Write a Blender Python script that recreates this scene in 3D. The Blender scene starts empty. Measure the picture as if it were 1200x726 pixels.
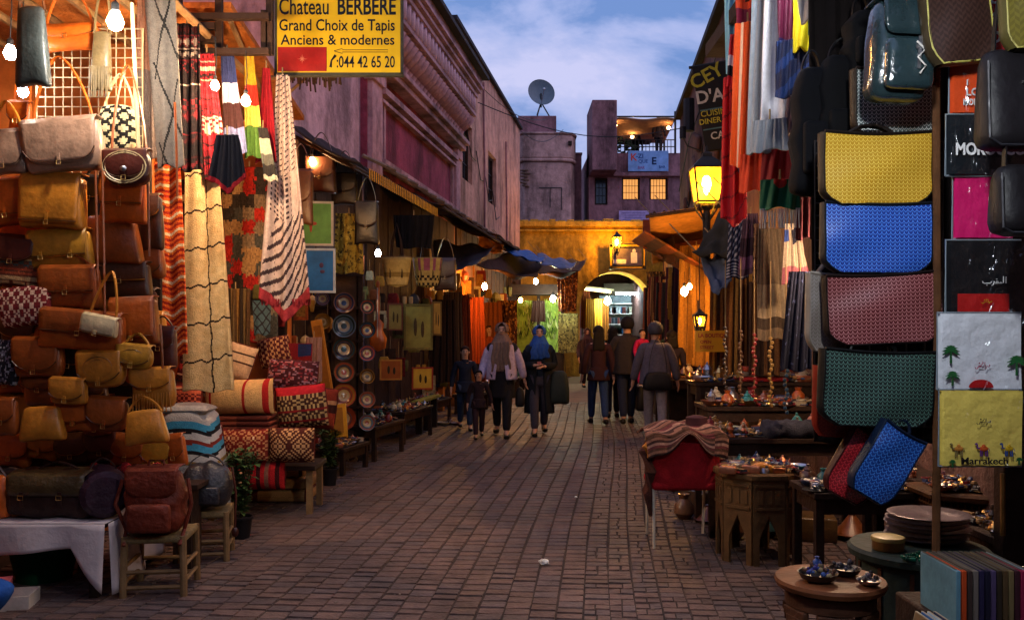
import bpy, math, random
from mathutils import Vector, Matrix, Euler, noise
R = random.Random(7)
PI = math.pi
sc = bpy.context.scene
COL = bpy.data.collections.new('souk'); sc.collection.children.link(COL)

# ---------------------------------------------------------------- camera, world, sun, exposure
F, CX, HY, EH = 1050.0, 600.0, 385.0, 1.6
cam_d = bpy.data.cameras.new('camera'); cam = bpy.data.objects.new('camera', cam_d); COL.objects.link(cam)
cam.location = (0, 0, EH); cam.rotation_euler = (PI/2, 0, 0)
cam_d.sensor_width = 36; cam_d.lens = 36*F/1200; cam_d.shift_y = 22/1200; cam_d.clip_end = 3000
sc.camera = cam
sc.view_settings.view_transform = 'Standard'; sc.view_settings.look = 'None'
sc.view_settings.exposure = 0.0; sc.view_settings.gamma = 1
sc.cycles.use_denoising = True; sc.cycles.use_light_tree = True
sc.cycles.max_bounces = 6; sc.cycles.diffuse_bounces = 3; sc.cycles.glossy_bounces = 3
sc.cycles.transparent_max_bounces = 6; sc.cycles.sample_clamp_indirect = 4; sc.cycles.caustics_reflective = False

W = bpy.data.worlds.new('World'); sc.world = W; W.use_nodes = True
nt = W.node_tree; nt.nodes.clear()
def wn(t, **k):
    n = nt.nodes.new(t)
    for a, b in k.items(): setattr(n, a, b)
    return n
SUN_EL, SUN_AZ = math.radians(40), math.radians(108)     # afterglow over the right hand roofs
sky = wn('ShaderNodeTexSky', sky_type='NISHITA', sun_disc=False)
sky.sun_elevation = math.radians(3); sky.sun_rotation = SUN_AZ; sky.altitude = 400; sky.air_density = 1.6; sky.ozone_density = 4
tc = wn('ShaderNodeTexCoord'); mp = wn('ShaderNodeMapping'); mp.inputs['Scale'].default_value = (1.3, 1.0, 3.2); mp.inputs['Location'].default_value = (1.3, 0.4, 0.35)
mp.inputs['Rotation'].default_value = (0, math.radians(10), 0)
nz = wn('ShaderNodeTexNoise'); nz.inputs['Scale'].default_value = 3.2; nz.inputs['Detail'].default_value = 8; nz.inputs['Roughness'].default_value = .58
nz.inputs['Distortion'].default_value = .3
rp = wn('ShaderNodeValToRGB'); e = rp.color_ramp.elements
e[0].position = .40; e[0].color = (.12, .20, .44, 1); e[1].position = .64; e[1].color = (.43, .43, .64, 1)
m1 = rp.color_ramp.elements.new(.5); m1.color = (.27, .32, .56, 1)
bgA = wn('ShaderNodeBackground'); bgA.inputs[1].default_value = .06
bgB = wn('ShaderNodeBackground'); bgB.inputs[1].default_value = 1.38
ad = wn('ShaderNodeAddShader'); wo = wn('ShaderNodeOutputWorld')
L = nt.links.new
L(tc.outputs['Generated'], mp.inputs[0]); L(mp.outputs[0], nz.inputs[0]); L(nz.outputs[0], rp.inputs[0])
L(sky.outputs[0], bgA.inputs[0]); L(rp.outputs[0], bgB.inputs[0]); L(bgA.outputs[0], ad.inputs[0]); L(bgB.outputs[0], ad.inputs[1]); L(ad.outputs[0], wo.inputs[0])

sd = bpy.data.lights.new('sun', 'SUN'); sun = bpy.data.objects.new('sun', sd); COL.objects.link(sun)
sd.energy = .7; sd.angle = math.radians(45); sd.color = (1.0, .72, .82)
sv = Vector((math.sin(SUN_AZ)*math.cos(SUN_EL), math.cos(SUN_AZ)*math.cos(SUN_EL), math.sin(SUN_EL)))
sun.rotation_euler = sv.to_track_quat('Z', 'Y').to_euler()

# ---------------------------------------------------------------- places in the world
def at(px, py, d): return Vector(((px-CX)/F*d, d, EH-(py-HY)/F*d))
def S(n, d): return n*d/F
def onground(px, py):
    d = EH*F/(py-HY); return Vector(((px-CX)/F*d, d, 0))

# ---------------------------------------------------------------- colour and materials
def hx(h):
    h = h.lstrip('#'); o = []
    for i in (0, 2, 4):
        c = int(h[i:i+2], 16)/255; o.append(c/12.92 if c <= .04045 else ((c+.055)/1.055)**2.4)
    return tuple(o)
MATS = {}
def mat(name, col=None, rough=.7, var=.25, scale=9, bump=.15, metal=0, emit=0, kind='noise', trans=0, coat=0, bs=None):
    if name in MATS: return MATS[name]
    m = bpy.data.materials.new(name); m.use_nodes = True; MATS[name] = m
    t = m.node_tree; n = t.nodes; b = n['Principled BSDF']; l = t.links.new
    if isinstance(col, str): col = hx(col)
    b.inputs['Roughness'].default_value = rough; b.inputs['Metallic'].default_value = metal
    if not metal: b.inputs['Specular IOR Level'].default_value = .5 if rough < .45 else .2
    if trans: b.inputs['Transmission Weight'].default_value = trans
    if coat: b.inputs['Coat Weight'].default_value = coat; b.inputs['Coat Roughness'].default_value = .07
    co = n.new('ShaderNodeTexCoord'); nz = n.new('ShaderNodeTexNoise'); nz.inputs['Scale'].default_value = scale
    nz.inputs['Detail'].default_value = 6; nz.inputs['Roughness'].default_value = .65
    l(co.outputs['Object'], nz.inputs['Vector'])
    src = None
    if kind == 'vc':
        a = n.new('ShaderNodeVertexColor'); a.layer_name = 'Col'; src = a.outputs[0]
    elif kind in ('chev', 'check'):
        sx = n.new('ShaderNodeSeparateXYZ'); l(co.outputs['Object'], sx.inputs[0])
        def mth(op, a, bb=None):
            q = n.new('ShaderNodeMath'); q.operation = op
            for i, x in enumerate((a, bb)):
                if x is None: continue
                if isinstance(x, (int, float)): q.inputs[i].default_value = x
                else: l(x, q.inputs[i])
            return q.outputs[0]
        k = 56 if kind == 'chev' else 34
        fx = mth('FRACT', mth('MULTIPLY', mth('ADD', sx.outputs[0], 20), k))
        tri = mth('MULTIPLY', mth('ABSOLUTE', mth('SUBTRACT', fx, .5)), 1.0)
        fz = mth('FRACT', mth('ADD', mth('MULTIPLY', mth('ADD', sx.outputs[2], 20), k*1.15), tri))
        if kind == 'chev': fac = mth('MAXIMUM', mth('LESS_THAN', fz, .22), mth('MULTIPLY', mth('LESS_THAN', mth('ABSOLUTE', mth('SUBTRACT', fx, .5)), .10), mth('LESS_THAN', fz, .62)))
        else:
            fac = mth('LESS_THAN', mth('MULTIPLY', mth('SUBTRACT', fx, .5), mth('SUBTRACT', fz, .5)), 0)
        mx = n.new('ShaderNodeMix'); mx.data_type = 'RGBA'; mx.inputs['A'].default_value = (*col, 1)
        mx.inputs['B'].default_value = (*bs, 1); l(fac, mx.inputs['Factor']); src = mx.outputs['Result']
    elif kind == 'plaster':
        n2 = n.new('ShaderNodeTexNoise'); n2.inputs['Scale'].default_value = 1.1; n2.inputs['Detail'].default_value = 8; n2.inputs['Roughness'].default_value = .7
        mp = n.new('ShaderNodeMapping'); mp.inputs['Scale'].default_value = (1, 1, .35); l(co.outputs['Object'], mp.inputs[0]); l(mp.outputs[0], n2.inputs[0])
        cr = n.new('ShaderNodeValToRGB'); q = cr.color_ramp.elements
        q[0].position = .38; q[0].color = (*[c*.40 for c in col], 1); q[1].position = .53; q[1].color = (*col, 1)
        w2 = cr.color_ramp.elements.new(.74); w2.color = (*[min(1, c*1.32) for c in col], 1)
        l(n2.outputs[0], cr.inputs[0]); src = cr.outputs[0]
    if kind == 'ground':
        ge = n.new('ShaderNodeNewGeometry'); l(ge.outputs['Position'], nz.inputs['Vector'])
        n4 = n.new('ShaderNodeTexNoise'); n4.inputs['Scale'].default_value = .55; n4.inputs['Detail'].default_value = 7; n4.inputs['Roughness'].default_value = .7; l(ge.outputs['Position'], n4.inputs['Vector'])
        c4 = n.new('ShaderNodeValToRGB'); q4 = c4.color_ramp.elements; q4[0].position = .35; q4[0].color = (*[c*.50 for c in (col[0], col[1]*1.05, col[2]*1.15)], 1); q4[1].position = .62; q4[1].color = (*[c*1.25 for c in col], 1); l(n4.outputs[0], c4.inputs[0]); src = c4.outputs[0]
    mr = n.new('ShaderNodeMapRange'); mr.inputs['From Min'].default_value = .3; mr.inputs['From Max'].default_value = .7
    mr.inputs['To Min'].default_value = 1-var; mr.inputs['To Max'].default_value = 1+var
    l(nz.outputs[0], mr.inputs[0])
    oi = n.new('ShaderNodeObjectInfo'); m2 = n.new('ShaderNodeMath'); m2.operation = 'MULTIPLY_ADD'
    l(oi.outputs['Random'], m2.inputs[0]); m2.inputs[1].default_value = .22 if kind != 'ground' else .34; m2.inputs[2].default_value = .89 if kind != 'ground' else .83
    m3 = n.new('ShaderNodeMath'); m3.operation = 'MULTIPLY'; l(mr.outputs[0], m3.inputs[0]); l(m2.outputs[0], m3.inputs[1])
    vm = n.new('ShaderNodeVectorMath'); vm.operation = 'SCALE'; l(m3.outputs[0], vm.inputs['Scale'])
    if src is None: vm.inputs[0].default_value = col
    else: l(src, vm.inputs[0])
    l(vm.outputs[0], b.inputs['Base Color'])
    if emit:
        if src is None: b.inputs['Emission Color'].default_value = (*col, 1)
        else: l(src, b.inputs['Emission Color'])
        b.inputs['Emission Strength'].default_value = emit
    if bump and kind == 'vc' and scale < 5: bumpd = .035
    else: bumpd = .02
    if bump:
        bp = n.new('ShaderNodeBump'); bp.inputs['Strength'].default_value = bump; bp.inputs['Distance'].default_value = bumpd
        if kind == 'plaster': bp.inputs['Distance'].default_value = .04
        n3 = n.new('ShaderNodeTexNoise'); n3.inputs['Scale'].default_value = scale*4; n3.inputs['Detail'].default_value = 4; l((ge.outputs['Position'] if kind == 'ground' else co.outputs['Object']), n3.inputs[0])
        l(n3.outputs[0], bp.inputs['Height']); l(bp.outputs[0], b.inputs['Normal'])
    return m
CM = {}
def cm(h, rough=.75, **k):           # material by colour
    key = 'paint_%s_%d_%s' % (h, rough*100, ''.join(str(v) for v in k.values()))
    return mat(key, h, rough, **k)
CLOTH = mat('woven_cloth', (1, 1, 1), .92, .18, 30, .5, kind='vc')
FLAT = mat('printed_surface', (1, 1, 1), .55, .06, 20, .05, kind='vc')
LEATHERVC = mat('tooled_leather', (1, 1, 1), .45, .2, 14, .3, kind='vc')
PLAST = mat('plastic_wrapped_print', (1, 1, 1), .55, .06, 4.2, .35, kind='vc', coat=.22)
WOOD = mat('old_wood', '#5a3a22', .75, .4, 7, .4)
DWOOD = mat('dark_wood', '#2e1d14', .7, .4, 7, .4)
LWOOD = mat('pale_wood', '#806240', .7, .3, 9, .3)
BRASS = mat('brass', (.62, .40, .14), .35, .25, 14, .1, metal=1)
SILVER = mat('tarnished_silver', (.42, .42, .46), .32, .3, 16, .1, metal=1)
COPPER = mat('copper', (.55, .22, .12), .38, .3, 14, .1, metal=1)
BLACKM = mat('black_iron', (.02, .02, .022), .5, .2, 9, .1)
STEEL = mat('steel', (.5, .5, .52), .35, .15, 9, .05, metal=1)
SKIN = mat('skin', (.42, .23, .16), .55, .1, 10, .05)
WIRE = mat('pale_wire', '#cbb48a', .5, .1, 9, 0)
ROPE = mat('rope', '#8a7350', .9, .2, 30, .2)

# ---------------------------------------------------------------- mesh builder
class MB:
    def __init__(s): s.v = []; s.f = []; s.mi = []; s.fc = []; s.M = Matrix(); s.cur = 0; s.c = None
    def add(s, vs, fs, cols=None):
        o = len(s.v); M = s.M
        s.v += [tuple(M @ Vector(v)) for v in vs]; s.f += [tuple(i+o for i in f) for f in fs]
        s.mi += [s.cur]*len(fs); s.fc += cols if cols else [s.c]*len(fs); return s
    def box(s, c, d, rz=0, taper=1, rx=0, ry=0):
        x, y, z = d[0]/2, d[1]/2, d[2]/2; m = Euler((rx, ry, rz)).to_matrix(); c = Vector(c)
        vs = []
        for k, t in ((-1, 1), (1, taper)):
            for a, b in ((-1, -1), (1, -1), (1, 1), (-1, 1)): vs.append(c + m @ Vector((a*x*t, b*y*t, k*z)))
        return s.add(vs, [(3, 2, 1, 0), (4, 5, 6, 7), (0, 1, 5, 4), (1, 2, 6, 5), (2, 3, 7, 6), (3, 0, 4, 7)])
    def tube(s, pts, r, n=6, cap=True):
        pts = [Vector(p) for p in pts]; rr = r if isinstance(r, (list, tuple)) else [r]*len(pts)
        vs = []; ref = None
        for i, p in enumerate(pts):
            t = (pts[min(i+1, len(pts)-1)]-pts[max(i-1, 0)]).normalized()
            if ref is None: ref = Vector((0, 0, 1)) if abs(t.z) < .9 else Vector((1, 0, 0))
            a = t.cross(ref)
            if a.length < 1e-4: a = t.cross(Vector((0, 1, 0)))
            a.normalize(); b = t.cross(a); ref = b.cross(t)*1 if False else ref
            for k in range(n):
                q = 2*PI*k/n; vs.append(p+(a*math.cos(q)+b*math.sin(q))*rr[i])
        fs = [(i*n+k, i*n+(k+1) % n, (i+1)*n+(k+1) % n, (i+1)*n+k) for i in range(len(pts)-1) for k in range(n)]
        if cap: fs += [tuple(range(n))[::-1], tuple((len(pts)-1)*n+k for k in range(n))]
        return s.add(vs, fs)
    def lathe(s, prof, c=(0, 0, 0), n=16, wob=0, sx=1, sy=1, cols=None):
        vs = []
        for r, z in prof:
            for k in range(n):
                q = 2*PI*k/n; w = 1+(wob*math.cos(4*q) if wob else 0)
                vs.append((c[0]+r*w*math.cos(q)*sx, c[1]+r*w*math.sin(q)*sy, c[2]+z))
        m = len(prof); fs = []; cc = []
        for i in range(m-1):
            for k in range(n):
                fs.append((i*n+k, i*n+(k+1) % n, (i+1)*n+(k+1) % n, (i+1)*n+k)); cc.append(cols[i] if cols else s.c)
        if prof[0][0] > 1e-4: fs.append(tuple(range(n))[::-1]); cc.append(cc[0])
        if prof[-1][0] > 1e-4: fs.append(tuple((m-1)*n+k for k in range(n))); cc.append(cc[-2] if cols else s.c)
        return s.add(vs, fs, cc)
    def ball(s, c, r, n=10, m=7):
        r = r if isinstance(r, (tuple, list)) else (r, r, r)
        vs = []; fs = []
        for i in range(m+1):
            t = PI*i/m
            for k in range(n):
                q = 2*PI*k/n; vs.append((c[0]+r[0]*math.sin(t)*math.cos(q), c[1]+r[1]*math.sin(t)*math.sin(q), c[2]-r[2]*math.cos(t)))
        for i in range(m):
            for k in range(n): fs.append((i*n+k, i*n+(k+1) % n, (i+1)*n+(k+1) % n, (i+1)*n+k))
        return s.add(vs, fs)
    def grid(s, fn, nu, nv, col=None, closed=False):
        vs = [fn(i/nu, j/nv) for j in range(nv+1) for i in range(nu+1)]
        fs = []; cc = []
        for j in range(nv):
            for i in range(nu):
                a = j*(nu+1)+i; fs.append((a, a+nu+1, a+nu+2, a+1)); cc.append(col((i+.5)/nu, (j+.5)/nv) if col else s.c)
        return s.add(vs, fs, cc)
    def prism(s, poly, y0, y1):       # polygon in x,z extruded along y
        n = len(poly); vs = [(x, y0, z) for x, z in poly]+[(x, y1, z) for x, z in poly]
        fs = [tuple(range(n)), tuple(range(2*n-1, n-1, -1))]+[(i, n+i, n+(i+1) % n, (i+1) % n) for i in range(n)]
        return s.add(vs, fs)
    def hprism(s, poly, z0, z1):      # polygon in x,y extruded along z
        n = len(poly); vs = [(x, y, z0) for x, y in poly]+[(x, y, z1) for x, y in poly]
        fs = [tuple(range(n))[::-1], tuple(range(n, 2*n))]+[(i, (i+1) % n, n+(i+1) % n, n+i) for i in range(n)]
        return s.add(vs, fs)
    def rbox(s, c, d, r=.03, fn=None, k=2, col=None):
        # rounded box, optionally deformed by fn(x,y,z) in -1..1 units
        h = [q/2 for q in d]; c = Vector(c); r = min([r]+[q*.98 for q in h]); idx = {}; vs = []; fs = []; cols = []
        lv = []
        for a in range(3):
            e = h[a]; g = [-e, -e+r*.3, -e+r]+[(-e+r)+(2*(e-r))*i/k for i in range(1, k)]+[e-r, e-r*.3, e]; lv.append(g)
        def V(p):
            key = tuple(round(x, 5) for x in p)
            if key in idx: return idx[key]
            q = Vector([max(-(h[a]-r), min(h[a]-r, p[a])) for a in range(3)]); n = Vector(p)-q
            if n.length > 1e-6: n = n.normalized()*r
            o = q+n
            if fn: o = Vector(fn(o.x/h[0], o.y/h[1], o.z/h[2], o))
            idx[key] = len(vs); vs.append(c+o); return idx[key]
        for a in range(3):
            u, w = (a+1) % 3, (a+2) % 3
            for sg in (-1, 1):
                for i in range(len(lv[u])-1):
                    for j in range(len(lv[w])-1):
                        q = []
                        for ii, jj in ((i, j), (i+1, j), (i+1, j+1), (i, j+1)):
                            p = [0, 0, 0]; p[a] = sg*h[a]; p[u] = lv[u][ii]; p[w] = lv[w][jj]; q.append(V(p))
                        if sg < 0: q.reverse()
                        if len(set(q)) > 2:
                            fs.append(tuple(dict.fromkeys(q)))
                            if col:
                                p = [0, 0, 0]; p[a] = sg; p[u] = (lv[u][i]+lv[u][i+1])/2/h[u]; p[w] = (lv[w][j]+lv[w][j+1])/2/h[w]; cols.append(col(*p))
        return s.add(vs, fs, cols if col else None)
    def mesh(s, name, mats, smooth=True):
        me = bpy.data.meshes.new(name); me.from_pydata(s.v, [], s.f)
        for m in (mats if isinstance(mats, (list, tuple)) else [mats]): me.materials.append(m)
        me.polygons.foreach_set('material_index', s.mi)
        if smooth: me.polygons.foreach_set('use_smooth', [True]*len(s.f))
        if any(c is not None for c in s.fc):
            at_ = me.color_attributes.new('Col', 'FLOAT_COLOR', 'CORNER'); buf = []
            for f, c in zip(s.f, s.fc):
                c = c or (.5, .5, .5)
                for _ in f: buf += [c[0], c[1], c[2], 1]
            at_.data.foreach_set('color', buf)
        me.update(); return me
    def build(s, name, mats, parent=None, smooth=None, angle=40, loc=None, rz=0, solid=0, bevel=0, sub=0):
        me = s.mesh(name, mats, smooth is not False)
        if smooth is None:
            try: me.set_sharp_from_angle(angle=math.radians(angle))
            except Exception: pass
        o = bpy.data.objects.new(name, me); COL.objects.link(o)
        if parent: o.parent = parent
        if loc is not None: o.location = loc
        if rz: o.rotation_euler.z = rz
        if bevel: q = o.modifiers.new('bevel', 'BEVEL'); q.width = bevel; q.segments = 2; q.limit_method = 'ANGLE'
        if sub: q = o.modifiers.new('sub', 'SUBSURF'); q.levels = q.render_levels = sub
        if solid: q = o.modifiers.new('solid', 'SOLIDIFY'); q.thickness = solid; q.offset = 0
        return o
LAB = {}
def tag(o, label=None, cat=None, group=None, kind=None):
    if label:
        o['label'] = label
        if o.parent is None:
            if label in LAB and not group: print('DUPLABEL', label)
            LAB[label] = 1
            n = len(label.split())
            if n < 4 or n > 16: print('LABLEN', n, label)
    if cat: o['category'] = cat
    if group: o['group'] = group
    if kind: o['kind'] = kind
    return o
def thing(name, label, cat, loc=(0, 0, 0), rz=0, group=None, rx=0, ry=0, sc_=1):
    o = bpy.data.objects.new(name, None); COL.objects.link(o); o.location = loc; o.rotation_euler = (rx, ry, rz)
    o.empty_display_size = .1; o.scale = (sc_,)*3
    return tag(o, label, cat, group)
def struct(name, mb, m, parent=None, **k):
    o = mb.build(name, m, parent, **k)
    if parent is None: o['kind'] = 'structure'
    return o
def dup(root, loc=None, rz=None, label=None, group=None):
    r = root.copy(); COL.objects.link(r)
    if loc is not None: r.location = loc
    if rz is not None: r.rotation_euler.z = rz
    if label: r['label'] = label; LAB[label] = 1
    if group: r['group'] = group
    for ch in list(root.children):
        c = ch.copy(); COL.objects.link(c); c.parent = r
        for g in ch.children: d = g.copy(); COL.objects.link(d); d.parent = c
    return r
def text_mesh(txt, size, bold=0.0, xs=1.0, ext=.001, align='CENTER', shear=0, space=1.0, name='lettering'):
    cu = bpy.data.curves.new('t', 'FONT'); cu.body = txt; cu.size = size; cu.extrude = ext; cu.offset = bold*size; cu.align_x = align; cu.shear = shear
    cu.space_character = space; cu.resolution_u = 3
    o = bpy.data.objects.new('t', cu); COL.objects.link(o)
    bpy.context.view_layer.update()
    me = bpy.data.meshes.new_from_object(o.evaluated_get(bpy.context.evaluated_depsgraph_get()))
    bpy.data.objects.remove(o); bpy.data.curves.remove(cu)
    me.name = name; me.transform(Matrix.Rotation(PI/2, 4, 'X') @ Matrix.Diagonal((xs, 1, 1, 1)))
    me.materials.clear(); return me
def text(parent, txt, size, loc, material, bold=0, xs=1, align='CENTER', rz=0, ry=0, fit=None, shear=0, name='lettering'):
    me = text_mesh(txt, size, bold, xs, align=align, shear=shear, name=name); me.materials.append(material)
    if fit and me.vertices:
        w = max(v.co.x for v in me.vertices)-min(v.co.x for v in me.vertices); k = fit/max(w, 1e-4); me.transform(Matrix.Diagonal((k, 1, 1, 1)))
    o = bpy.data.objects.new(name, me); COL.objects.link(o); o.parent = parent; o.location = loc; o.rotation_euler = (0, ry, rz); return o
def ramp(*hs): return [hx(h) for h in hs]
# ================================================================ THE SETTING
PAVER = mat('terracotta_paver', (.118, .072, .060), .6, .38, 9, .5, kind='ground')
PAVER2 = mat('grey_paver', (.098, .068, .064), .6, .38, 9, .5, kind='ground')
JOINT = mat('joint_dirt', (.052, .036, .031), .95, .4, 12, .3)
FARPAVE = mat('far_paving', (.12, .068, .055), .8, .4, 3, .5)
g = MB(); g.box((0, 220, -.06), (900, 900, .04)); struct('terrain', g, JOINT)
g = MB(); g.hprism([(-6, -1), (7, -1), (8, 29.9), (-1.5, 29.9)], -.03, -.003); street = struct('street_bed', g, JOINT)
g = MB(); g.hprism([(-9, 19.5), (9, 19.5), (9, 46), (-9, 46)], -.03, .004); struct('far_street_paving', g, FARPAVE)
# pavers, laid in lanes that run with the street; every lane starts its own stagger
rp_ = random.Random(3)
pave = []
def lane_x(i):        # lanes run towards the arch
    return -4.3+i*.152
for i in range(68):
    x0 = lane_x(i); y = 4.3+rp_.random()*.12; right = x0 > .35
    dl = .104 if right else .115
    while y < 19.5:
        l = dl*(.86+.28*rp_.random()); yc = y+l/2
        xc = x0+.1+.105*(yc-5)+.05*math.sin(yc*.5+i*.05)+.003*math.sin(yc*2.3+i*1.7)
        wl, wr = -4.0+.143*yc-.3, 2.2+.095*yc+.3
        ratio = xc/yc
        if wl < xc < wr and abs(ratio) < .64:
            w = .152
            if right and rp_.random() < .5:
                cut = (.4+.2*rp_.random())*w; pave.append((yc, xc-w/2+cut/2, cut, l)); pave.append((yc, xc+cut/2, w-cut, l))
            else: pave.append((yc, xc, w, l))
        y += l
pave.sort()
pm = []
for k in range(5):
    b = MB(); r2 = random.Random(k)
    t = .018; j = .009
    b.box((0, 0, t/2), (1, 1, t), taper=1)
    m = MB(); zt = [.008*r2.random() for _ in range(4)]
    x, y, e = .5, .5, .03
    vs = [(-x, -y, -.012), (x, -y, -.012), (x, y, -.012), (-x, y, -.012), (-x+e, -y+e*1.4, zt[0]), (x-e, -y+e*1.4, zt[1]), (x-e, y-e*1.4, zt[2]), (-x+e, y-e*1.4, zt[3])]
    m.add([(a, b_, c-.0005) for a, b_, c in vs], [(4, 5, 6, 7), (0, 1, 5, 4), (1, 2, 6, 5), (2, 3, 7, 6), (3, 0, 4, 7)])
    pm.append(m)
def in_view(q): return abs(q[1]/q[0]) < .6 and q[0] > 4.9 and (-2.1 < q[1] < 1.9)
front = [q for q in pave if in_view(q)][:300]; fs_ = set(front)
meshes = {}
for q in front:
    k = rp_.randrange(5); mt = PAVER if rp_.random() < .7 else PAVER2
    key = (k, mt.name)
    if key not in meshes:
        b = MB(); b.v = pm[k].v; b.f = pm[k].f; b.mi = pm[k].mi; b.fc = pm[k].fc; meshes[key] = b.mesh('paver', mt, False)
    o = bpy.data.objects.new('paver', meshes[key]); COL.objects.link(o); o.parent = street
    o.location = (q[1], q[0], 0); o.scale = (q[2]-.006, q[3]-.009, 1); o.rotation_euler.z = -.103+rp_.uniform(-.012, .012)
b = MB()
for q in pave:
    if q in fs_: continue
    b.cur = 0 if rp_.random() < .7 else 1
    sk = .103; w, l = (q[2]-.006)/2, (q[3]-.009)/2; z = rp_.random()*.007; e = .007
    def P(sx, sy, zz, ee=0): return (q[1]+sx*(w-ee)+sk*sy*l, q[0]+sy*(l-ee)-sk*sx*w*.3, zz)
    vs = [P(-1, -1, -.012), P(1, -1, -.012), P(1, 1, -.012), P(-1, 1, -.012), P(-1, -1, z, e), P(1, -1, z+.001, e), P(1, 1, z, e), P(-1, 1, z+.0015, e)]
    b.add(vs, [(4, 5, 6, 7), (0, 1, 5, 4), (1, 2, 6, 5), (2, 3, 7, 6), (3, 0, 4, 7)])
o = b.build('paving_beyond', [PAVER, PAVER2], street, smooth=False); o['kind'] = 'stuff'

# ---------------------------------------------------------------- plasters
LAV = mat('lavender_plaster', hx('#bc9caa'), .9, .30, 5, .5, kind='plaster')
MAG = mat('raspberry_plaster', hx('#8a3c52'), .85, .30, 5, .35, kind='plaster')
MAG2 = mat('mauve_plaster', hx('#a8848e'), .85, .30, 6, .3, kind='plaster')
PEACH = mat('peach_plaster', hx('#bd8f80'), .9, .30, 4, .6, kind='plaster')
OCHRE = mat('ochre_plaster', hx('#c89636'), .9, .40, 5, .6, kind='plaster')
DUSK = mat('dusty_pink_plaster', hx('#b28d86'), .9, .30, 4, .5, kind='plaster')
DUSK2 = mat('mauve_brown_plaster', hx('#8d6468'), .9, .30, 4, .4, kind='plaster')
BROWNP = mat('brown_plaster', hx('#6d5048'), .9, .15, 4, .6, kind='plaster')
GLASSD = mat('dark_glass', (.02, .025, .035), .12, .1, 9, 0)
DARKI = mat('dark_interior', (.03, .02, .016), .9, .3, 6, .3)
TAR = mat('dark_roof_edge', (.03, .026, .03), .8, .3, 8, .4)
TIN = mat('rusty_sheet', hx('#5c4638'), .75, .35, 5, .4)
LITWIN = mat('lit_window', (1.0, .42, .10), .5, .4, 3, 0, emit=.9)

# left facades: local x runs along the street, -y faces it
aL = math.atan2(.99, .1416)
def xl(d): return d/.99
def facade(name, label, cat='building'):
    return thing(name, label, cat, (-4.0, 0, 0), aL)
def win(parent, x, z, w, h, bars=3, pane=GLASSD, frame=DWOOD, wall_y=0.0):
    f = MB(); t = .06
    for c, d in (((x, wall_y-.01, z-h/2-t/2), (w+2*t, .14, t)), ((x, wall_y-.01, z+h/2+t/2), (w+2*t, .10, t)), ((x-w/2-t/2, wall_y-.01, z), (t, .10, h)), ((x+w/2+t/2, wall_y-.01, z), (t, .10, h))): f.box(c, d)
    o = f.build('window', frame, parent)
    q = MB(); q.box((x, wall_y+.012, z), (w, .02, h)); q.build('pane', pane, o)
    if bars:
        q = MB()
        for i in range(1, bars+1): q.box((x-w/2+w*i/(bars+1), wall_y-.028, z), (.018, .018, h))
        for i in range(1, 3): q.box((x, wall_y-.028, z-h/2+h*i/3), (w, .016, .018))
        q.build('grille', BLACKM, o)
    return o
def wall_holes(x0, x1, z0, z1, holes, dep, y0=0.0):
    # a wall slab with rectangular openings (x0,x1,z0,z1)
    m = MB(); xs = sorted({x0, x1, *[h[0] for h in holes], *[h[1] for h in holes]}); zs = sorted({z0, z1, *[h[2] for h in holes], *[h[3] for h in holes]})
    def solid(cx, cz): return x0 < cx < x1 and z0 < cz < z1 and not any(h[0] < cx < h[1] and h[2] < cz < h[3] for h in holes)
    S_ = [[solid((xs[i]+xs[i+1])/2, (zs[j]+zs[j+1])/2) for j in range(len(zs)-1)] for i in range(len(xs)-1)]
    nx, nz_ = len(xs)-1, len(zs)-1
    for i in range(nx):
        for j in range(nz_):
            if not S_[i][j]: continue
            a, b_, c, d = xs[i], xs[i+1], zs[j], zs[j+1]
            m.add([(a, y0, c), (b_, y0, c), (b_, y0, d), (a, y0, d)], [(0, 1, 2, 3)])
            m.add([(a, y0+dep, c), (b_, y0+dep, c), (b_, y0+dep, d), (a, y0+dep, d)], [(3, 2, 1, 0)])
            for di, dj, q in ((-1, 0, [(a, y0, c), (a, y0+dep, c), (a, y0+dep, d), (a, y0, d)][::-1]), (1, 0, [(b_, y0, c), (b_, y0+dep, c), (b_, y0+dep, d), (b_, y0, d)]), (0, -1, [(a, y0, c), (b_, y0, c), (b_, y0+dep, c), (a, y0+dep, c)][::-1]), (0, 1, [(a, y0, d), (b_, y0, d), (b_, y0+dep, d), (a, y0+dep, d)])):
                ii, jj = i+di, j+dj
                if 0 <= ii < nx and 0 <= jj < nz_ and S_[ii][jj]: continue
                m.add(q, [(0, 1, 2, 3)])
    return m
# lavender house (nearest)
t = facade('lavender_house', 'pale lavender plaster house front behind the yellow carpet sign, above the near awning')
m = wall_holes(xl(9.65), xl(12.75), 0, 6.9, [(xl(10.2), xl(11.0), 0, 2.9), (xl(11.6), xl(12.4), 0, 2.9)], 2.5); m.build('wall', LAV, t)
for a, b_ in ((10.2, 11.0), (11.6, 12.4)):
    m = MB(); m.box((xl((a+b_)/2), .6, 1.45), (xl(b_-a)+.04, .06, 2.9)); m.build('door', DWOOD, t)
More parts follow.
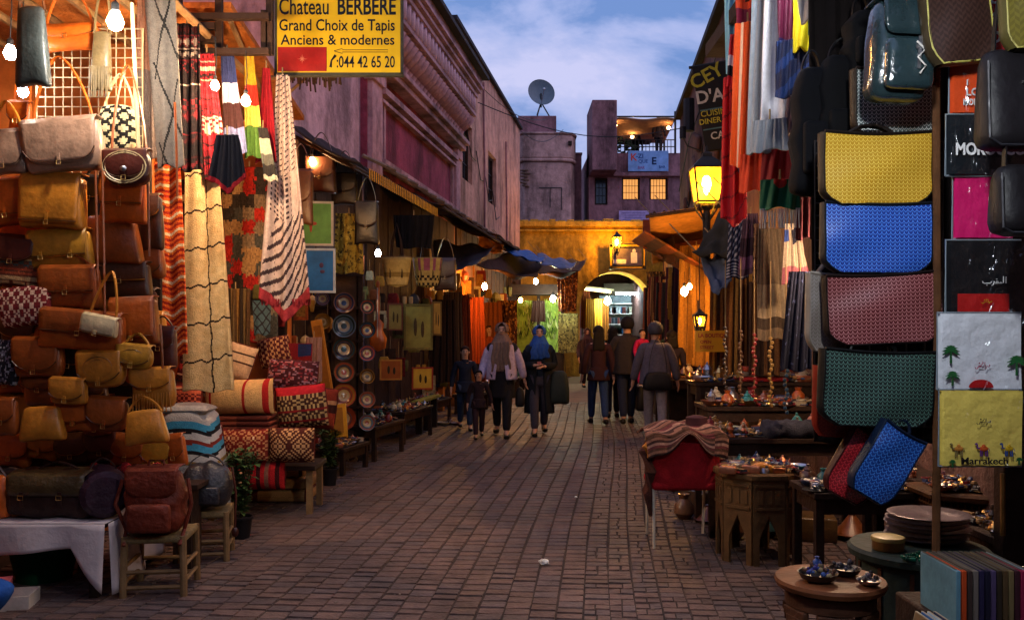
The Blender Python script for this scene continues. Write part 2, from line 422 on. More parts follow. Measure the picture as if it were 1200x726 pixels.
# raspberry house with the corbelled cornice
t = facade('raspberry_house', 'raspberry pink house with a framed panel and a deep corbelled cornice')
x0, x1 = xl(12.8), xl(19.1)
m = wall_holes(x0, x1, 0, 8.25, [(xl(14), xl(15.3), 0, 2.9), (xl(16.5), xl(17.8), 0, 2.9)], 3, y0=0.0)
m.build('wall', LAV, t)
for a, b_ in ((14, 15.3), (16.5, 17.8)):
    m = MB(); m.box((xl((a+b_)/2), .5, 1.45), (xl(b_-a)+.04, .06, 2.9)); m.build('door', DWOOD, t)
m = MB(); m.box(((x0+x1)/2, -.05, 4.6), (x1-x0-.002, .10, 1.6)); m.build('panel_field', MAG, t)
for xx, w in ((x0+.28, .5), (x1-.22, .4)):
    m = MB(); m.box((xx, -.12, 4.6), (w, .12, 1.58)); m.box((xx, -.14, 5.25), (w+.12, .16, .18)); m.build('pilaster', MAG2, t, bevel=.01)
for (z, h, pr) in ((5.12, .09, .16), (4.98, .05, .12), (4.06, .10, .15)):
    m = MB(); m.box(((x0+x1)/2, -.10-pr/2+.02, z), (x1-x0-1.0, pr, h)); m.build('moulding', MAG2, t)
for xx in (x0+.75, x1-.65):
    m = MB(); m.box((xx, -.125, 4.53), (.08, .05, .86)); m.build('moulding', MAG2, t)
# ledge above the panel
m = MB(); m.box(((x0+x1)/2, -.15, 5.42), (x1-x0, .30, .10)); m.box(((x0+x1)/2, -.19, 5.52), (x1-x0, .38, .08)); m.build('ledge', MAG2, t, bevel=.012)
# scalloped corbels: a curved bracket each, sharing one mesh
m = MB(); w = .11; prof = []
for i in range(9):
    q = i/8; prof.append((-.05-.42*q**1.6-.05*math.sin(q*PI*2), .52*q))
poly = [(0, 0)]+prof+[(0, .52)]
n = len(poly); vs = [(-w/2, y, z) for y, z in poly]+[(w/2, y, z) for y, z in poly]
m.add(vs, [tuple(range(n)), tuple(range(2*n-1, n-1, -1))]+[(i, n+i, n+(i+1) % n, (i+1) % n) for i in range(n)])
m.tube([(0, -.10, .06), (0, -.17, .16), (0, -.26, .26)], [.075, .085, .06], 8)
m.tube([(0, -.24, .24), (0, -.36, .36), (0, -.46, .47)], [.075, .085, .06], 8)
cm_ = m.mesh('corbel', MAG2); 
N = 25; 
for i in range(N):
    o = bpy.data.objects.new('corbel', cm_); COL.objects.link(o); o.parent = t; o.location = (x0+.14+(x1-x0-.28)*i/(N-1), 0, 5.57)
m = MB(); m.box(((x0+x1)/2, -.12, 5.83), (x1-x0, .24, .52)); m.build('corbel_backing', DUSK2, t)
m = MB(); m.box(((x0+x1)/2, -.26, 6.12), (x1-x0, .52, .06)); m.build('ledge', MAG2, t)
m = MB(); m.box(((x0+x1)/2, -.20, 6.32), (x1-x0, .40, .34)); m.build('corbel_backing', LAV, t)
m = MB(); m.box((0, -.45, .0), (.10, .12, .30)); m.box((0, -.44, -.17), (.06, .10, .08)); m.box((0, -.42, .0), (.14, .03, .34)); tm = m.mesh('tooth', LAV)
N = 25
for i in range(N):
    o = bpy.data.objects.new('tooth', tm); COL.objects.link(o); o.parent = t; o.location = (x0+.12+(x1-x0-.24)*i/(N-1), 0, 6.36)
m = MB()
for z, p, h in ((6.54, .54, .07), (6.63, .60, .06), (6.71, .66, .05), (6.83, .62, .15)): m.box(((x0+x1)/2+.02, -p/2, z), (x1-x0+.08+p*.1, p, h))
m.build('cornice', MAG2, t)
m = MB(); m.box(((x0+x1)/2+.02, -.38, 6.95), (x1-x0+.3, .78, .07), rx=.05); m.build('cornice_capping', TAR, t)
# peach house
t = facade('peach_house', 'weathered peach plaster house with two barred windows beyond the pink cornice')
x0, x1 = xl(19.12), xl(29.8)
hs = [(xl(20.15), xl(21.35), 5.0, 6.35), (xl(23.6), xl(24.9), 4.95, 6.3), (xl(20.5), xl(22.2), 0, 2.9), (xl(24), xl(25.6), 0, 2.9)]
m = wall_holes(x0, x1, 0, 8.2, hs, 3); m.build('wall', PEACH, t)
for a, b_, c, d in hs[:2]: win(t, (a+b_)/2, (c+d)/2, b_-a-.14, d-c-.14, 3, wall_y=.16)
for a, b_, c, d in hs[2:]:
    m = MB(); m.box(((a+b_)/2, .5, 1.45), (b_-a+.04, .06, 2.9)); m.build('door', DWOOD, t)
m = MB(); m.box(((x0+x1)/2, .1, 8.245), (x1-x0, .4, .09)); m.build('roof_edge', TAR, t)
m = MB()
for xx, zz in ((19.35, 6.8), (22.6, 6.9), (26.4, 6.2)): m.tube([(xl(xx), -.05, zz+.9), (xl(xx)+.02, -.05, zz), (xl(xx)+.15, -.05, zz-1.2), (xl(xx)+.16, -.05, 3.9)], .028, 6)
m.build('drain_pipe', DUSK2, t)
m = MB()
for k in range(5):
    xx = xl(19.3+k*1.2); m.tube([(xx, -.03, 6.5-.3*k), (xx+.6, -.03, 6.0-.35*k), (xx+1.2, -.03, 5.95-.3*k)], .012, 4)
m.build('wall_cable', BLACKM, t)

# ---------------------------------------------------------------- arch wall
t = thing('arch_gate_wall', 'ochre wall with a tall arched gateway closing the street', 'gate', (0, 30, 0))
AX, AHW, ASP, ATOP = 3.49, 1.22, 2.25, 3.52
def archpoly(r=AHW, n=14): return [(AX+r*math.cos(PI*i/n), ASP+(ATOP-ASP)*(r/AHW)*math.sin(PI*i/n)**.9) for i in range(n+1)]
rc_ = random.Random(2)
for k in range(22):
    m = MB(); w_ = rc_.uniform(.2, .34); m.box((-.2+k*.31, rc_.uniform(.1, .5), 5.19+.0), (w_, .5, rc_.uniform(.05, .20)), rz=rc_.uniform(-.1, .1)); m.build('coping_stone', OCHRE, t, bevel=.015)
pts = archpoly(); m = MB(); X0, X1, ZT = -.4, 6.6, 5.0
ring = [(AX+AHW, 0)]+pts+[(AX-AHW, 0)]
outer = [(X1, 0)]
for x, z in pts:
    q = math.atan2(z-ASP+.001, x-AX); 
    if q < math.atan2(ZT-ASP, X1-AX): outer.append((X1, ASP+(X1-AX)*math.tan(q)))
    elif q < math.atan2(ZT-ASP, X0-AX): outer.append((AX+(ZT-ASP)/math.tan(q) if abs(math.tan(q)) > 1e-6 else AX, ZT))
    else: outer.append((X0, ASP+(X0-AX)*math.tan(q)))
outer.append((X0, 0))
for i in range(len(ring)-1):
    a, b_, c, d = ring[i], ring[i+1], outer[i+1], outer[i]
    m.add([(a[0], 0, a[1]), (b_[0], 0, b_[1]), (c[0], 0, c[1]), (d[0], 0, d[1])], [(0, 1, 2, 3)])
    m.add([(a[0], 1.2, a[1]), (b_[0], 1.2, b_[1]), (c[0], 1.2, c[1]), (d[0], 1.2, d[1])], [(3, 2, 1, 0)])
    m.add([(a[0], 0, a[1]), (b_[0], 0, b_[1]), (b_[0], 1.2, b_[1]), (a[0], 1.2, a[1])], [(3, 2, 1, 0)])
# fill the corner triangles left between the rays and the wall's corners
def corner(side):
    if side > 0:
        i = max(k for k in range(len(outer)) if abs(outer[k][0]-X1) < 1e-6 and k < len(outer)-1); a, b_ = outer[i], outer[i+1]
        return [a, (X1, ZT), b_]
    i = min(k for k in range(1, len(outer)) if abs(outer[k][0]-X0) < 1e-6); a, b_ = outer[i-1], outer[i]
    return [a, (X0, ZT), b_]
for s_ in (1, -1):
    a, b_, c = corner(s_); m.add([(p[0], y, p[1]) for y in (0, 1.2) for p in (a, b_, c)], [(0, 1, 2), (5, 4, 3)])
m.add([(X0, 0, ZT), (X1, 0, ZT), (X1, 1.2, ZT), (X0, 1.2, ZT)], [(0, 1, 2, 3)])
m.build('wall', OCHRE, t, smooth=False)
m = MB(); m.box(((X0+X1)/2, .5, ZT+.09), (X1-X0, 1.4, .18)); m.box(((X0+X1)/2, -.08, ZT-.12), (X1-X0, .12, .08)); m.build('coping', OCHRE, t, bevel=.02)
for i in range(len(pts)-1):
    a, b_ = pts[i], pts[i+1]; k = 1.13
    A2 = (AX+(a[0]-AX)*k, ASP+(a[1]-ASP)*k); B2 = (AX+(b_[0]-AX)*k, ASP+(b_[1]-ASP)*k)
    m = MB(); g_ = .04
    def lp(p, q, u): return (p[0]+(q[0]-p[0])*u, p[1]+(q[1]-p[1])*u)
    m.prism([lp(a, b_, g_), lp(a, b_, 1-g_), lp(A2, B2, 1-g_), lp(A2, B2, g_)], -.05, -.001); m.build('voussoir', OCHRE, t)
# passage behind the arch and the lit stall at its end
t = thing('covered_passage', 'covered passage with mauve plaster walls behind the archway', 'passage', (0, 31.2, 0))
for x in (1.7, 5.4):
    m = MB(); m.box((x, 4.6, 2.1), (.3, 8.8, 4.2)); m.build('wall', BROWNP, t)
m = MB(); m.box((3.55, 4.6, 4.3), (4.2, 8.8, .2)); m.build('roof', BROWNP, t)
m = MB(); m.box((3.55, 9.05, 2.1), (4.0, .1, 4.2)); m.build('wall', BROWNP, t)

# ---------------------------------------------------------------- houses above the arch
t = thing('round_tower_house', 'low round-cornered tower house with the satellite dish on its roof', 'building', (1.35, 37.5, 0))
def octo(r, ch, cx=0, cy=0): return [(cx-r, cy+r), (cx-r, cy-r+ch*1.2), (cx-r+ch*.7, cy-r), (cx+r-ch*1.2, cy-r), (cx+r-ch*.35, cy-r+ch*.3), (cx+r, cy-r+ch*1.3), (cx+r, cy+r)]
m = MB(); m.hprism(octo(1.22, .5), 0, 8.35); m.build('wall', DUSK, t, bevel=.05)
m = MB(); m.hprism(octo(1.30, .5), 8.36, 8.50); m.hprism(octo(1.27, .5), 8.5, 9.45); m.hprism(octo(1.32, .5), 9.451, 9.55); m.build('parapet', DUSK, t, bevel=.05)
m = MB(); m.box((-.30, .5, 10.0), (1.6, 1.3, .95)); m.build('roof_room', DUSK2, t, bevel=.03)
m = MB(); m.box((.2, -1.235, 7.3), (.9, .02, .03)); m.box((.2, -1.235, 6.9), (.02, .02, .8)); m.box((.66, -1.235, 6.85), (.03, .02, .9)); m.build('wall_cable', BLACKM, t)
m = MB(); m.box((1.0, -1.0, 9.1), (.14, .6, .16)); m.build('vent_hole', DARKI, t)
m = MB()
for k in range(6): m.box((-.9+.1*(k % 2), -1.25-.05*(k % 3), 8.0-.13*k), (.4, .12, .04), rz=.2*k)
m.build('rusty_bracket', TIN, t)
for nm, X, Y, w, dd, h, lab, M_ in (('back_house', 2.55, 39.6, .9, 2, 9.1, 'narrow mauve house wedged between the dish tower and the terrace bar', DUSK2), ('back_house', -.6, 38.5, 1.6, 3, 8.9, 'shadowed low house at the left behind the arch wall', DUSK)):
    t = thing(nm, lab, 'building', (X, Y, 0)); m = MB(); m.box((0, 0, h/2), (w, dd, h)); m.build('wall', M_, t, bevel=.03)
    m = MB(); m.box((0, 0, h+.04), (w+.06, dd+.06, .08)); m.build('roof_edge', M_, t)
# satellite dish
t = thing('satellite_dish', 'big grey satellite dish standing on the tower roof', 'satellite dish', (1.22, 37.6, 10.475))
m = MB(); m.M = Matrix.Translation((0, 0, 1.02)) @ Euler((PI/2-.22, 0, .25)).to_matrix().to_4x4()
m.lathe([(0.0, -.10), (.25, -.08), (.45, -.02), (.56, .05), (.58, .06), (.55, .045), (.25, -.10), (0, -.125)], n=28); m.build('reflector', mat('dish_grey', hx('#5f6f7a'), .5, .1, 8, .05), t)
m = MB()
for a in (0, 2.1, 4.2): m.tube([(0, 0, .62), (.36*math.cos(a), .36*math.sin(a), .01)], .03, 6)
m.tube([(0, 0, .4), (0, .05, 1.0)], .035, 8); m.build('tripod', BLACKM, t)
m = MB(); m.tube([(0, -.1, .5), (.1, -.75, .95)], .015, 5); m.ball((.1, -.75, .98), .05); m.build('receiver_arm', STEEL, t)

# terrace bar building
t = thing('terrace_building', 'mauve-brown building with a rooftop terrace bar above the arch', 'building', (0, 38, 0))
def zz(py, d=38): return EH-(py-HY)/F*d
def xx_(px, d=38): return (px-CX)/F*d
m = wall_holes(xx_(690), xx_(840), 0, zz(180), [(xx_(729), xx_(750), zz(234), zz(208)), (xx_(761), xx_(783), zz(234), zz(208)), (xx_(697), xx_(712), zz(240), zz(208)), (1.5, 5.6, 0, 4.45)], 4.0)
m.build('wall', DUSK2, t)
m = MB(); m.box((xx_(704), -.28, (zz(128)+zz(207))/2), (xx_(718)-xx_(690), 2.6, zz(128)-zz(207))); m.build('stair_tower', DUSK2, t, bevel=.03)
m = MB(); m.box(((xx_(718)+xx_(840))/2, -.1, zz(205)), (xx_(840)-xx_(719), .22, .14)); m.build('ledge', DUSK2, t)
for px in (739.5, 772): win(t, xx_(px), zz(221), .62, .84, 4, pane=LITWIN, wall_y=.2)
win(t, xx_(704.5), zz(224), .42, 1.0, 2, wall_y=.2)
m = MB(); m.box((xx_(757), 2, zz(180)+.02), (4.5, 3.9, .03)); m.build('terrace_floor', DUSK2, t)
PERG = mat('pergola_canopy', hx('#c0926a'), .9, .2, 5, .3)
m = MB(); m.grid(lambda u, v: (xx_(717)+(xx_(791)-xx_(717))*u, -.1+2.9*v, zz(143)+.12*math.sin(u*PI*3)*.3+.12-.45*v), 16, 6); m.build('pergola_canopy', PERG, t, solid=.04)
for x in (719, 791):
    for y in (-.05, 2.7): m = MB(); m.tube([(xx_(x), y, zz(180)), (xx_(x), y, zz(131) if (x > 750) else zz(142))], .05, 6); m.build('pergola_post', BLACKM, t)
m = MB(); m.tube([(xx_(718), -.05, zz(137)), (xx_(792), -.05, zz(137))], .035, 6); m.build('pergola_beam', BLACKM, t)
m = MB()
for k in range(18): m.tube([(xx_(719+k*4.2), -.02, zz(180)), (xx_(719+k*4.2), -.02, zz(164))], .015, 4)
for z in (164, 172): m.tube([(xx_(718), -.02, zz(z)), (xx_(791), -.02, zz(z))], .022, 4)
m.build('railing', BLACKM, t)
BUL = mat('warm_bulb_small', (1.0, .55, .22), .5, 0, 9, 0, emit=60)
for px, py, y in ((722, 146, .2), (746, 141, .6), (746, 152, 1.4), (785, 148, .3)): m = MB(); m.ball((xx_(px), y, zz(py)), .07, 8, 6); m.build('light_bulb', BUL, t)
m = MB()
for k in range(60):
    a = R.random(); m.ball((xx_(720)+a*1.0, .35+R.random()*.4, zz(178)+R.random()*.9*(1-a*.5)), (.09, .07, .05), 5, 4)
o = m.build('potted_greenery', mat('leaf_dark', (.02, .045, .02), .7, .4, 20, .2), t)
for k, px in enumerate((736, 748, 757)):
    m = MB(); m.box((xx_(px), 1.1, zz(180)+.7), (.75, .7, .05)); m.tube([(xx_(px), 1.1, zz(180)), (xx_(px), 1.1, zz(180)+.7)], .04, 6); m.build('terrace_table', DWOOD, t)
m = MB(); m.box((0, 0, 0), (1.7, .03, .86)); t2 = m.build('terrace_banner', mat('banner_blue', hx('#7fa6d8'), .6, .25, 3, .05), None, loc=(xx_(759), 37.84, zz(189.5)))
tag(t2, 'pale blue cafe banner hanging under the terrace railing', 'banner')
RED = cm('#a02c28'); INK = cm('#15130f', .6); WHITEP = cm('#e8e4dc', .6)
text(t2, 'K', .42, (-.62, -.018, .02), cm('#d04a3c'), bold=.02); text(t2, '-ZI', .26, (-.36, -.018, .12), cm('#2b4b86'), bold=.02)
text(t2, 'QUE', .20, (-.22, -.018, -.08), cm('#33518f'), bold=.02); text(t2, 'E', .42, (.24, -.018, -.14), cm('#1d2c50'), bold=.03)
text(t2, 'BAR', .16, (-.3, -.018, -.33), cm('#8c5a8a'), bold=.02); text(t2, 'BAR', .15, (.58, -.018, -.30), cm('#2b4b86'), bold=.02)
m = MB(); m.box((0, 0, 0), (1.27, .04, .5)); t2 = m.build('wall_sign', cm('#b9a2cf'), None, loc=(xx_(742.5), 37.9, zz(254))); tag(t2, 'plain lilac rectangular signboard low on the terrace building', 'sign')
m = MB()
for k in range(4): m.box((-.02+.04*(k % 2), -.025, .15-.1*k), (1.0-.12*(k % 3), .006, .035))
m.build('faded_writing', cm('#8f7fae'), t2)

# ---------------------------------------------------------------- right side houses
aR = math.atan2(-.9955, -.0946)
t = thing('right_house', 'dark brown plaster house front rising behind the football shirts', 'building', (2.2, 0, 0), aR)
# local x = -(distance)/.9955
def xr(d): return -d/.9955
m = wall_holes(xr(23.8), xr(4.4), 0, 7.15, [(xr(19), xr(17.4), 0, 2.8), (xr(15.4), xr(13.8), 0, 2.8)], 3); m.build('wall', BROWNP, t)
for a, b_ in ((19, 17.4), (15.4, 13.8)):
    m = MB(); m.box((xr((a+b_)/2), .5, 1.4), (1.7, .06, 2.8)); m.build('door', DWOOD, t)
m = MB(); m.box(((xr(23.8)+xr(4.4))/2, .2, 7.2), (19.5, .7, .12)); m.build('roof_edge', TAR, t)
for k in range(9):
    m = MB(); d = 14.5+k*.95; m.box((xr(d), -.02-.02*(k % 3), 5.6-.33*(k % 5)), (.5+.2*(k % 3), .1, .35), ry=.3*(k % 4)); m.build('render_patch', BROWNP, t, bevel=.05)
m = MB()
for a, z in ((16, 5.2), (18, 5.0), (21, 4.8)):
    m.tube([(xr(a)+.3*math.cos(q*.7), -.06, z+.35*math.sin(q*.7)) for q in range(10)], .016, 5)
m.tube([(xr(14), -.05, 6.9), (xr(18), -.06, 6.2), (xr(21), -.05, 6.0), (xr(23.5), -.05, 5.2)], .014, 5); m.build('wall_cable', BLACKM, t)
m = MB(); m.tube([(xr(19.5), -.2, 5.9), (xr(19.5), -.2, 6.6)], .12, 8); m.tube([(xr(19.3), -.35, 5.7), (xr(19.3), -.35, 5.95)], .07, 8); m.build('wall_lamp_housing', BLACKM, t)
t = thing('low_annex', 'low brown annex wall between the tall right house and the arch', 'building', (2.2, 0, 0), aR)
m = MB(); m.box(((xr(23.85)+xr(29.98))/2, 1.5, 2.1), (xr(23.85)-xr(29.98), 3, 4.2)); m.build('wall', BROWNP, t); m = MB(); m.box(((xr(23.9)+xr(29.9))/2, 1.4, 4.25), (6.0, 3.1, .1)); m.build('roof_edge', TAR, t)
# right foreground shop: back wall, side post, roof slab
SHOPW = mat('shop_back_boards', hx('#4a3526'), .8, .35, 5, .4)
t = thing('right_shop', 'dark boarded shop front behind the tables of metalware', 'shop', (2.9, 0, 0))
for k in range(14):
    m = MB(); m.box((0, 2.2+k*.32, 1.75), (.05, .31, 3.5)); m.build('plank', SHOPW, t, bevel=.008)
m = MB(); m.box((-.25, 4.2, 3.75), (2.3, 5.5, .1)); m.build('roof', DARKI, t)
# left stalls' shell
t = thing('bag_stall', 'open-fronted leather bag stall with an orange lit interior', 'stall', (-3.2, 5.5, 0))
LITW = mat('orange_lime_wall', hx('#b9662c'), .9, .35, 3, .5)
m = MB(); m.box((-.98, 1.62, 1.9), (2.66, .06, 3.9)); m.build('back_wall', LITW, t)
m = MB(); m.box((-1.3, .1, 1.9), (.06, 3.0, 3.9)); m.build('side_wall', LITW, t)
RATT = mat('rush_matting', hx('#a4602a'), .9, .4, 12, .6)
m = MB(); m.box((-.45, -.7, 3.95), (2.5, 6.0, .05), rx=-.02); m.build('mat_roof', RATT, t)
for k in range(7):
    m = MB(); m.tube([(-1.1+k*.33, -3.2, 3.86), (-1.05+k*.33, 2.3, 3.78)], .03, 6); m.build('roof_pole', LWOOD, t)
for x, y in ((.62, .78), (-1.2, -.9)):
    m = MB(); m.tube([(x, y, 0), (x+.02, y, 1.9), (x, y, 3.8)], .045, 7); m.build('post', DWOOD, t)
# dark lattice beams seen against the lit roof
t = thing('rug_stall', 'open rug stall under a dark lattice of roof beams beside the bag stall', 'stall', (-3.0, 7.0, 0))
y = -.25
def Z7(py): return EH-(py-HY)/F*6.75
def X7(px): return (px-CX)/F*6.75+3.0
for z, x0_, x1_ in ((Z7(20), 205, 316), (Z7(31), 208, 252), (Z7(47), 215, 252), (Z7(61), 215, 316)):
    m = MB(); m.box(((X7(x0_)+X7(x1_))/2, y, z), (X7(x1_)-X7(x0_), .06, .045)); m.build('beam', DWOOD, t)
for px, a, b_ in ((254, -40, 62), (206, -40, 62), (232, 31, 62), (308, 10, 62), (314, -40, 62)):
    m = MB(); m.box((X7(px), y+.055, (Z7(a)+Z7(b_))/2), (.05, .05, Z7(a)-Z7(b_))); m.build('beam', DWOOD, t)
m = MB(); m.box((-.1, 1.25, 3.98), (1.8, 2.5, .05), rx=-.12); m.build('mat_roof', RATT, t)
for k in range(6):
    m = MB(); m.tube([(-.9+k*.28, 2.4, 3.78), (-.6+k*.28, .0, 4.0)], .022, 6); m.build('roof_pole', LWOOD, t)
m = MB(); m.box((-.39, 2.55, 1.9), (2.06, .08, 3.8)); m.build('back_wall', LITW, t)
m = MB(); m.box((-1.42, .8, 1.9), (.05, 3.4, 3.8)); m.build('side_wall', LITW, t)
m = MB(); m.box((.58, 2.4, 1.7), (.1, .1, 3.4)); m.build('post', DWOOD, t)

# dark boarded shop fronts along the foot of the left houses
SHF = mat('dark_brown_boards', hx('#3c2b24'), .85, .4, 4, .5)
for a, b_, lab in ((9.8, 12.7, 'dark brown board shopfront under the tasselled awning'), (12.95, 19.0, 'dark brown board shopfront under the patched awning'), (19.3, 29.6, 'dark brown board shopfront at the far end under the peach wall')):
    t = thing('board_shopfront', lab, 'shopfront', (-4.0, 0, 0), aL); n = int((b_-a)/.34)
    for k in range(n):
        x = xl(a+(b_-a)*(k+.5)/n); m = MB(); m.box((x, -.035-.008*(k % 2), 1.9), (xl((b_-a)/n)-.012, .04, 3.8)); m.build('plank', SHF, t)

# the street goes on behind the camera between tall houses
for nm, c, d, lab in (('near_right_house', (3.75, -2.0, 3.6), (1.1, 12.4, 7.2), 'tall dark house side right of and behind the viewpoint, shading the right shop'), ('near_left_house', (-5.4, .6, 3.5), (1.2, 17.6, 7.0), 'tall dark house side behind the left stalls'), ('rear_house', (-.6, -10.2, 3.5), (11, 2, 7.0), 'tall house closing the street behind the viewpoint')):
    t = thing(nm, lab, 'building', (c[0], c[1], 0)); m = MB(); m.box((0, 0, c[2]), d); m.build('wall', BROWNP, t); m = MB(); m.box((0, 0, c[2]*2+.06), (d[0]+.1, d[1]+.1, .1)); m.build('roof_edge', TAR, t)
# ================================================================ GOODS: builders
def mixc(a, b, k): return tuple(a[i]*(1-k)+b[i]*k for i in range(3))
def jit(c, r=.12):
    k = 1+R.uniform(-r, r); return tuple(min(1, x*k) for x in c)
def tri(x): return abs((x % 1)-.5)*2
# cloth patterns: f(u, v) with v running down
def p_plain(c, j=.06):
    c = hx(c); return lambda u, v: jit(c, j)
def p_stripes(spec, off=0):        # [(colour, share)] repeated down the cloth
    cs = [(hx(c), w) for c, w in spec]; tot = sum(w for _, w in cs)
    def f(u, v):
        q = ((v+off) % 1)*tot if tot > 1.0001 else ((v+off)/tot % 1)*tot
        for c, w in cs:
            if q < w: return jit(c, .08)
            q -= w
        return cs[-1][0]
    return f
def p_kilim(base, cols, n=9, m=6, seed=1):      # bands of zigzags, diamonds and plain stripes
    r = random.Random(seed); b = hx(base); cs = [hx(c) for c in cols]; bands = [(r.randrange(4), r.choice(cs), r.choice(cs)) for _ in range(n)]
    def f(u, v):
        q = v*n; i = min(n-1, int(q)); w = q-i; k, c1, c2 = bands[i]
        if w < .10: return jit(c2)
        if k == 0: return jit(c1 if abs(w-.5-.3*(tri(u*m)-.5)) < .16 else b)
        if k == 1: return jit(c1 if abs(w-.5)+.5*(tri(u*m)) < .42 else (c2 if abs(w-.5)+.5*tri(u*m) < .55 else b))
        if k == 2: return jit(c1 if w > .55 else b)
        return jit(c1 if (int(u*m*3)+int(w*3)) % 2 else b)
    return f
def p_lattice(base, line, nx=3, ny=8, t=.07, wav=.02, warp=0, c2=None):
    b, l = hx(base), hx(line); b2 = hx(c2) if c2 else b
    def f(u, v):
        uu = u+wav*math.sin(v*40)+warp*v; vv = v+wav*math.sin(u*30)
        if tri(uu*nx) > 1-t*nx*.35 or tri(vv*ny) > 1-t*ny*.12: return jit(l)
        return jit(mixc(b, b2, noise.noise(Vector((u*6, v*9, 0)))*.5+.5), .05)
    return f
def p_diamond(base, line, nx=6, ny=6, t=.22, dot=None):
    b, l = hx(base), hx(line); d = hx(dot) if dot else l
    def f(u, v):
        a, c = tri(u*nx), tri(v*ny)
        if abs(a-c) < t: return jit(l)
        if dot and a+c < .35: return jit(d)
        return jit(b)
    return f
def p_spots(base, cols, dens=.3, n=30, seed=2):
    b = hx(base); cs = [hx(c) for c in cols]
    def f(u, v):
        uu = u+.55/n*noise.noise(Vector((u*n*1.3, v*n*2, seed))); vv = v+.4/n*noise.noise(Vector((u*n*2, v*n*1.7, seed+9)))
        r = random.Random(int(uu*n*1.3+9)*977+int(vv*n*1.9+9)*131+seed)
        return jit(r.choice(cs)) if r.random() < dens else jit(b)
    return f
def p_patch(base, cols, nx=4, ny=8, seed=5, pad=.25):
    b = hx(base); cs = [hx(c) for c in cols]
    def f(u, v):
        r = random.Random(int(u*nx)*31+int(v*ny)*71+seed); fu, fv = (u*nx) % 1, (v*ny) % 1
        return jit(r.choice(cs)) if pad < fu < 1-pad and pad < fv < 1-pad and r.random() < .7 else jit(b, .3)
    return f
def p_berber(base, line):
    b, l = hx(base), hx(line)
    def f(u, v):
        if v < .42: return jit(l if tri((u+v*7)*6) > .74 and (u*9+v*3) % 1 > .25 else b, .05)
        if v < .60: return jit(l if (tri(u*10) > .55 and tri(v*44) > .5 and .1 < u < .7) else b, .05)
        if v > .95: return jit(hx('#9a3034'))
        return jit(l if tri(u*5+v*19) > .62 and (u*1.3+v) > .88 else (l if tri(u*12)+tri(v*40) > 1.75 else b), .05)
    return f
# hanging or lying cloth, local origin at the top centre, hanging to -h
def hang(mb, w0, w1, h, pat=None, folds=4, amp=.03, lean=0, gather=0, seed=0, nu=44, nv=90, notch=0, belly=0, sag=0):
    r = random.Random(seed); ph = r.random()*6; amp = min(amp, max(w0, w1)/max(1, folds)*.16)
    def fn(u, v):
        w = w0+(w1-w0)*v; x = (u-.5)*w+lean*v
        y = amp*(.35+.65*v if gather == 0 else 1)*math.sin(u*folds*2*PI+ph+v*1.2)+amp*.4*math.sin(u*folds*4.3*PI+ph*2+v*3)-belly*math.sin(PI*v)
        z = -h*v-(notch*(1-abs(u-.5)*2)*v if notch else 0)-.012*math.sin(u*9+ph)*v+(-sag*math.sin(PI*u)*(1-v))
        return (x, y, z)
    return mb.grid(fn, nu, nv, pat)
def cloth(name, label, cat, loc, w0, w1, h, pat, rz=0, group=None, solid=.012, m=None, tilt=0, fringe=None, **k):
    t = thing(name, label, cat, loc, rz, group, ry=tilt)
    mb = MB(); hang(mb, w0, w1, h, pat, **k); mb.build(k.get('part', 'cloth'), m or CLOTH, t, solid=solid)
    if fringe:
        fm = MB(); n = fringe[2]; L_ = k.get('lean', 0)
        for i in range(n):
            x = -w1/2+w1*(i+.5)/n+L_; fm.tube([(x, 0, -h), (x+R.uniform(-.01, .01), R.uniform(-.01, .01), -h-fringe[1])], w1/n*.34, 4)
        fm.build('fringe', cm(fringe[0], .95), t)
    hb = MB(); hb.tube([(0, 0, .0), (0, .0, .06)], .006, 5); hb.build('hanging_cord', ROPE, t)
    return t
def pillow(mb, w, h, d, pat, nu=26, nv=20, ex=2.6, sag=0):
    for s_ in (-1, 1):
        def fn(u, v):
            a, b_ = 2*u-1, 2*v-1; t = max(0, (1-abs(a)**ex)*(1-abs(b_)**ex))**.5
            pin = 1-.05*(abs(a*b_)); x = a*w/2*pin*(1-.05*(1-b_*b_)); z = -b_*h/2*pin*(1-.06*(1-a*a)) + (sag*abs(b_)*0)
            return (x, s_*d/2*t, z)
        mb.grid(fn, nu, nv, pat) if s_ < 0 else mb.grid(lambda u, v: fn(1-u, v), nu, nv, pat)
    return mb
def cushion(label, loc, w, h, d, pat, rz=0, rx=0, ry=0, group=None, cat='cushion', tassel=None):
    t = thing('cushion', label, cat, loc, rz, group, rx, ry)
    mb = MB(); pillow(mb, w, h, d, pat); mb.build('cover', CLOTH, t)
    p = MB(); pts = []
    for i in range(33):
        q = 2*PI*i/32; a, b_ = math.cos(q), math.sin(q); k = (abs(a)**6+abs(b_)**6)**(-1/6); a, b_ = a*k, b_*k
        pts.append((a*w/2*(1-.05*abs(a*b_))*(1-.05*(1-b_*b_)), 0, b_*h/2*(1-.05*abs(a*b_))*(1-.06*(1-a*a))))
    p.tube(pts, .007, 5, cap=False); p.build('piping', cm(tassel or '#5a2018'), t)
    return t
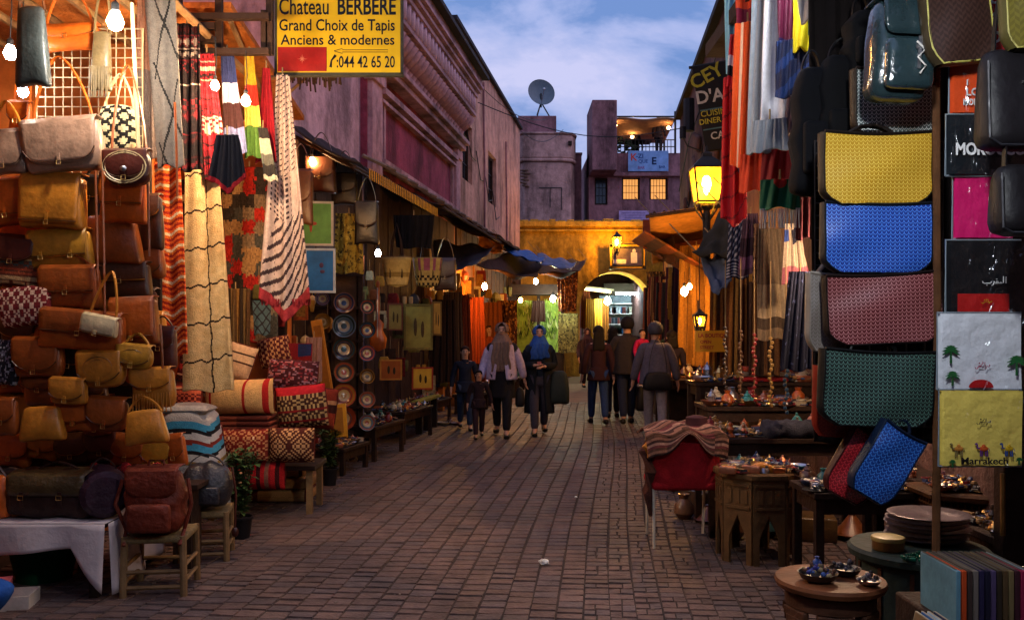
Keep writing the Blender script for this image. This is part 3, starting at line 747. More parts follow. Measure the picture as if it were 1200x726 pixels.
# leather bags. local origin: centre of the bag body, front is -y
def strap(mb, w, top, h, r=.012, y=0, sag=.04, flat=True):
    pts = []
    for i in range(15):
        q = i/14; a = PI*q; pts.append((-w*math.cos(a)*(1-.35*math.sin(a)), y+.012*math.sin(a*2), top+h*math.sin(a)**.8))
    for a, b_ in zip(pts[:-1], pts[1:]):
        pass
    vs = []; n = len(pts)
    for p in pts: vs += [(p[0]-.0, p[1]-r, p[2]), (p[0], p[1]+r, p[2]), (p[0]+(.005 if p[0] < 0 else -.005), p[1]+r, p[2]-.006), (p[0]+(.005 if p[0] < 0 else -.005), p[1]-r, p[2]-.006)]
    fs = [(i*4+k, i*4+(k+1) % 4, (i+1)*4+(k+1) % 4, (i+1)*4+k) for i in range(n-1) for k in range(4)]
    return mb.add(vs, fs)
def bagbody(mb, w, h, d, kind, r=.03, col=None):
    def fn(x, y, z, o):
        b = 1+.10*(1-z)*.5
        if kind == 'round': b *= (1-.30*max(0, -z)**2.2)*(1-.12*max(0, z)**3)
        elif kind == 'trap': b *= 1-.20*max(0, (z+1)/2)
        elif kind == 'hobo': b *= 1-.18*max(0, -z)**3
        elif kind == 'tote': b *= 1+.10*z-.22*max(0, -z-.55)
        yb = 1+.30*(1-x*x)*(1-z*z)-(.45*max(0, z) if kind in ('tote', 'hobo', 'trap') else .15*max(0, z))
        zz_ = o.z+(.03*h*math.cos(x*2.2) if z < -.8 else 0)-(.02*h*(x*x) if z > .9 else 0)
        if kind == 'oval' or kind == 'round': zz_ = o.z*(1-.10*x*x)
        return (o.x*b, o.y*yb, zz_)
    return mb.rbox((0, 0, 0), (w, d, h), min(r, d*.45), fn, k=20 if col else 4, col=col)
def flap(mb, w, h, d, top, length, ex=3.0, bulge=.012, col=None, nv=12):
    # cover that comes over the top edge and down the front
    def fn(u, v):
        a = 2*u-1; s_ = v*(length+d*.8)
        if s_ < d*.8: y = d*.4-s_; z = top+.010+.004*math.sin(PI*v)
        else:
            q = (s_-d*.8)/length; y = -d*.5-.014-bulge*math.sin(PI*q*.9)*(1-a*a*.6); z = top-.0-q*length*(1-0.0)*(1 if ex > 8 else (1-.28*abs(a)**ex))
        wd = w*(1.0 if s_ < d*.8 else 1-.05*((s_-d*.8)/length)**3)
        return (a*wd/2, y, z)
    return mb.grid(fn, 14, nv, col)
LE = {'taupe': '#9a7864', 'orange': '#c25814', 'tan': '#b26e20', 'gold': '#a67220', 'brown': '#8a4214', 'dark': '#4a2814', 'black': '#1b1715', 'darkred': '#4a1c14', 'rust': '#a44c14', 'grey': '#33393a', 'cream': '#cbb287'}
def leather(c): return mat('leather_'+c, LE.get(c, c), .38, .38, 9, .2)
def bag(label, px, py, w, h, c, kind='satchel', d=5.8, rz=0, tilt=0, ex=3, trim=None, straph=.22, strapc=None, buckles=1, fl=.6, cat='bag', group='leather bags hung on the left stall', pat=None, dep=None, name='leather_bag', tool=False, stud=False, fringe=False, rx=0):
    W_, H_ = S(w, d), S(h, d); D_ = dep or min(.11, .32*min(W_, H_)+.02); t = thing(name, label, cat, at(px, py, d), rz, group, ry=tilt, rx=rx)
    L1 = leather(c); L2 = leather(trim or c); bd = {'satchel': 'box', 'brief': 'box', 'round': 'round', 'oval': 'oval', 'trap': 'trap', 'hobo': 'hobo', 'tote': 'tote', 'pouch': 'round'}[kind]
    W_ *= 1.1; H_ *= 1.08
    mb = MB(); bagbody(mb, W_, H_, D_, bd, col=(lambda x, y, z: pat((x+1)/2, (1-z)/2)) if pat and kind in ('tote', 'trap', 'pouch', 'brief') else None)
    mb.build('body', CLOTH if pat and kind in ('tote', 'trap', 'pouch', 'brief') else L1, t)
    if kind in ('satchel', 'round', 'hobo', 'brief', 'oval'):
        f = MB(); ll = H_*fl; flap(f, W_*1.02, H_, D_*1.15, H_/2, ll, ex=ex); fo = f.build('flap', L2, t, solid=.006)
        # stitched edge
        s_ = MB(); pts = []
        for i in range(19):
            a = -1+2*i/18; q = .97; y = -D_*.575-.020; z = H_/2-q*ll*(1 if ex > 8 else (1-.28*abs(a)**ex)); pts.append((a*W_*.485, y, z+.004))
        s_.tube(pts, .0035, 4); s_.build('edge_stitching', leather('dark') if c not in ('dark', 'black') else leather('tan'), t)
        for i in range(buckles):
            x = 0 if buckles == 1 else (-.25+.5*i)*W_
            b = MB(); b.box((x, -D_*.575-.03, H_/2-ll*.92), (.018, .006, H_*.22)); bo = b.build('tab', L2, t)
            b = MB(); yy = -D_*.575-.036; zz_ = H_/2-ll*1.0; s1 = .013
            b.tube([(x-s1, yy, zz_-s1), (x+s1, yy, zz_-s1), (x+s1, yy, zz_+s1), (x-s1, yy, zz_+s1), (x-s1, yy, zz_-s1)], .0025, 4); b.build('buckle', BRASS, t)
    if tool:
        b = MB()
        for rr in (.28, .2, .1):
            b.tube([(W_*rr*math.cos(q*PI/8)*1.2, -D_*.60-.022, H_*.08+H_*rr*math.sin(q*PI/8)) for q in range(17)], .0022, 4)
        for q in range(8): b.tube([(0, -D_*.6-.022, H_*.08), (W_*.33*math.cos(q*PI/4), -D_*.60-.020, H_*.08+H_*.28*math.sin(q*PI/4))], .002, 4)
        b.build('tooled_pattern', leather('dark'), t)
    if stud:
        b = MB(); b.ball((0, -D_*.6-.03, -H_*.05), (.022, .012, .018)); b.build('metal_clasp', SILVER, t)
        for kk in (1.06, .93):
            b = MB(); b.tube([(kk*W_*.47*math.cos(q*PI/12), -D_*.6-.018, .02*H_+kk*H_*.42*math.sin(q*PI/12)*(1 if q < 13 else 1.05)) for q in range(25)], .004, 5); b.build('edge_stitching', leather('cream'), t)
    if fringe:
        b = MB()
        for i in range(14): x = -W_*.45+W_*.9*i/13; b.tube([(x, -D_*.6, -H_*.1), (x+R.uniform(-.01, .01), -D_*.62, -H_*.6)], .004, 4)
        b.build('fringe', L1, t)
    if straph:
        b = MB(); strap(b, W_*.42, H_/2-.02, straph, y=D_*.1); b.build('strap', leather(strapc or c), t)
    return t
# ================================================================ LEFT: BAG STALL
# wire display grid
t = thing('wire_grid', 'pale wire display grid hung behind the upper leather bags', 'display grid', at(105, 240, 6.05))
m = MB(); w, h = S(124, 6.05), S(206, 6.05)
for i in range(13): m.tube([(-w/2+w*i/12, 0, 0), (-w/2+w*i/12, 0, h)], .004, 4)
for i in range(19): m.tube([(-w/2, -.006, h*i/18), (w/2, -.006, h*i/18)], .004, 4)
m.build('wires', WIRE, t)
m = MB(); m.tube([(-w/2, 0, 0), (w/2, 0, 0), (w/2, 0, h), (-w/2, 0, h), (-w/2, 0, 0)], .009, 6); m.build('frame', WIRE, t)
# board that carries the lower bags
t = thing('display_board', 'dark board behind the lower rows of leather bags', 'board', (-3.12, 6.16, 0))
for k in range(10):
    m = MB(); m.box((-1.235+k*.205, 0, 1.45), (.204, .035, 1.9)); m.build('plank', DWOOD, t, bevel=.006)
m = MB(); m.tube([(-.7, -.06, 2.42), (.75, -.06, 2.42)], .02, 6); m.build('rail', DWOOD, t)
ORD6 = ['leftmost', 'second from the left', 'third from the left', 'fourth from the left', 'fifth from the left', 'rightmost']
BG = [
 ('large taupe shoulder bag with a perforated flap, top middle of the bag wall', 76, 172, 78, 56, 'taupe', 'hobo', dict(d=5.5, strapc='orange', straph=.42, fl=.86, ex=6, trim='taupe')),
 ('small plain taupe bag cut by the left edge, beside the large perforated one', 10, 180, 42, 46, 'taupe', 'hobo', dict(d=5.5, strapc='tan', fl=.85, ex=5)),
 ('round dark brown saddle bag with cream stitched border and silver clasp', 151, 198, 46, 38, 'darkred', 'round', dict(d=5.45, stud=True, straph=.55, strapc='brown', fl=.8)),
 ('cream and black geometric patterned pouch above the round saddle bag', 138, 152, 38, 54, 'cream', 'pouch', dict(d=5.7, pat=p_diamond('#d0bc90', '#1d1a18', 2, 4, .3))),
 ('bright orange satchel at the left edge under the taupe bags', 14, 238, 50, 50, 'orange', 'satchel', dict(d=5.6, fl=.8, ex=12)),
 ('orange satchel with a wide square flap below the large taupe bag', 64, 237, 62, 58, 'tan', 'satchel', dict(d=5.55, fl=.9, ex=12)),
 ('glossy orange brown satchel below the round saddle bag', 147, 234, 46, 52, 'orange', 'satchel', dict(d=5.6, fl=.62, ex=12)),
 ('golden tan briefcase with two brass buckles', 72, 293, 62, 40, 'gold', 'brief', dict(d=5.6, buckles=2, fl=.7, ex=12)),
 ('smooth brown slouchy bag without a flap, in the middle right of the bag wall', 131, 281, 62, 54, 'brown', 'trap', dict(d=5.7, strapc='dark')),
 ('woven carpet bag with red and grey zigzag bands at the left edge', 20, 307, 44, 54, 'brown', 'brief', dict(d=5.6, pat=p_kilim('#6e3c28', ['#a34a2c', '#c7a06c', '#46504a'], 7, 3, 4), fl=.5, trim='darkred')),
 ('deep red kilim bag with a pale diamond lattice', 31, 359, 52, 44, 'darkred', 'tote', dict(d=5.5, pat=p_diamond('#6a1c1e', '#c8a58c', 5, 3, .2))),
 ('dark brown satchel with a creased flap under the golden briefcase', 84, 338, 58, 46, 'brown', 'satchel', dict(d=5.55, fl=.6, ex=12)),
 ('dark olive satchel half hidden below the slouchy brown bag', 146, 330, 54, 38, 'dark', 'satchel', dict(d=5.75, fl=.5, ex=12)),
 ('long reddish brown bag with an open end under the creased satchel', 98, 388, 84, 42, 'rust', 'brief', dict(d=5.45, fl=.55, ex=12, trim='brown')),
 ('small pale tan clutch resting over the long reddish brown bag', 118, 382, 36, 20, 'cream', 'brief', dict(d=5.32, straph=.3, strapc='tan', fl=.9, tilt=.2, ex=12)),
 ('flat square chestnut satchel at the right edge of the bag wall', 159, 377, 46, 50, 'brown', 'satchel', dict(d=5.6, fl=.85, ex=12, trim='rust')),
 ('rounded dark brown bag at the left below the red kilim bag', 47, 419, 48, 42, 'brown', 'hobo', dict(d=5.5, fl=.85)),
 ('limp black bag between two rounded brown ones', 86, 423, 34, 46, 'black', 'hobo', dict(d=5.62, fl=.6)),
 ('round tan bag with an embossed star pattern in the centre of the lower rows', 121, 433, 46, 40, 'tan', 'round', dict(d=5.45, tool=True, fl=.85)),
 ('half-moon tan purse with tooled decoration at the right of the lower rows', 159, 419, 36, 26, 'gold', 'round', dict(d=5.45, tool=True, fl=.8)),
 ('small oval orange tan purse left of the embossed star bag', 82, 459, 36, 28, 'tan', 'oval', dict(d=5.4, fl=.8)),
 ('soft dark brown pouch beside the small oval purse', 51, 456, 36, 36, 'brown', 'hobo', dict(d=5.6, fl=.5)),
 ('black patterned cloth bag with white motifs at the left edge', 7, 425, 28, 50, 'black', 'tote', dict(d=5.5, pat=p_spots('#1c1a20', ['#8e8a90', '#5a5260'], .3, 14))),
 ('tan suede bag with a long fringe at the right of the lower rows', 181, 455, 42, 42, 'tan', 'hobo', dict(d=5.5, fringe=True, fl=.5)),
 ('boxy tan leather bag in the bottom row, second from the left', 50, 496, 46, 38, 'tan', 'trap', dict(d=5.42)),
 ('half seen brown bag at the left end of the bottom row', 7, 489, 26, 40, 'brown', 'hobo', dict(d=5.42, fl=.6)),
 ('rounded brown bag in the bottom row, right of the boxy tan one', 92, 487, 40, 34, 'rust', 'hobo', dict(d=5.5, fl=.7)),
 ('rounded chestnut bag in the bottom row with a small brass button', 128, 486, 40, 36, 'brown', 'round', dict(d=5.48, fl=.8)),
 ('tilted square tan bag at the right end of the bottom row', 171, 500, 44, 38, 'tan', 'trap', dict(d=5.38, tilt=-.12)),
 ('black strap bag hanging between the orange satchels', 108, 240, 26, 60, 'black', 'hobo', dict(d=5.75, fl=.4)),
 ('faded orange strap bag hanging at the left edge beside the wire grid', 24, 150, 22, 54, 'orange', 'hobo', dict(d=5.65, fl=.4, straph=.5)),
 ('shiny grey snakeskin bag hanging at the top left', 38, 55, 34, 88, 'grey', 'trap', dict(d=5.3, strapc='dark')),
 ('orange leather bag with a curved top hanging over the wire grid', 82, 46, 62, 26, 'orange', 'hobo', dict(d=5.85, fl=.5, straph=.3)),
 ('pale shaggy cream pouch hanging in front of the wire grid', 119, 72, 22, 66, '#6e5c3e', 'trap', dict(d=5.7, fringe=True, straph=.4)),
 ('orange satchel tucked behind the left edge beneath the golden briefcase', 28, 262, 46, 30, 'orange', 'satchel', dict(d=5.85, fl=.5, ex=12)),
 ('narrow brown bag hanging beside the striped orange rug', 178, 262, 24, 60, 'dark', 'hobo', dict(d=5.85, fl=.4)),
 ('maroon messenger bag in shade between the chestnut satchel and the fringe bag', 190, 408, 30, 44, 'darkred', 'satchel', dict(d=5.8, fl=.5)),
 ('dark purse hanging below the limp black bag', 112, 462, 26, 22, 'dark', 'oval', dict(d=5.7, fl=.6)),
]
rb = random.Random(31)
for q in BG:
    k = dict(q[7])
    if q[2] > 225 and 'straph' not in k: k['straph'] = 0 if rb.random() < .75 else .10
    if 'tilt' not in k: k['tilt'] = rb.uniform(-.09, .09)
    bag(q[0], q[1], q[2], q[3], q[4], q[5], q[6], **k)
FC = [('dark', 'dark brown'), ('brown', 'chestnut'), ('rust', 'rust coloured'), ('orange', 'orange'), ('gold', 'ochre'), ('tan', 'tan')]
for i in range(34):
    row, c_ = divmod(i, 6); px = 12+c_*30+(row % 2)*13; py = 262+row*44+rb.uniform(-8, 8); fc, fn_ = FC[rb.randrange(6)]
    bag('%s bag hung behind the others, %s row, %s' % (fn_, ['top', 'second', 'third', 'fourth', 'fifth', 'lowest'][row], ORD6[c_]), px, py, rb.uniform(30, 40), rb.uniform(30, 42), fc, rb.choice(['satchel', 'round', 'hobo', 'trap']), d=5.92+rb.uniform(-.03, .03), straph=0, tilt=rb.uniform(-.15, .15), fl=rb.uniform(.5, .85), group='back layer of the bag wall')
for i, (px, py, w, h, c_, l_) in enumerate(((18, 528, 34, 34, 'rust', 'rust coloured bag standing at the back left of the white table'), (52, 522, 36, 30, 'tan', 'tan bag standing behind the travel bag, left one'), (88, 526, 36, 32, 'dark', 'dark brown bag standing behind the travel bag, middle one'), (122, 522, 34, 34, 'darkred', 'oxblood bag standing behind the travel bag, right one'), (152, 528, 34, 34, 'brown', 'chestnut bag standing behind the backpack'), (184, 534, 30, 34, 'gold', 'ochre bag standing behind the round black bag'), (206, 528, 22, 34, 'rust', 'narrow rust bag between the bag wall and the striped pouf'))):
    bag(l_, px, py, w, h, c_, rb.choice(['satchel', 'hobo', 'round']), d=6.02, straph=0, tilt=rb.uniform(-.2, .2), fl=.7, group='leather bags standing at the back of the white table')
t = thing('rear_shelf', 'low dark shelf behind the white table holding leather bags', 'shelf', (-2.85, 6.03, 0)); m = MB(); m.box((0, 0, .555), (1.55, .24, .03)); m.build('board', DWOOD, t)
for x in (-.7, 0, .7): m = MB(); m.box((x, 0, .27), (.05, .2, .54)); m.build('leg', DWOOD, t)
# loose straps hanging down
for i, (px, a, b_, d) in enumerate(((112, 200, 340, 5.4), (120, 200, 370, 5.38), (172, 170, 300, 5.5), (188, 380, 440, 5.45), (205, 120, 230, 5.7))):
    m = MB(); p, q = at(px, a, d), at(px+3, b_, d); m.tube([p-p, (q-p)*.5+Vector((.01, -.02, 0)), q-p], .008, 5)
    o = m.build('leather_strap', leather('brown'), None, loc=p); tag(o, ['long brown strap dangling in the middle of the bag wall', 'second long strap dangling just right of the middle of the bag wall', 'brown strap dangling down beside the round saddle bag', 'slanting strap end at the lower right of the bag wall', 'strap hanging in front of the white berber rug'][i], 'strap')
t = thing('light_rod', 'pale wooden rod standing upright beside the white bulb', 'rod', at(164, 210, 5.6)); m = MB(); m.tube([(0, 0, 0), (-.05, 0, 1.1)], .012, 6); m.build('rod', WIRE, t)

# rugs hung beside the bags
K = cloth
K('hanging_rug', 'grey white berber rug with thin black zigzag lines hanging beside the bag wall', 'rug', at(186, -20, 5.95), S(36, 5.95), S(30, 5.95), S(215, 5.95), (lambda u, v: jit(hx('#24211f') if abs(u-(.15+.9*(v*2.3 % 1))) < .035 or abs(u-(.95-.8*(v*1.9 % 1))) < .028 else hx('#72685f'), .07)), lean=S(14, 5.95), folds=1, amp=.02, seed=3, nu=36, nv=120)
K('hanging_rug', 'salmon and grey striped rug folded behind the grey white berber rug', 'rug', at(172, -20, 6.1), S(20, 6.1), S(26, 6.1), S(205, 6.1), p_stripes([('#9b6a52', .5), ('#73625a', .5)]), folds=3, amp=.02, seed=4)
K('hanging_rug', 'black and deep red tribal rug hanging under the lattice beams', 'rug', at(219, 28, 6.45), S(28, 6.45), S(34, 6.45), S(172, 6.45), p_kilim('#1a1418', ['#5e1820', '#8a8078', '#3b1418', '#121014'], 12, 3, 8), folds=3, amp=.035, lean=S(2, 6.4), seed=5)
K('hanging_rug', 'red and cream speckled rug, second under the lattice beams', 'rug', at(242, 62, 6.6), S(16, 6.6), S(28, 6.6), S(150, 6.6), p_kilim('#6e1620', ['#c09a8a', '#211618', '#a2202a'], 14, 2, 9), folds=3, amp=.03, lean=S(12, 6.6), seed=6)
K('hanging_rug', 'blue, white and dark striped rug hanging near the second bulb', 'rug', at(266, 62, 6.8), S(14, 6.8), S(26, 6.8), S(118, 6.8), p_stripes([('#28305a', .3), ('#a9a9bc', .2), ('#39201f', .25), ('#6c7096', .25)]), folds=3, amp=.03, lean=S(10, 6.8), seed=7)
K('hanging_rug', 'yellow, green and red striped cloth hanging beside the second bulb', 'rug', at(292, 64, 7.0), S(10, 7), S(22, 7), S(120, 7), p_stripes([('#b08a1e', .3), ('#a02a1c', .2), ('#d0b24a', .2), ('#4a6a2a', .3)]), folds=2, amp=.03, lean=S(6, 7), seed=8)
K('hanging_rug', 'plain crimson cloth hanging right of the second bulb', 'cloth', at(312, 80, 7.15), S(8, 7.1), S(24, 7.1), S(112, 7.1), p_plain('#8e1620'), folds=2, amp=.03, seed=9)
K('hanging_rug', 'narrow pale fringed cloth with dark ends below the crimson cloth', 'cloth', at(308, 150, 7.0), S(10, 7), S(16, 7), S(62, 7), p_stripes([('#2b2624', .2), ('#b2a48c', .3), ('#5c5a50', .2)]), folds=2, amp=.02, lean=S(10, 7), seed=19)
K('cloth_bundle', 'dark navy cloth with a red hem bunched below the speckled rug', 'cloth', at(266, 158, 6.0), S(26, 6.0), S(44, 6.0), S(52, 6.0), (lambda u, v: jit(hx('#8e1620') if v > .9 else hx('#12121c'))), folds=3, amp=.05, notch=S(16, 6.0), seed=44)
K('berber_shawl', 'long pale berber rug with black geometric bands hanging to a red point', 'rug', at(331, 88, 7.25), S(14, 7.25), S(60, 7.25), S(262, 7.25), p_berber('#bca294', '#3a2a2c'), lean=S(4, 7.25), folds=2, amp=.05, notch=S(26, 7.25), seed=10, nu=70, nv=200, fringe=('#8e2a30', .05, 18))
K('hanging_rug', 'vivid orange and red striped rug right of the bag wall', 'rug', at(196, 190, 6.2), S(30, 6.2), S(36, 6.2), S(226, 6.2), p_stripes([('#c2521c', .3), ('#96200f', .22), ('#d8b48a', .08), ('#cf6a1e', .25), ('#3a1410', .06)], 0) if False else (lambda u, v: jit(hx(['#d8581a', '#a02410', '#d8581a', '#e0b88a', '#d0601a', '#8e1c0e'][int((v*72+u*2.2+.5*math.sin(u*9)) % 6)]))), lean=S(6, 6.2), folds=1, amp=.02, seed=11, nv=200, tilt=0)
K('hanging_rug', 'thick cream berber rug with dark wavy squares hanging to the ground', 'rug', at(236, 186, 6.65), S(38, 6.65), S(58, 6.65), S(272, 6.65), (lambda u, v: jit(hx('#2a1810') if abs(u-(.60+.012*math.sin(v*60))) < .018 or abs((v*6.2+.03*math.sin(u*23)+.25*u) % 1-.5) < .026 else mixc(hx('#e8c890'), hx('#d0a468'), .5+.5*noise.noise(Vector((u*7, v*30, 0)))), .05)), lean=S(9, 6.65), folds=1, amp=.02, seed=12, nu=60, nv=240, solid=.03)
K('hanging_rug', 'dark shaggy rug with red, tan and grey squares at the back of the rug stall', 'rug', at(292, 196, 8.7), S(66, 8.7), S(66, 8.7), S(205, 8.7), (lambda u, v: jit(hx(['#8c1c16', '#8a6a44', '#3e3e3a', '#6e5e4a', '#9a241a', '#2a231e', '#2a231e'][random.Random(int(u*5+.3*noise.noise(Vector((u*20, v*30, 1))))*31+int(v*13+.3*noise.noise(Vector((u*20, v*30, 3))))*77).randrange(7)]), .35)), folds=1, amp=.03, seed=13, nu=50, nv=90)
K('hanging_rug', 'dark red and tan medallion rug hung at the back beside the stacked cushions', 'rug', at(240, 210, 8.9), S(60, 8.9), S(60, 8.9), S(230, 8.9), p_kilim('#5c1a16', ['#a8743c', '#c09a68', '#20140f'], 16, 5, 3), folds=1, amp=.03, seed=14)
K('folded_garment', 'brown and olive striped garment hanging above the red sequin cushion', 'garment', at(276, 338, 8.2), S(34, 8.2), S(34, 8.2), S(100, 8.2), (lambda u, v: jit(hx(['#4a3520', '#7a5a2c', '#2a2018', '#645030'][int(u*9) % 4]))), folds=4, amp=.03, seed=15)
K('folded_garment', 'small blue-grey patterned bag cloth hanging beside the striped garment', 'garment', at(307, 352, 8.3), S(22, 8.3), S(18, 8.3), S(40, 8.3), p_diamond('#48606a', '#2b2a30', 2, 3, .2), folds=1, amp=.01, seed=16)
K('folded_garment', 'dark red cloth with a blue panel hanging right of the berber rug point', 'garment', at(348, 402, 8.6), S(36, 8.6), S(34, 8.6), S(32, 8.6), p_patch('#7c1a20', ['#24305e', '#7c1a20'], 2, 2, 9, .05), folds=1, amp=.02, seed=17)
K('folded_garment', 'dusky pink cloth hanging between the red cloth and the plate wall', 'garment', at(368, 395, 8.8), S(18, 8.8), S(18, 8.8), S(52, 8.8), p_plain('#8d6a60'), folds=2, amp=.02, seed=18)

# cushions
cushion('deep red sequinned cushion leaning at the back of the stack', at(254, 430, 8.15), S(36, 8.15), S(50, 8.15), .16, p_spots('#5e0f16', ['#b03038', '#8a1a22', '#d8a08a'], .25, 12), ry=.12, rx=-.15)
cushion('cream cushion with brown woven bars leaning beside the red sequinned one', at(281, 424, 8.0), S(34, 8), S(44, 8), .14, p_stripes([('#c2a07c', .24), ('#3a281f', .06), ('#c8a884', .20), ('#4a2e22', .05), ('#c2a07c', .45)]), ry=.28, rx=-.2)
t = cushion('fat cream bolster with thin red stripes on top of the stack', at(281, 465, 7.75), S(84, 7.75), S(44, 7.75), .36, (lambda u, v: jit(hx('#9c1c1a') if min(abs(u-.12), abs(u-.62)) < .022 or abs(u-.93) < .035 else hx('#c39a62'), .06)), ry=-.03)
t = thing('folded_rug', 'folded maroon brown rug under the cream bolster', 'folded rug', at(284, 494, 7.8))
m = MB(); 
for k in range(3): m.rbox((0, 0, -.045+k*.045), (S(78, 7.8)-.02*k, .34, .042), .02, col=lambda x, y, z: jit(hx('#52221a') if int((x+1)*6) % 3 else hx('#7a3a28')))
m.build('folds', CLOTH, t)
KIL = p_kilim('#6e1f18', ['#c4936a', '#a82a20', '#2a1512', '#d8b28c'], 9, 8, 21)
cushion('dark kilim cushion with small pink figures behind the red topped one', at(343, 440, 8.2), S(62, 8.2), S(40, 8.2), .18, p_spots('#401a20', ['#a86a6a', '#7c2c34', '#8e6a78'], .4, 18), ry=.06, rx=-.3)
cushion('large kilim cushion with a bright red sequin band along its top', at(354, 476, 7.9), S(62, 7.9), S(52, 7.9), .24, (lambda u, v: jit(hx('#b01f28')) if v < .2 and (v*20) % 1 > .4 else (jit(hx('#7c181a')) if .55 < v < .62 or .8 < v < .86 else p_diamond('#3c2018', '#a88a5a', 6, 8, .25)(u, v))), ry=-.10)
cushion('red diamond patterned cushion at the left of the bottom row', at(286, 521, 7.6), S(60, 7.6), S(40, 7.6), .2, p_diamond('#7e2018', '#c68a5c', 10, 6, .22, '#e0c09a'))
cushion('brown diamond patterned cushion at the right of the bottom row', at(342, 521, 7.65), S(56, 7.65), S(42, 7.65), .2, p_diamond('#481c14', '#bd9062', 8, 7, .2, '#8e2a1e'))
cushion('scarlet and black striped cushion on the ground under the diamond cushions', at(304, 556, 7.7), S(64, 7.7), S(36, 7.7), .22, (lambda u, v: jit(hx(['#8c141a', '#a81a1e', '#3a1012', '#a81a1e', '#7a5040'][int(u*14) % 5]))))
cushion('red patterned cushion half hidden behind the striped pouf', at(215, 468, 7.6), S(44, 7.6), S(40, 7.6), .2, p_kilim('#5c1a18', ['#b85a3c', '#c8a078'], 6, 5, 30), rx=-.2)
for lab, px, py, w, h, d, pt, ry in (
 ('crimson and black figured cushion wedged at the left behind the bolster', 226, 442, 40, 40, 8.5, p_kilim('#4a1216', ['#9a2c28', '#c09070', '#1c1012'], 6, 4, 51), .2),
 ('plum red cushion with pale dots between the pouf and the bottom row', 246, 516, 34, 38, 7.25, p_spots('#5c1418', ['#b07060', '#8a2a24'], .3, 14), -.15),
 ('terracotta striped cushion standing at the right end above the bench', 378, 478, 34, 50, 8.35, p_stripes([('#7a2c1c', .3), ('#b8865a', .12), ('#3a1812', .2), ('#9a3a22', .3)]), .1),
 ('dark wine cushion with a tan lattice peeping above the kilim cushions', 322, 412, 40, 36, 8.6, p_diamond('#4a161a', '#a87c54', 5, 5, .2), -.2),
 ('scarlet zigzag cushion lying in front of the scarlet striped one', 268, 560, 40, 26, 7.35, p_kilim('#7c1418', ['#c8946a', '#2c1010'], 4, 6, 52), .05)):
    cushion(lab, at(px, py, d), S(w, d), S(h, d), .17, pt, ry=ry, rx=-.12)
# bench under the cushions
t = thing('wooden_bench', 'low dark wooden bench carrying the stacked cushions', 'bench', (-2.27, 7.95, 0))
m = MB(); m.box((0, 0, .40), (1.15, .5, .04)); m.build('seat', DWOOD, t, bevel=.006)
for a in (-.52, .52):
    for b_ in (-.2, .2): m = MB(); m.box((a, b_, .19), (.05, .05, .38)); m.build('leg', LWOOD, t)
t = thing('rug_pile', 'pile of folded brown and red rugs behind the bolster', 'rug pile', (-2.35, 8.45, 0))
for k in range(7):
    m = MB(); m.rbox((R.uniform(-.03, .03), 0, .06+k*.115), (.95-.02*k, .46, .11), .045, col=lambda x, y, z, k=k: jit(hx(['#5b2418', '#7c5232', '#3a1d18', '#8c2a1c'][k % 4]) if (x*7) % 1 > .3 else hx('#9a7246'))); m.build('folded_rug', CLOTH, t)
# striped pouf
t = thing('striped_pouf', 'tall blue, white and black striped sack leaning behind the stools', 'pouf', at(227, 541, 6.75), ry=.0)
sp = [('#a8a4a0', 3), ('#3a86a8', 2), ('#171418', 1.3), ('#b8b4b0', 2), ('#7a2a20', 1.2), ('#3f8fb0', 2), ('#141216', 1), ('#b0aca8', 2), ('#8e7034', 1.2)]
tot = sum(x[1] for x in sp)
def spf(v):
    q = (v*2.05 % 1)*tot
    for c, w in sp:
        if q < w: return jit(hx(c), .05)
        q -= w
    return hx('#111')
m = MB(); w, h = S(70, 6.75), S(124, 6.75)
m.rbox((0, 0, 0), (w, .42, h), .12, lambda x, y, z, o: (o.x*(1-.16*max(0, z))+.03*math.sin(z*4)+z*-.03, o.y*(1-.3*max(0, z)), o.z-.03*x*x), k=8, col=None)
m.fc = []
for f in m.f:
    c = [sum(m.v[i][a] for i in f)/len(f) for a in range(3)]; m.fc.append(None)
m2 = MB(); m2.grid(lambda u, v: ((lambda a, z: ((.5*w*(1-.12*max(0, z)))*math.copysign(abs(math.cos(a))**.6, math.cos(a))*(1-.5*max(0, abs(z)-.85)/.15*.5)-.04*z, .21*math.copysign(abs(math.sin(a))**.6, math.sin(a))*(1-.3*max(0, z))*(1-.5*max(0, abs(z)-.85)/.15*.5), z*h/2+.02*math.sin(a*3)))(u*2*PI, 2*v-1)), 40, 60, lambda u, v: spf(1-v+.03*math.sin(u*2*PI)))
m2.add([(0, 0, h/2+.01)]+[], []); m2.build('cover', CLOTH, t)
m = MB(); pillow(m, w*.84, .30, .10, lambda u, v: spf(.02)); m.M = Matrix(); o = m.build('cap', CLOTH, t); o.rotation_euler.x = PI/2; o.location = (-.04, 0, h/2)

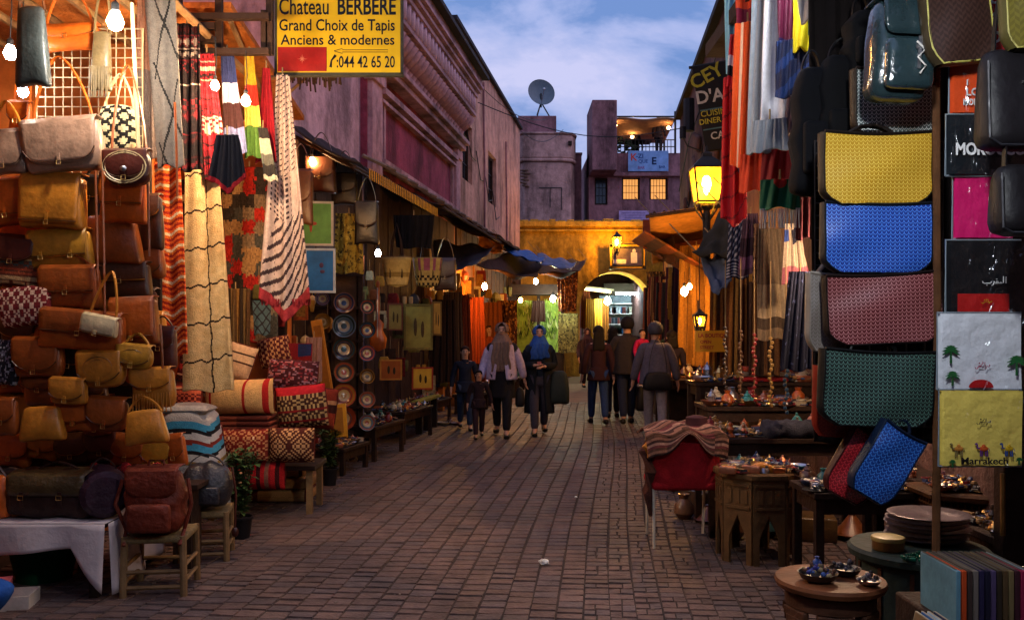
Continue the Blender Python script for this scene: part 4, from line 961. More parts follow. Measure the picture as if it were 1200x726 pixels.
# plants
def plant(label, base, h, pr, ph, leaves=150, seed=1):
    t = thing('potted_plant', label, 'potted plant', base); r = random.Random(seed)
    m = MB(); m.lathe([(pr*.72, 0), (pr*.95, ph*.9), (pr*1.08, ph*.9), (pr*1.08, ph), (pr*.95, ph), (pr*.9, ph*.88), (0, ph*.86)], n=18); m.build('pot', cm('#1a171a', .5), t)
    m = MB(); m.lathe([(pr*.88, ph*.87), (0, ph*.9)], n=14); m.build('soil', JOINT, t)
    st = MB(); lf = MB()
    for k in range(9):
        a = r.uniform(0, 6.28); e_ = (r.uniform(.3, 1)*pr*1.1)
        p = [Vector((e_*.25*math.cos(a)*q, e_*.25*math.sin(a)*q, ph*.9+(h-ph)*.9*q/4))*1 for q in range(5)]; p = [Vector((x.x*(1+.1*q), x.y*(1+.1*q), x.z)) for q, x in enumerate(p)]
        st.tube(p, .004, 4)
        for _ in range(leaves//9):
            q = r.uniform(.35, 3.95); i = int(q); b_ = p[i].lerp(p[i+1], q-i); an = r.uniform(0, 6.28); l = r.uniform(.04, .085)*1.1; dr = Vector((math.cos(an), math.sin(an), r.uniform(-.1, .9))).normalized(); sd_ = dr.cross(Vector((0, 0, 1))).normalized()*l*.24
            lf.c = None; lf.add([b_, b_+dr*l*.5+sd_, b_+dr*l-Vector((0, 0, l*.2)), b_+dr*l*.5-sd_], [(0, 1, 2, 3)])
    st.build('stem', cm('#3c3a20', .8), t); lf.build('leaves', mat('herb_leaf', (.055, .10, .025), .6, .45, 12, .1), t, smooth=False)
    return t
plant('leafy green plant in a black pot standing beside the black bag stool', (at(0, 0, 6.9).x*0-2.07, 6.85, 0), .74, .088, .17, 420, 4)
plant('smaller bushy plant in a black pot at the right end of the cushions', (-1.86, 9.15, 0), .64, .085, .18, 380, 9)

# stools
def stool(label, loc, w, h, rz=0, group='pale wooden stools carrying bags'):
    t = thing('wooden_stool', label, 'stool', loc, rz, group)
    m = MB(); m.rbox((0, 0, h-.02), (w*.98, w*.98, .045), .02); m.build('seat', mat('rush_seat', hx('#7a6644'), .9, .3, 40, .5), t)
    for a in (-1, 1):
        for b_ in (-1, 1): m = MB(); m.tube([(a*w*.46, b_*w*.46, 0), (a*w*.45, b_*w*.45, h*.5), (a*w*.44, b_*w*.44, h)], .022, 8); m.build('leg', LWOOD, t)
    for z in (.16, .42):
        for s_ in (-1, 1):
            m = MB(); m.tube([(-w*.46, s_*w*.455, h*z), (w*.46, s_*w*.455, h*z)], .013, 6); m.build('rung', LWOOD, t)
            m = MB(); m.tube([(s_*w*.455, -w*.46, h*z+.03), (s_*w*.455, w*.46, h*z+.03)], .013, 6); m.build('rung', LWOOD, t)
    return t
stool('pale stool under the reddish backpack beside the white cloth table', (-2.16, 5.52, 0), .38, .36, .12)
stool('pale stool under the black bag, next to the potted plant', (-2.16, 6.3, 0), .36, .34, .2)
# backpack on the stool
t = thing('leather_backpack', 'soft reddish brown leather backpack slumped on the front stool', 'backpack', (-2.15, 5.42, .375), .1)
BR = mat('worn_red_leather', hx('#6d2c1c'), .5, .4, 6, .7)
m = MB(); m.rbox((0, 0, .19), (.36, .25, .40), .10, lambda x, y, z, o: (o.x*(1-.2*max(0, z)**2+.05*math.sin(z*9)), o.y*(1-.35*max(0, z)+.05*math.sin(z*11+x*3)), o.z), k=7); m.build('body', BR, t)
m = MB(); m.rbox((0, -.155, .11), (.25, .06, .17), .028, k=3); m.build('front_pocket', BR, t)
m = MB(); flap(m, .30, .4, .2, .385, .17, ex=3); m.build('flap', BR, t, solid=.006)
m = MB(); m.tube([(-.05, 0, .38), (-.04, 0, .43), (.04, 0, .43), (.05, 0, .38)], .009, 6); m.build('handle', BR, t)
for s_ in (-1, 1):
    m = MB(); m.tube([(s_*.19, -.02, .32), (s_*.22, -.06, .18), (s_*.17, -.02, .02), (s_*.16, -.10, -.06)], .012, 6); m.build('strap', BR, t)
t = thing('duffel_bag', 'round black leather bag with a strap on the rear stool', 'bag', (-2.13, 6.25, .36), .15)
BB = mat('black_leather', (.022, .02, .024), .42, .4, 8, .5)
m = MB(); m.rbox((0, 0, .155), (.36, .27, .32), .12, lambda x, y, z, o: (o.x*(1-.22*max(0, z)**2), o.y*(1-.4*max(0, z)), o.z+.01*math.sin(x*8)), k=6); m.build('body', BB, t)
m = MB(); strap(m, .12, .29, .08, r=.014); m.build('handle', BB, t)
m = MB(); m.rbox((.0, -.15, .10), (.22, .04, .12), .018, k=2); m.build('front_pocket', BB, t)
m = MB(); m.tube([(.18, -.05, .28), (.21, -.08, .1), (.2, -.06, -.14)], .008, 5); m.ball((.2, -.06, -.17), (.025, .015, .035)); m.build('tassel', leather('darkred'), t)

# white cloth table
t = thing('draped_table', 'low table under a white cloth at the left, covered with leather goods', 'table', (-3.05, 5.75, 0))
m = MB(); m.box((0, 0, .43), (1.25, .9, .03)); m.build('tabletop', DWOOD, t)
for a in (-.56, .56):
    for b_ in (-.4, .4): m = MB(); m.box((a, b_, .207), (.05, .05, .415)); m.build('leg', DWOOD, t)
WCL = mat('white_tablecloth', hx('#b7a8a6'), .9, .12, 6, .25)
t = thing('tablecloth', 'creased white cloth over the low table, its corner hanging to the ground', 'tablecloth', (-3.05, 5.75, 0))
m = MB(); m.grid(lambda u, v: (-.66+1.32*u, -.475+.95*v, .455+.004*math.sin(u*19)*math.sin(v*13)), 20, 12)
m.grid(lambda u, v: (-.66+1.32*u+.0, -.475-.018-.022*math.sin(u*21)*v-.02*v, .455-(.17+.03*math.sin(u*5)+.26*max(0, (u-.86)/.14)**.7)*v), 40, 8)
m.grid(lambda u, v: (.66+.015+.03*math.sin(u*19)*v+.02*v, -.475+.95*u, .455-(.42-.10*u)*v), 26, 10); m.build('cloth', WCL, t, solid=.004)
t = thing('plastic_tub', 'dark green round tub in the shadow under the white cloth table', 'tub', (-3.0, 5.75, 0)); m = MB(); m.lathe([(.16, 0), (.22, .26), (.235, .27), (.22, .28), (.15, .05), (0, .05)], n=22); m.build('tub', cm('#0c4a2c', .5), t)
t = thing('cardboard_box', 'small open pink and white cardboard box on the ground at the left corner', 'box', (-2.92, 5.17, 0), .2)
m = MB(); 
for c, d in (((0, -.10, .04), (.3, .006, .08)), ((0, .10, .04), (.3, .006, .08)), ((-.15, 0, .04), (.006, .2, .08)), ((.15, 0, .04), (.006, .2, .08)), ((0, 0, .004), (.3, .2, .006))): m.box(c, d)
m.build('tray', cm('#b9a99a'), t); m = MB(); m.box((-.06, .02, .10), (.16, .14, .10), rz=.2); m.build('pink_packet', cm('#c25a5c'), t)
# goods on the table
t = thing('travel_bag', 'large dark brown travel bag with front buckles on the white cloth', 'bag', (-2.78, 5.5, .457), -.02)
DBR = mat('oxblood_leather', hx('#33201b'), .45, .4, 7, .6)
m = MB(); m.rbox((0, 0, .14), (.56, .3, .28), .08, lambda x, y, z, o: (o.x*(1-.10*max(0, z)), o.y*(1-.4*max(0, z)), o.z+.012*math.sin(x*7)), k=6); m.build('body', DBR, t)
m = MB(); flap(m, .47, .28, .28, .268, .12, ex=10, bulge=.02); m.build('flap', mat('olive_leather', hx('#4c3a1e'), .42, .4, 8, .5), t, solid=.008)
for x in (-.13, .1):
    m = MB(); m.box((x, -.185, .13), (.022, .008, .09)); m.build('tab', DBR, t); m = MB(); m.tube([(x-.016, -.196, .13), (x+.016, -.196, .13), (x+.016, -.196, .155), (x-.016, -.196, .155), (x-.016, -.196, .13)], .003, 4); m.build('buckle', BRASS, t)
m = MB(); strap(m, .15, .26, .07, r=.014); m.build('handle', DBR, t)
t = thing('duffel_bag', 'dark purple brown cylindrical bag at the right end of the white cloth', 'bag', (-2.52, 5.52, .457), .5)
m = MB(); m.M = Matrix.Translation((0, 0, .15)) @ Euler((PI/2, 0, 0)).to_matrix().to_4x4(); m.lathe([(0, -.2), (.11, -.2), (.14, -.17), (.15, 0), (.14, .17), (.11, .2), (0, .2)], n=20); m.build('body', mat('plum_leather', hx('#33202a'), .45, .4, 7, .5), t)
m = MB(); strap(m, .08, .27, .08, r=.012); m.build('handle', DBR, t)
t = thing('leather_pouch', 'upright orange tan leather pouch at the left end of the white cloth', 'pouch', (-3.1, 5.42, .457)); m = MB(); m.rbox((0, 0, .13), (.15, .12, .26), .045, lambda x, y, z, o: (o.x*(1-.3*max(0, z)), o.y*(1-.5*max(0, z)), o.z), k=4); m.build('body', leather('orange'), t); m = MB(); m.tube([(-.04, 0, .25), (0, 0, .31), (.04, 0, .25)], .008, 5); m.build('loop', leather('dark'), t)
for i, (x, y, z, w, c, lab) in enumerate(((-2.95, 5.85, .46, .34, ['#5c2018', '#a08068', '#2c1c18'], 'folded red and beige patterned cloth at the back left of the white table'), (-2.65, 5.9, .46, .30, ['#8c1c1e', '#3a1a1a', '#9a5a3a'], 'folded crimson cloth in the middle of the white table back'), (-2.42, 5.9, .46, .26, ['#7a1c1c', '#2a1818', '#a0483a'], 'folded dark red cloth at the right end of the white table'), (-3.25, 5.8, .46, .3, ['#2a2528', '#8a7a6c', '#4a2c28'], 'dark patterned cloth heap at the left edge of the white table'))):
    t = thing('folded_cloth', lab, 'cloth', (x, y, z), R.uniform(-.2, .2))
    m = MB()
    for k in range(4): m.rbox((R.uniform(-.02, .02), 0, .03+k*.055), (w, .24, .052), .024, lambda a, b_, c_, o: (o.x, o.y, o.z+.015*math.sin(a*5+k)), k=4, col=lambda a, b_, c_: jit(hx(R.choice(c)), .2))
    m.build('folds', CLOTH, t)
t = thing('scarf_heap', 'bright red scarf strewn over the leather goods on the white table', 'scarf', (-2.55, 5.72, .60)); m = MB(); m.grid(lambda u, v: ((u-.5)*.55, (v-.5)*.3, .06+.035*math.sin(u*17+v*5)+.03*math.sin(v*14)), 30, 16, lambda u, v: jit(hx('#861a1e') if (u*11+v*3) % 1 > .3 else hx('#34191a'))); m.build('cloth', CLOTH, t, solid=.01)
# ================================================================ LAMPS
WH = mat('cool_bulb_glow', (.80, .92, 1.0), .5, 0, 9, 0, emit=420)
WM = mat('warm_bulb_glow', (1.0, .50, .16), .5, 0, 9, 0, emit=230)
WM2 = mat('soft_warm_glow', (1.0, .45, .10), .5, 0, 9, 0, emit=300)
def bulb(label, p, m, r=.04, cord=.5, em=None, group=None):
    t = thing('light_bulb', label, 'light bulb', p, 0, group)
    b = MB(); b.lathe([(0, -r*1.1), (r*.7, -r*.75), (r, 0), (r*.75, r*.7), (r*.42, r*1.3), (0, r*1.35)], n=12); b.build('glass', m, t)
    b = MB(); b.lathe([(r*.45, r*1.3), (r*.48, r*2.2), (r*.2, r*2.5), (0, r*2.5)], n=10); b.build('socket', BLACKM, t)
    b = MB(); b.tube([(0, 0, r*2.5), (.01, 0, cord*.5), (0, 0, cord)], .004, 4); b.build('cord', BLACKM, t)
    return t
bulb('big glaring white bulb hanging above the leather bags', at(135, 26, 5.15), mat('g1', (1.0, .90, .74), .5, 0, 9, 0, emit=850), .048, .5)
bulb('small white bulb at the top left corner of the bag stall', at(12, 63, 5.7), mat('g2', (1.0, .92, .8), .5, 0, 9, 0, emit=180), .04, .6)
bulb('small bluish bulb standing in for a reflection behind the grey snakeskin bag', at(27, 108, 5.95), mat('g3', (.6, .7, 1.0), .5, 0, 9, 0, emit=90), .035, .6)  # glowing bulb put in for a bright reflection at this spot
bulb('glaring white bulb hanging among the striped rugs', at(288, 119, 6.15), mat('g4', (1.0, .70, .40), .5, 0, 9, 0, emit=2600), .032, .35)
bulb('orange pink bulb hidden among the red rugs', at(252, 101, 6.35), mat('g5', (1.0, .48, .22), .5, 0, 9, 0, emit=700), .03, .35)
bulb('warm bulb deep inside the bag stall above the wire grid', at(70, -25, 6.5), mat('g6', (1.0, .42, .10), .5, 0, 9, 0, emit=620), .05, .4)
bulb('warm bulb under the rush roof of the rug stall', at(222, -30, 7.4), mat('g7', (1.0, .40, .10), .5, 0, 9, 0, emit=620), .05, .3)
bulb('unseen fill bulb added behind the berber rug to light the stacked cushions', at(336, 225, 7.62), mat('g8', (1.0, .52, .20), .5, 0, 9, 0, emit=900), .045, .5)  # added fill light for cushions and rugs, hidden by the berber shawl
bulb('small bluish white bulb hanging near the straw baskets', at(443, 297, 11.6), mat('g9', (.62, .78, 1.0), .5, 0, 9, 0, emit=260), .04, .6)
bulb('orange bulb glowing under the dark tarpaulin', at(568, 336, 19), mat('g10', (1.0, .42, .08), .5, 0, 9, 0, emit=1100), .06, .5)
bulb('orange bulb glowing above the green lit stall', at(628, 330, 23), mat('g11', (1.0, .44, .10), .5, 0, 9, 0, emit=1000), .06, .5)
bulb('small warm bulb at the left side of the green lit stall', at(610, 352, 25.5), mat('g12', (1.0, .5, .15), .5, 0, 9, 0, emit=150), .06, .3)
bulb('cool white bulb in front of the green lit stall', at(648, 350, 25.6), mat('g13', (.8, 1.0, .85), .5, 0, 9, 0, emit=420), .08, .4)
bulb('pale green bulb glowing inside the archway', at(712, 353, 31.6), mat('g14', (.9, 1.0, .5), .5, 0, 9, 0, emit=420), .12, .9)
bulb('warm bulb under the right hand roof boards, the left one of two', at(802, 342, 13.2), mat('g15', (1.0, .46, .10), .5, 0, 9, 0, emit=800), .055, .3)
bulb('smaller warm bulb just above right of its brighter neighbour', at(808, 336, 13.5), mat('g16', (1.0, .45, .12), .5, 0, 9, 0, emit=260), .04, .3)
bulb('white bulb over the right shop lighting the hanging tote bags', at(1060, -125, 2.15), mat('g17', (.92, .96, 1.0), .5, 0, 9, 0, emit=780), .05, .4)
bulb('unseen warm fill bulb added behind the tote bags to light the metalware', at(1005, 292, 6.3), mat('g18', (1.0, .66, .40), .5, 0, 9, 0, emit=1500), .04, .5)  # added fill for the dark right tables, out of sight behind the totes

bulb('white bulb just above the frame lighting the football shirts', at(935, -75, 4.75), mat('g19', (.95, .96, 1.0), .5, 0, 9, 0, emit=480), .045, .4)
bulb('unseen warm fill bulb added under the tasselled awning above the paintings', at(366, 190, 10.2), mat('g20', (1.0, .5, .18), .5, 0, 9, 0, emit=800), .04, .3)  # added to brighten the left shops, kept behind the hanging goods
# street lantern
def lantern_glass():
    if 'lantern_glass' in MATS: return MATS['lantern_glass']
    m = mat('lantern_glass', (1.0, .55, .10), .3, .1, 5, 0); n = m.node_tree.nodes; l = m.node_tree.links.new
    b = n['Principled BSDF']; b.inputs['Emission Color'].default_value = (1.0, .42, .035, 1); b.inputs['Emission Strength'].default_value = .95
    tr = n.new('ShaderNodeBsdfTransparent'); tr.inputs[0].default_value = (1, .72, .30, 1); mx = n.new('ShaderNodeMixShader'); mx.inputs[0].default_value = .55
    l(b.outputs[0], mx.inputs[1]); l(tr.outputs[0], mx.inputs[2]); l(mx.outputs[0], n['Material Output'].inputs[0]); return m
def lantern(label, p, h, emit, post):
    t = thing('street_lantern', label, 'street lantern', p)
    g_ = lantern_glass()
    b = MB(); b.lathe([(0, h*.18), (h*.05, h*.24), (h*.11, h*.42), (h*.09, h*.56), (h*.04, h*.62), (0, h*.63)], n=12); b.build('bulb', mat('lantern_bulb_%d' % emit, (1.0, .66, .09), .5, 0, 9, 0, emit=emit*22), t)
    b = MB(); b.box((0, 0, h*.40), (h*.50, h*.50, h*.74), taper=1.0); b.v = [(x*(1+.42*(z/h-.03)), y*(1+.42*(z/h-.03)), z) if True else 0 for x, y, z in b.v]; b.build('glass', g_, t)
    b = MB()
    for s_ in (-1, 1):
        for q in (-1, 1): b.tube([(s_*h*.245, q*h*.245, h*.02), (s_*h*.345, q*h*.345, h*.79)], .013, 6)
    for z, w in ((.02, .25), (.79, .35)): b.tube([(-h*w, -h*w, h*z), (h*w, -h*w, h*z), (h*w, h*w, h*z), (-h*w, h*w, h*z), (-h*w, -h*w, h*z)], .014, 5, cap=False)
    b.build('frame', BLACKM, t)
    b = MB(); b.lathe([(h*.52, h*.80), (h*.44, h*.86), (h*.22, h*1.02), (h*.15, h*1.06), (h*.15, h*1.13), (h*.05, h*1.18), (h*.03, h*1.3), (0, h*1.32)], n=4); b.v = [(x*math.cos(PI/4)-y*math.sin(PI/4), x*math.sin(PI/4)+y*math.cos(PI/4), z) for x, y, z in b.v]; b.build('hood', BLACKM, t, smooth=False)
    b = MB(); b.lathe([(h*.10, 0), (h*.14, -.04), (h*.07, -.10), (h*.09, -.16), (.05, -.20), (.05, -post), (0, -post)], n=12)
    for a in range(4):
        q = a*PI/2+PI/4; b.tube([(h*.33*math.cos(q), h*.33*math.sin(q), -.01), (h*.26*math.cos(q), h*.26*math.sin(q), -.10), (h*.05*math.cos(q), h*.05*math.sin(q), -.24)], .012, 5)
    b.build('stem', BLACKM, t); return t
LP = at(828, 238, 11.5)
t = lantern('glowing amber street lantern with a black iron frame above the right awnings', LP, .56, 26, .75)
b = MB(); b.tube([(0, 0, -.72), (.1, 0, -.8), (.85, .05, -.8)], .03, 8); b.tube([(.05, 0, -.62), (.5, .02, -.3), (.85, .05, -.25)], .016, 6); b.build('wall_bracket', BLACKM, t)
t = lantern('small amber lantern glowing low beside the yellow signboard', at(820, 384, 10.6), .19, 30, .08)
b = MB(); b.tube([(0, 0, .24), (0, .02, .5), (0.0, .02, .9)], .006, 5); b.build('chain', BLACKM, t)
t = lantern('bright yellow lantern mounted above the framed sign on the arch wall', at(723, 290, 28.7), .42, 115, .16)
b = MB(); b.tube([(0, 0, -.12), (0, 1.3, -.12)], .03, 6); b.build('wall_bracket', BLACKM, t)
t = thing('tube_light', 'bright bluish tube light over the shelves seen through the arch', 'tube light', at(739, 344, 37.6))
m = MB(); m.tube([(-.62, 0, 0), (.62, 0, 0)], .045, 8); m.build('tube', mat('tube_glow', (.75, .92, 1.0), .5, 0, 9, 0, emit=190), t); m = MB(); m.box((0, .03, .075), (1.35, .12, .05)); m.build('housing', STEEL, t)
t = thing('tube_light', 'slanting warm tube light on the left inside the arch', 'tube light', at(700, 340, 32.5), ry=.12)
m = MB(); m.tube([(-.5, 0, 0), (.5, 0, 0)], .05, 8); m.build('tube', mat('tube_glow2', (1.0, .72, .35), .5, 0, 9, 0, emit=5), t); m = MB(); m.box((0, .03, .08), (1.2, .12, .05)); m.build('housing', STEEL, t)

# ================================================================ SIGNS
YEL = mat('yellow_sign_paint', hx('#c9a712'), .5, .10, 3, .08)
t = thing('carpet_sign', 'large yellow hanging signboard advertising carpets above the left stall', 'sign', at(397.5, 88, 7.5), rz=.0)
sw, sh = S(147, 7.5), S(100, 7.5)
m = MB(); m.box((0, 0, sh/2), (sw, .04, sh)); m.build('board', YEL, t)
m = MB()
for c, d in (((0, 0, 0), (sw+.03, .06, .025)), ((0, 0, sh), (sw+.03, .06, .025)), ((-sw/2, 0, sh/2), (.02, .06, sh)), ((sw/2, 0, sh/2), (.02, .06, sh))): m.box(c, d)
m.build('frame', cm('#3a3a30'), t)
u = S(1, 7.5); NAVY = cm('#0c1220', .5)
for s_, py, fx0, fx1, sz, bd in (('Chateau', 18, 328, 386, 27, .012), ('BERBERE', 18, 396, 464, 27, .022), ('Grand Choix de Tapis', 37, 328, 463, 19, .012), ('Anciens & modernes', 53.5, 330, 463, 17, .012), (':044 42 65 20', 80, 395, 463, 19, .012)):
    text(t, s_, sz*u, (((fx0+fx1)/2-397.5)*u, -.023, (88-py)*u), NAVY, bold=bd, fit=(fx1-fx0)*u)
m = MB(); m.box(((355-397.5)*u, -.024, (88-70.5)*u), (57*u, .006, 28*u)); m.build('red_panel', cm('#8e1612', .55), t)
m = MB()
for k in range(8): 
    a = k*PI/4; r1 = 4*u if k % 2 else 6*u; m.add([((355-397.5)*u+r1*math.cos(a), -.029, (88-70.5)*u+r1*math.sin(a)), ((355-397.5)*u+1.3*u*math.cos(a+.4), -.029, (88-70.5)*u+1.3*u*math.sin(a+.4)), ((355-397.5)*u, -.029, (88-70.5)*u), ((355-397.5)*u+1.3*u*math.cos(a-.4), -.029, (88-70.5)*u+1.3*u*math.sin(a-.4))], [(0, 3, 2, 1)])
m.build('star_motif', cm('#b8745a'), t)
m = MB(); Z = (88-61)*u
m.tube([((392-397.5)*u, -.026, Z), ((402-397.5)*u, -.026, Z+3*u), ((402-397.5)*u, -.026, Z+1.3*u), ((455-397.5)*u, -.026, Z+1.3*u), ((455-397.5)*u, -.026, Z-1.3*u), ((402-397.5)*u, -.026, Z-1.3*u), ((402-397.5)*u, -.026, Z-3*u), ((392-397.5)*u, -.026, Z)], .0025, 4); m.build('arrow', NAVY, t)
m = MB(); m.tube([((394-397.5)*u, -.026, (88-66)*u), ((389-397.5)*u, -.026, (88-72)*u), ((388-397.5)*u, -.026, (88-80)*u)], [.012, .006, .012], 6); m.build('telephone_symbol', NAVY, t)
m = MB(); m.tube([(-sw/2-.0, .0, sh+.3), (-sw/2-.6, .3, sh+.3)], .02, 6); m.tube([(-sw*.3, 0, sh), (-sw*.3, 0, sh+.32), (-sw/2-.6, .3, sh+.32)], .016, 6); m.build('hanger', BLACKM, t)
t = thing('palm_mat', 'ragged palm fringe hanging under the yellow carpet sign', 'palm fringe', at(370, 86, 8.1))
m = MB()
for k in range(40):
    x = S(-30+k*1.5, 8.1); m.tube([(x, 0, .02), (x+R.uniform(-.02, .03), -.01, -.06-.12*R.random()*(1 if 8 < k < 32 else .4))], .008, 4)
m.build('fronds', cm('#4a3626'), t)
m = MB(); m.tube([(-.45, .02, -.04), (.5, 0, .04)], .02, 6); m.tube([(-.48, .1, -.34), (-.02, .02, .03)], .014, 6); m.build('pole', LWOOD, t)

t = thing('yellow_signboard', 'small yellow signboard with red lettering on the right side of the street', 'sign', at(836, 412, 10.3))
w, h = S(43, 10.3), S(25, 10.3); m = MB(); m.box((0, 0, h/2), (w, .04, h)); m.build('board', mat('amber_sign_paint', hx('#c98f22'), .5, .1, 4, .05), t)
text(t, 'LA BOUTIQUE', .065, (0, -.024, h*.68), RED, bold=.02, fit=w*.85); text(t, 'OPEN', .05, (-w*.22, -.024, h*.40), RED, bold=.02); text(t, 'STREET', .05, (-w*.19, -.024, h*.14), RED, bold=.02)
m = MB(); m.lathe([(.03, 0), (.03, .006), (0, .006)], n=12); o = m.build('red_spot', RED, t, loc=(w*.33, -.022, h*.3)); o.rotation_euler.x = PI/2
m = MB(); 
for x in (-w*.4, w*.4): m.tube([(x, .03, h), (x, .03, h+.35)], .01, 5)
m.build('hanger', BLACKM, t)

t = thing('framed_sign', 'gold framed picture board hanging over the archway', 'framed sign', at(735, 315, 29.3))
w, h = S(42, 29.3), S(29, 29.3); m = MB(); m.box((0, 0, h/2), (w*.86, .05, h*.82)); m.build('picture', mat('framed_print', hx('#4c3e58'), .5, .5, 3, .1), t)
m = MB()
for c, d in (((0, -.02, .05), (w, .1, .1)), ((0, -.02, h-.05), (w, .1, .1)), ((-w/2+.05, -.02, h/2), (.1, .1, h)), ((w/2-.05, -.02, h/2), (.1, .1, h))): m.box(c, d)
m.build('frame', mat('gilt_frame', hx('#b27d1e'), .45, .2, 6, .1), t)
m = MB(); k_ = .035
for c, dd in (((0, -.075, .0), (w+.05, .05, k_)), ((0, -.075, h), (w+.05, .05, k_)), ((-w/2, -.075, h/2), (k_, .05, h-.04)), ((w/2, -.075, h/2), (k_, .05, h-.04)), ((0, -.075, .10), (w-.2, .02, k_)), ((0, -.075, h-.10), (w-.2, .02, k_)), ((-w/2+.1, -.075, h/2), (k_, .02, h-.24)), ((w/2-.1, -.075, h/2), (k_, .02, h-.24))): m.box(c, dd)
m.build('black_edging', BLACKM, t)
m = MB(); m.box((.22, -.03, h*.45), (.2, .02, .34)); m.ball((.22, -.035, h*.72), (.06, .01, .07), 8, 6); m.box((-.25, -.03, h*.3), (.42, .015, .14)); m.build('printed_figure', cm('#cdbfc4'), t)
m = MB(); m.tube([(-.4, 0, h), (-.4, .6, h+.1)], .015, 5); m.tube([(.4, 0, h), (.4, .6, h+.1)], .015, 5); m.build('hanger', BLACKM, t)

# cafe banner projecting from the right house
t = thing('cafe_banner', 'black projecting cafe banner with chalky yellow and white lettering', 'banner', at(845, 174, 14), ry=-.16)
w, h = S(52, 14), S(99, 14)
m = MB(); m.box((.1, 0, h/2), (w, .03, h)); m.build('cloth', mat('black_banner', hx('#1d1c1e'), .7, .2, 4, .2), t)
YL = cm('#a8a030', .6); LG = cm('#b9b4ac', .6)
text(t, 'CEY', .30, (-.02, -.02, h*.80), YL, bold=.02, ry=-.35); text(t, "D'AL", .28, (.02, -.02, h*.56), LG, bold=.02)
text(t, 'CUISINE', .13, (0, -.02, h*.40), YL, bold=.01); text(t, 'DINER DEJ', .12, (0, -.02, h*.31), YL, bold=.01); text(t, 'CAFE', .16, (.05, -.02, h*.12), LG, bold=.015)
m = MB()
for z in (h*.475, h*.245): m.box((.1, -.02, z), (w*.96, .008, .02))
m.build('rule_line', cm('#4a6b74'), t)
m = MB(); m.tube([(-w/2+.06, .03, h+.01), (w*.5+.6, .03, h+.01)], .025, 6); m.build('bracket', BLACKM, t); m = MB(); m.tube([(-w/2+.1, .03, 0), (w*.5+.45, .03, 0)], .02, 6); m.tube([(-w/2+.07, .03, h*.0), (-w/2-.16, .03, h*.1), (-w/2-.2, .03, h*.2)], .012, 5); m.build('bracket', BLACKM, t)

# ================================================================ LEFT AWNINGS
def awning(label, d0, d1, z0, z1, out, m_, nm='awning', sag=.1, ribs=7, fold=.02, thick=.02):
    t = thing(nm, label, 'awning', (-4.0, 0, 0), aL)
    b = MB(); x0, x1 = xl(d0), xl(d1)
    b.grid(lambda u, v: (x0+(x1-x0)*u, -.06-out*v, z0+(z1-z0)*v-sag*math.sin(PI*v)*(.6+.4*math.sin(u*11))+fold*math.sin(u*37)), 40, 8); b.build('canopy', m_, t, solid=thick)
    b = MB()
    for i in range(ribs): x = x0+(x1-x0)*(i+.5)/ribs; b.tube([(x, -.04, z0-.12), (x, -.06-out, z1-.06)], .022, 6)
    b.tube([(x0, -.06-out, z1-.05), (x1, -.06-out, z1-.05)], .022, 6); b.build('frame', DWOOD, t); return t
t = awning('dark sloping awning with a gold tasselled edge under the pink house', 9.7, 13.4, 3.92, 3.38, .88, mat('tarred_canvas', hx('#2c2426'), .9, .35, 4, .5))
m = MB(); x0, x1 = xl(10.1), xl(13.4)
for k in range(40):
    x = x0+(x1-x0)*k/39; m.box((x, -.985, 3.32), (.03, .006, .12))
m.build('fringe', mat('gold_fringe', hx('#c48a1c'), .7, .3, 9, .1), t)
t = awning('dark patched awning following the peach wall', 13.5, 19.0, 3.95, 3.45, 1.0, mat('patched_canvas', hx('#3a2a28'), .9, .4, 3, .5), ribs=9, sag=.2)
t = awning('rusty sheet awning at the far end of the peach wall', 19.2, 27.5, 4.0, 3.6, .9, TIN, ribs=8, sag=.1)
# corrugated strips and junk on the awning edge
t = thing('reed_screen', 'pale reed screen lying along the top of the left awnings', 'reed screen', (-4.0, 0, 0), aL)
m = MB()
for k in range(34): x = xl(12.6+k*.33); m.tube([(x, -.10, 4.03+.02*(k % 3)), (x+.33, -.34-.05*(k % 2), 3.93)], .03, 5)
m.build('reeds', mat('grey_reed', hx('#75665e'), .9, .35, 9, .3), t)
def tarp(label, pts, m_, nu=16, nv=10, sag=.25, wob=.05, nm='tarpaulin'):
    P0, P1, P2, P3 = [Vector(p) for p in pts]; o0 = (P0+P1+P2+P3)/4
    t = thing(nm, label, 'tarpaulin', o0); b = MB()
    def fn(u, v):
        p = (P0*(1-u)+P1*u)*(1-v)+(P3*(1-u)+P2*u)*v-o0
        return (p.x, p.y, p.z-sag*math.sin(PI*u)*math.sin(PI*v)+wob*math.sin(u*13+v*5)*math.sin(v*9+1))
    b.grid(fn, nu, nv); b.build('sheet', m_, t, solid=.012)
    for p in (P0, P1): b = MB(); b.tube([p-o0, p-o0+Vector((-.25, .3, .35))], .008, 4); b.build('rope', ROPE, t)
    return t
DT = mat('dark_tarp', hx('#27232e'), .6, .35, 3, .4); BT = mat('blue_tarp', hx('#1f4f98'), .45, .3, 4, .4); PT = mat('pale_tarp', hx('#606284'), .5, .3, 4, .4); OT = mat('orange_brown_tarp', hx('#a0602a'), .8, .35, 4, .4); BRT = mat('brown_tarp', hx('#4c3024'), .85, .4, 4, .5)
tarp('dark blue tarpaulin sagging over the stall behind the straw baskets', [at(508, 282, 16.5), at(580, 290, 18.8), at(552, 312, 15.5), at(504, 320, 14.5)], DT, sag=.12)
tarp('bright blue tarpaulin strip stretched across the lane', [at(588, 284, 22), at(640, 302, 23), at(632, 308, 21.5), at(596, 296, 21)], BT, sag=.05)
tarp('pale lilac tarpaulin strip beside the bright blue one', [at(630, 297, 23), at(676, 308, 24), at(668, 316, 22.6), at(628, 308, 22)], PT, sag=.05)
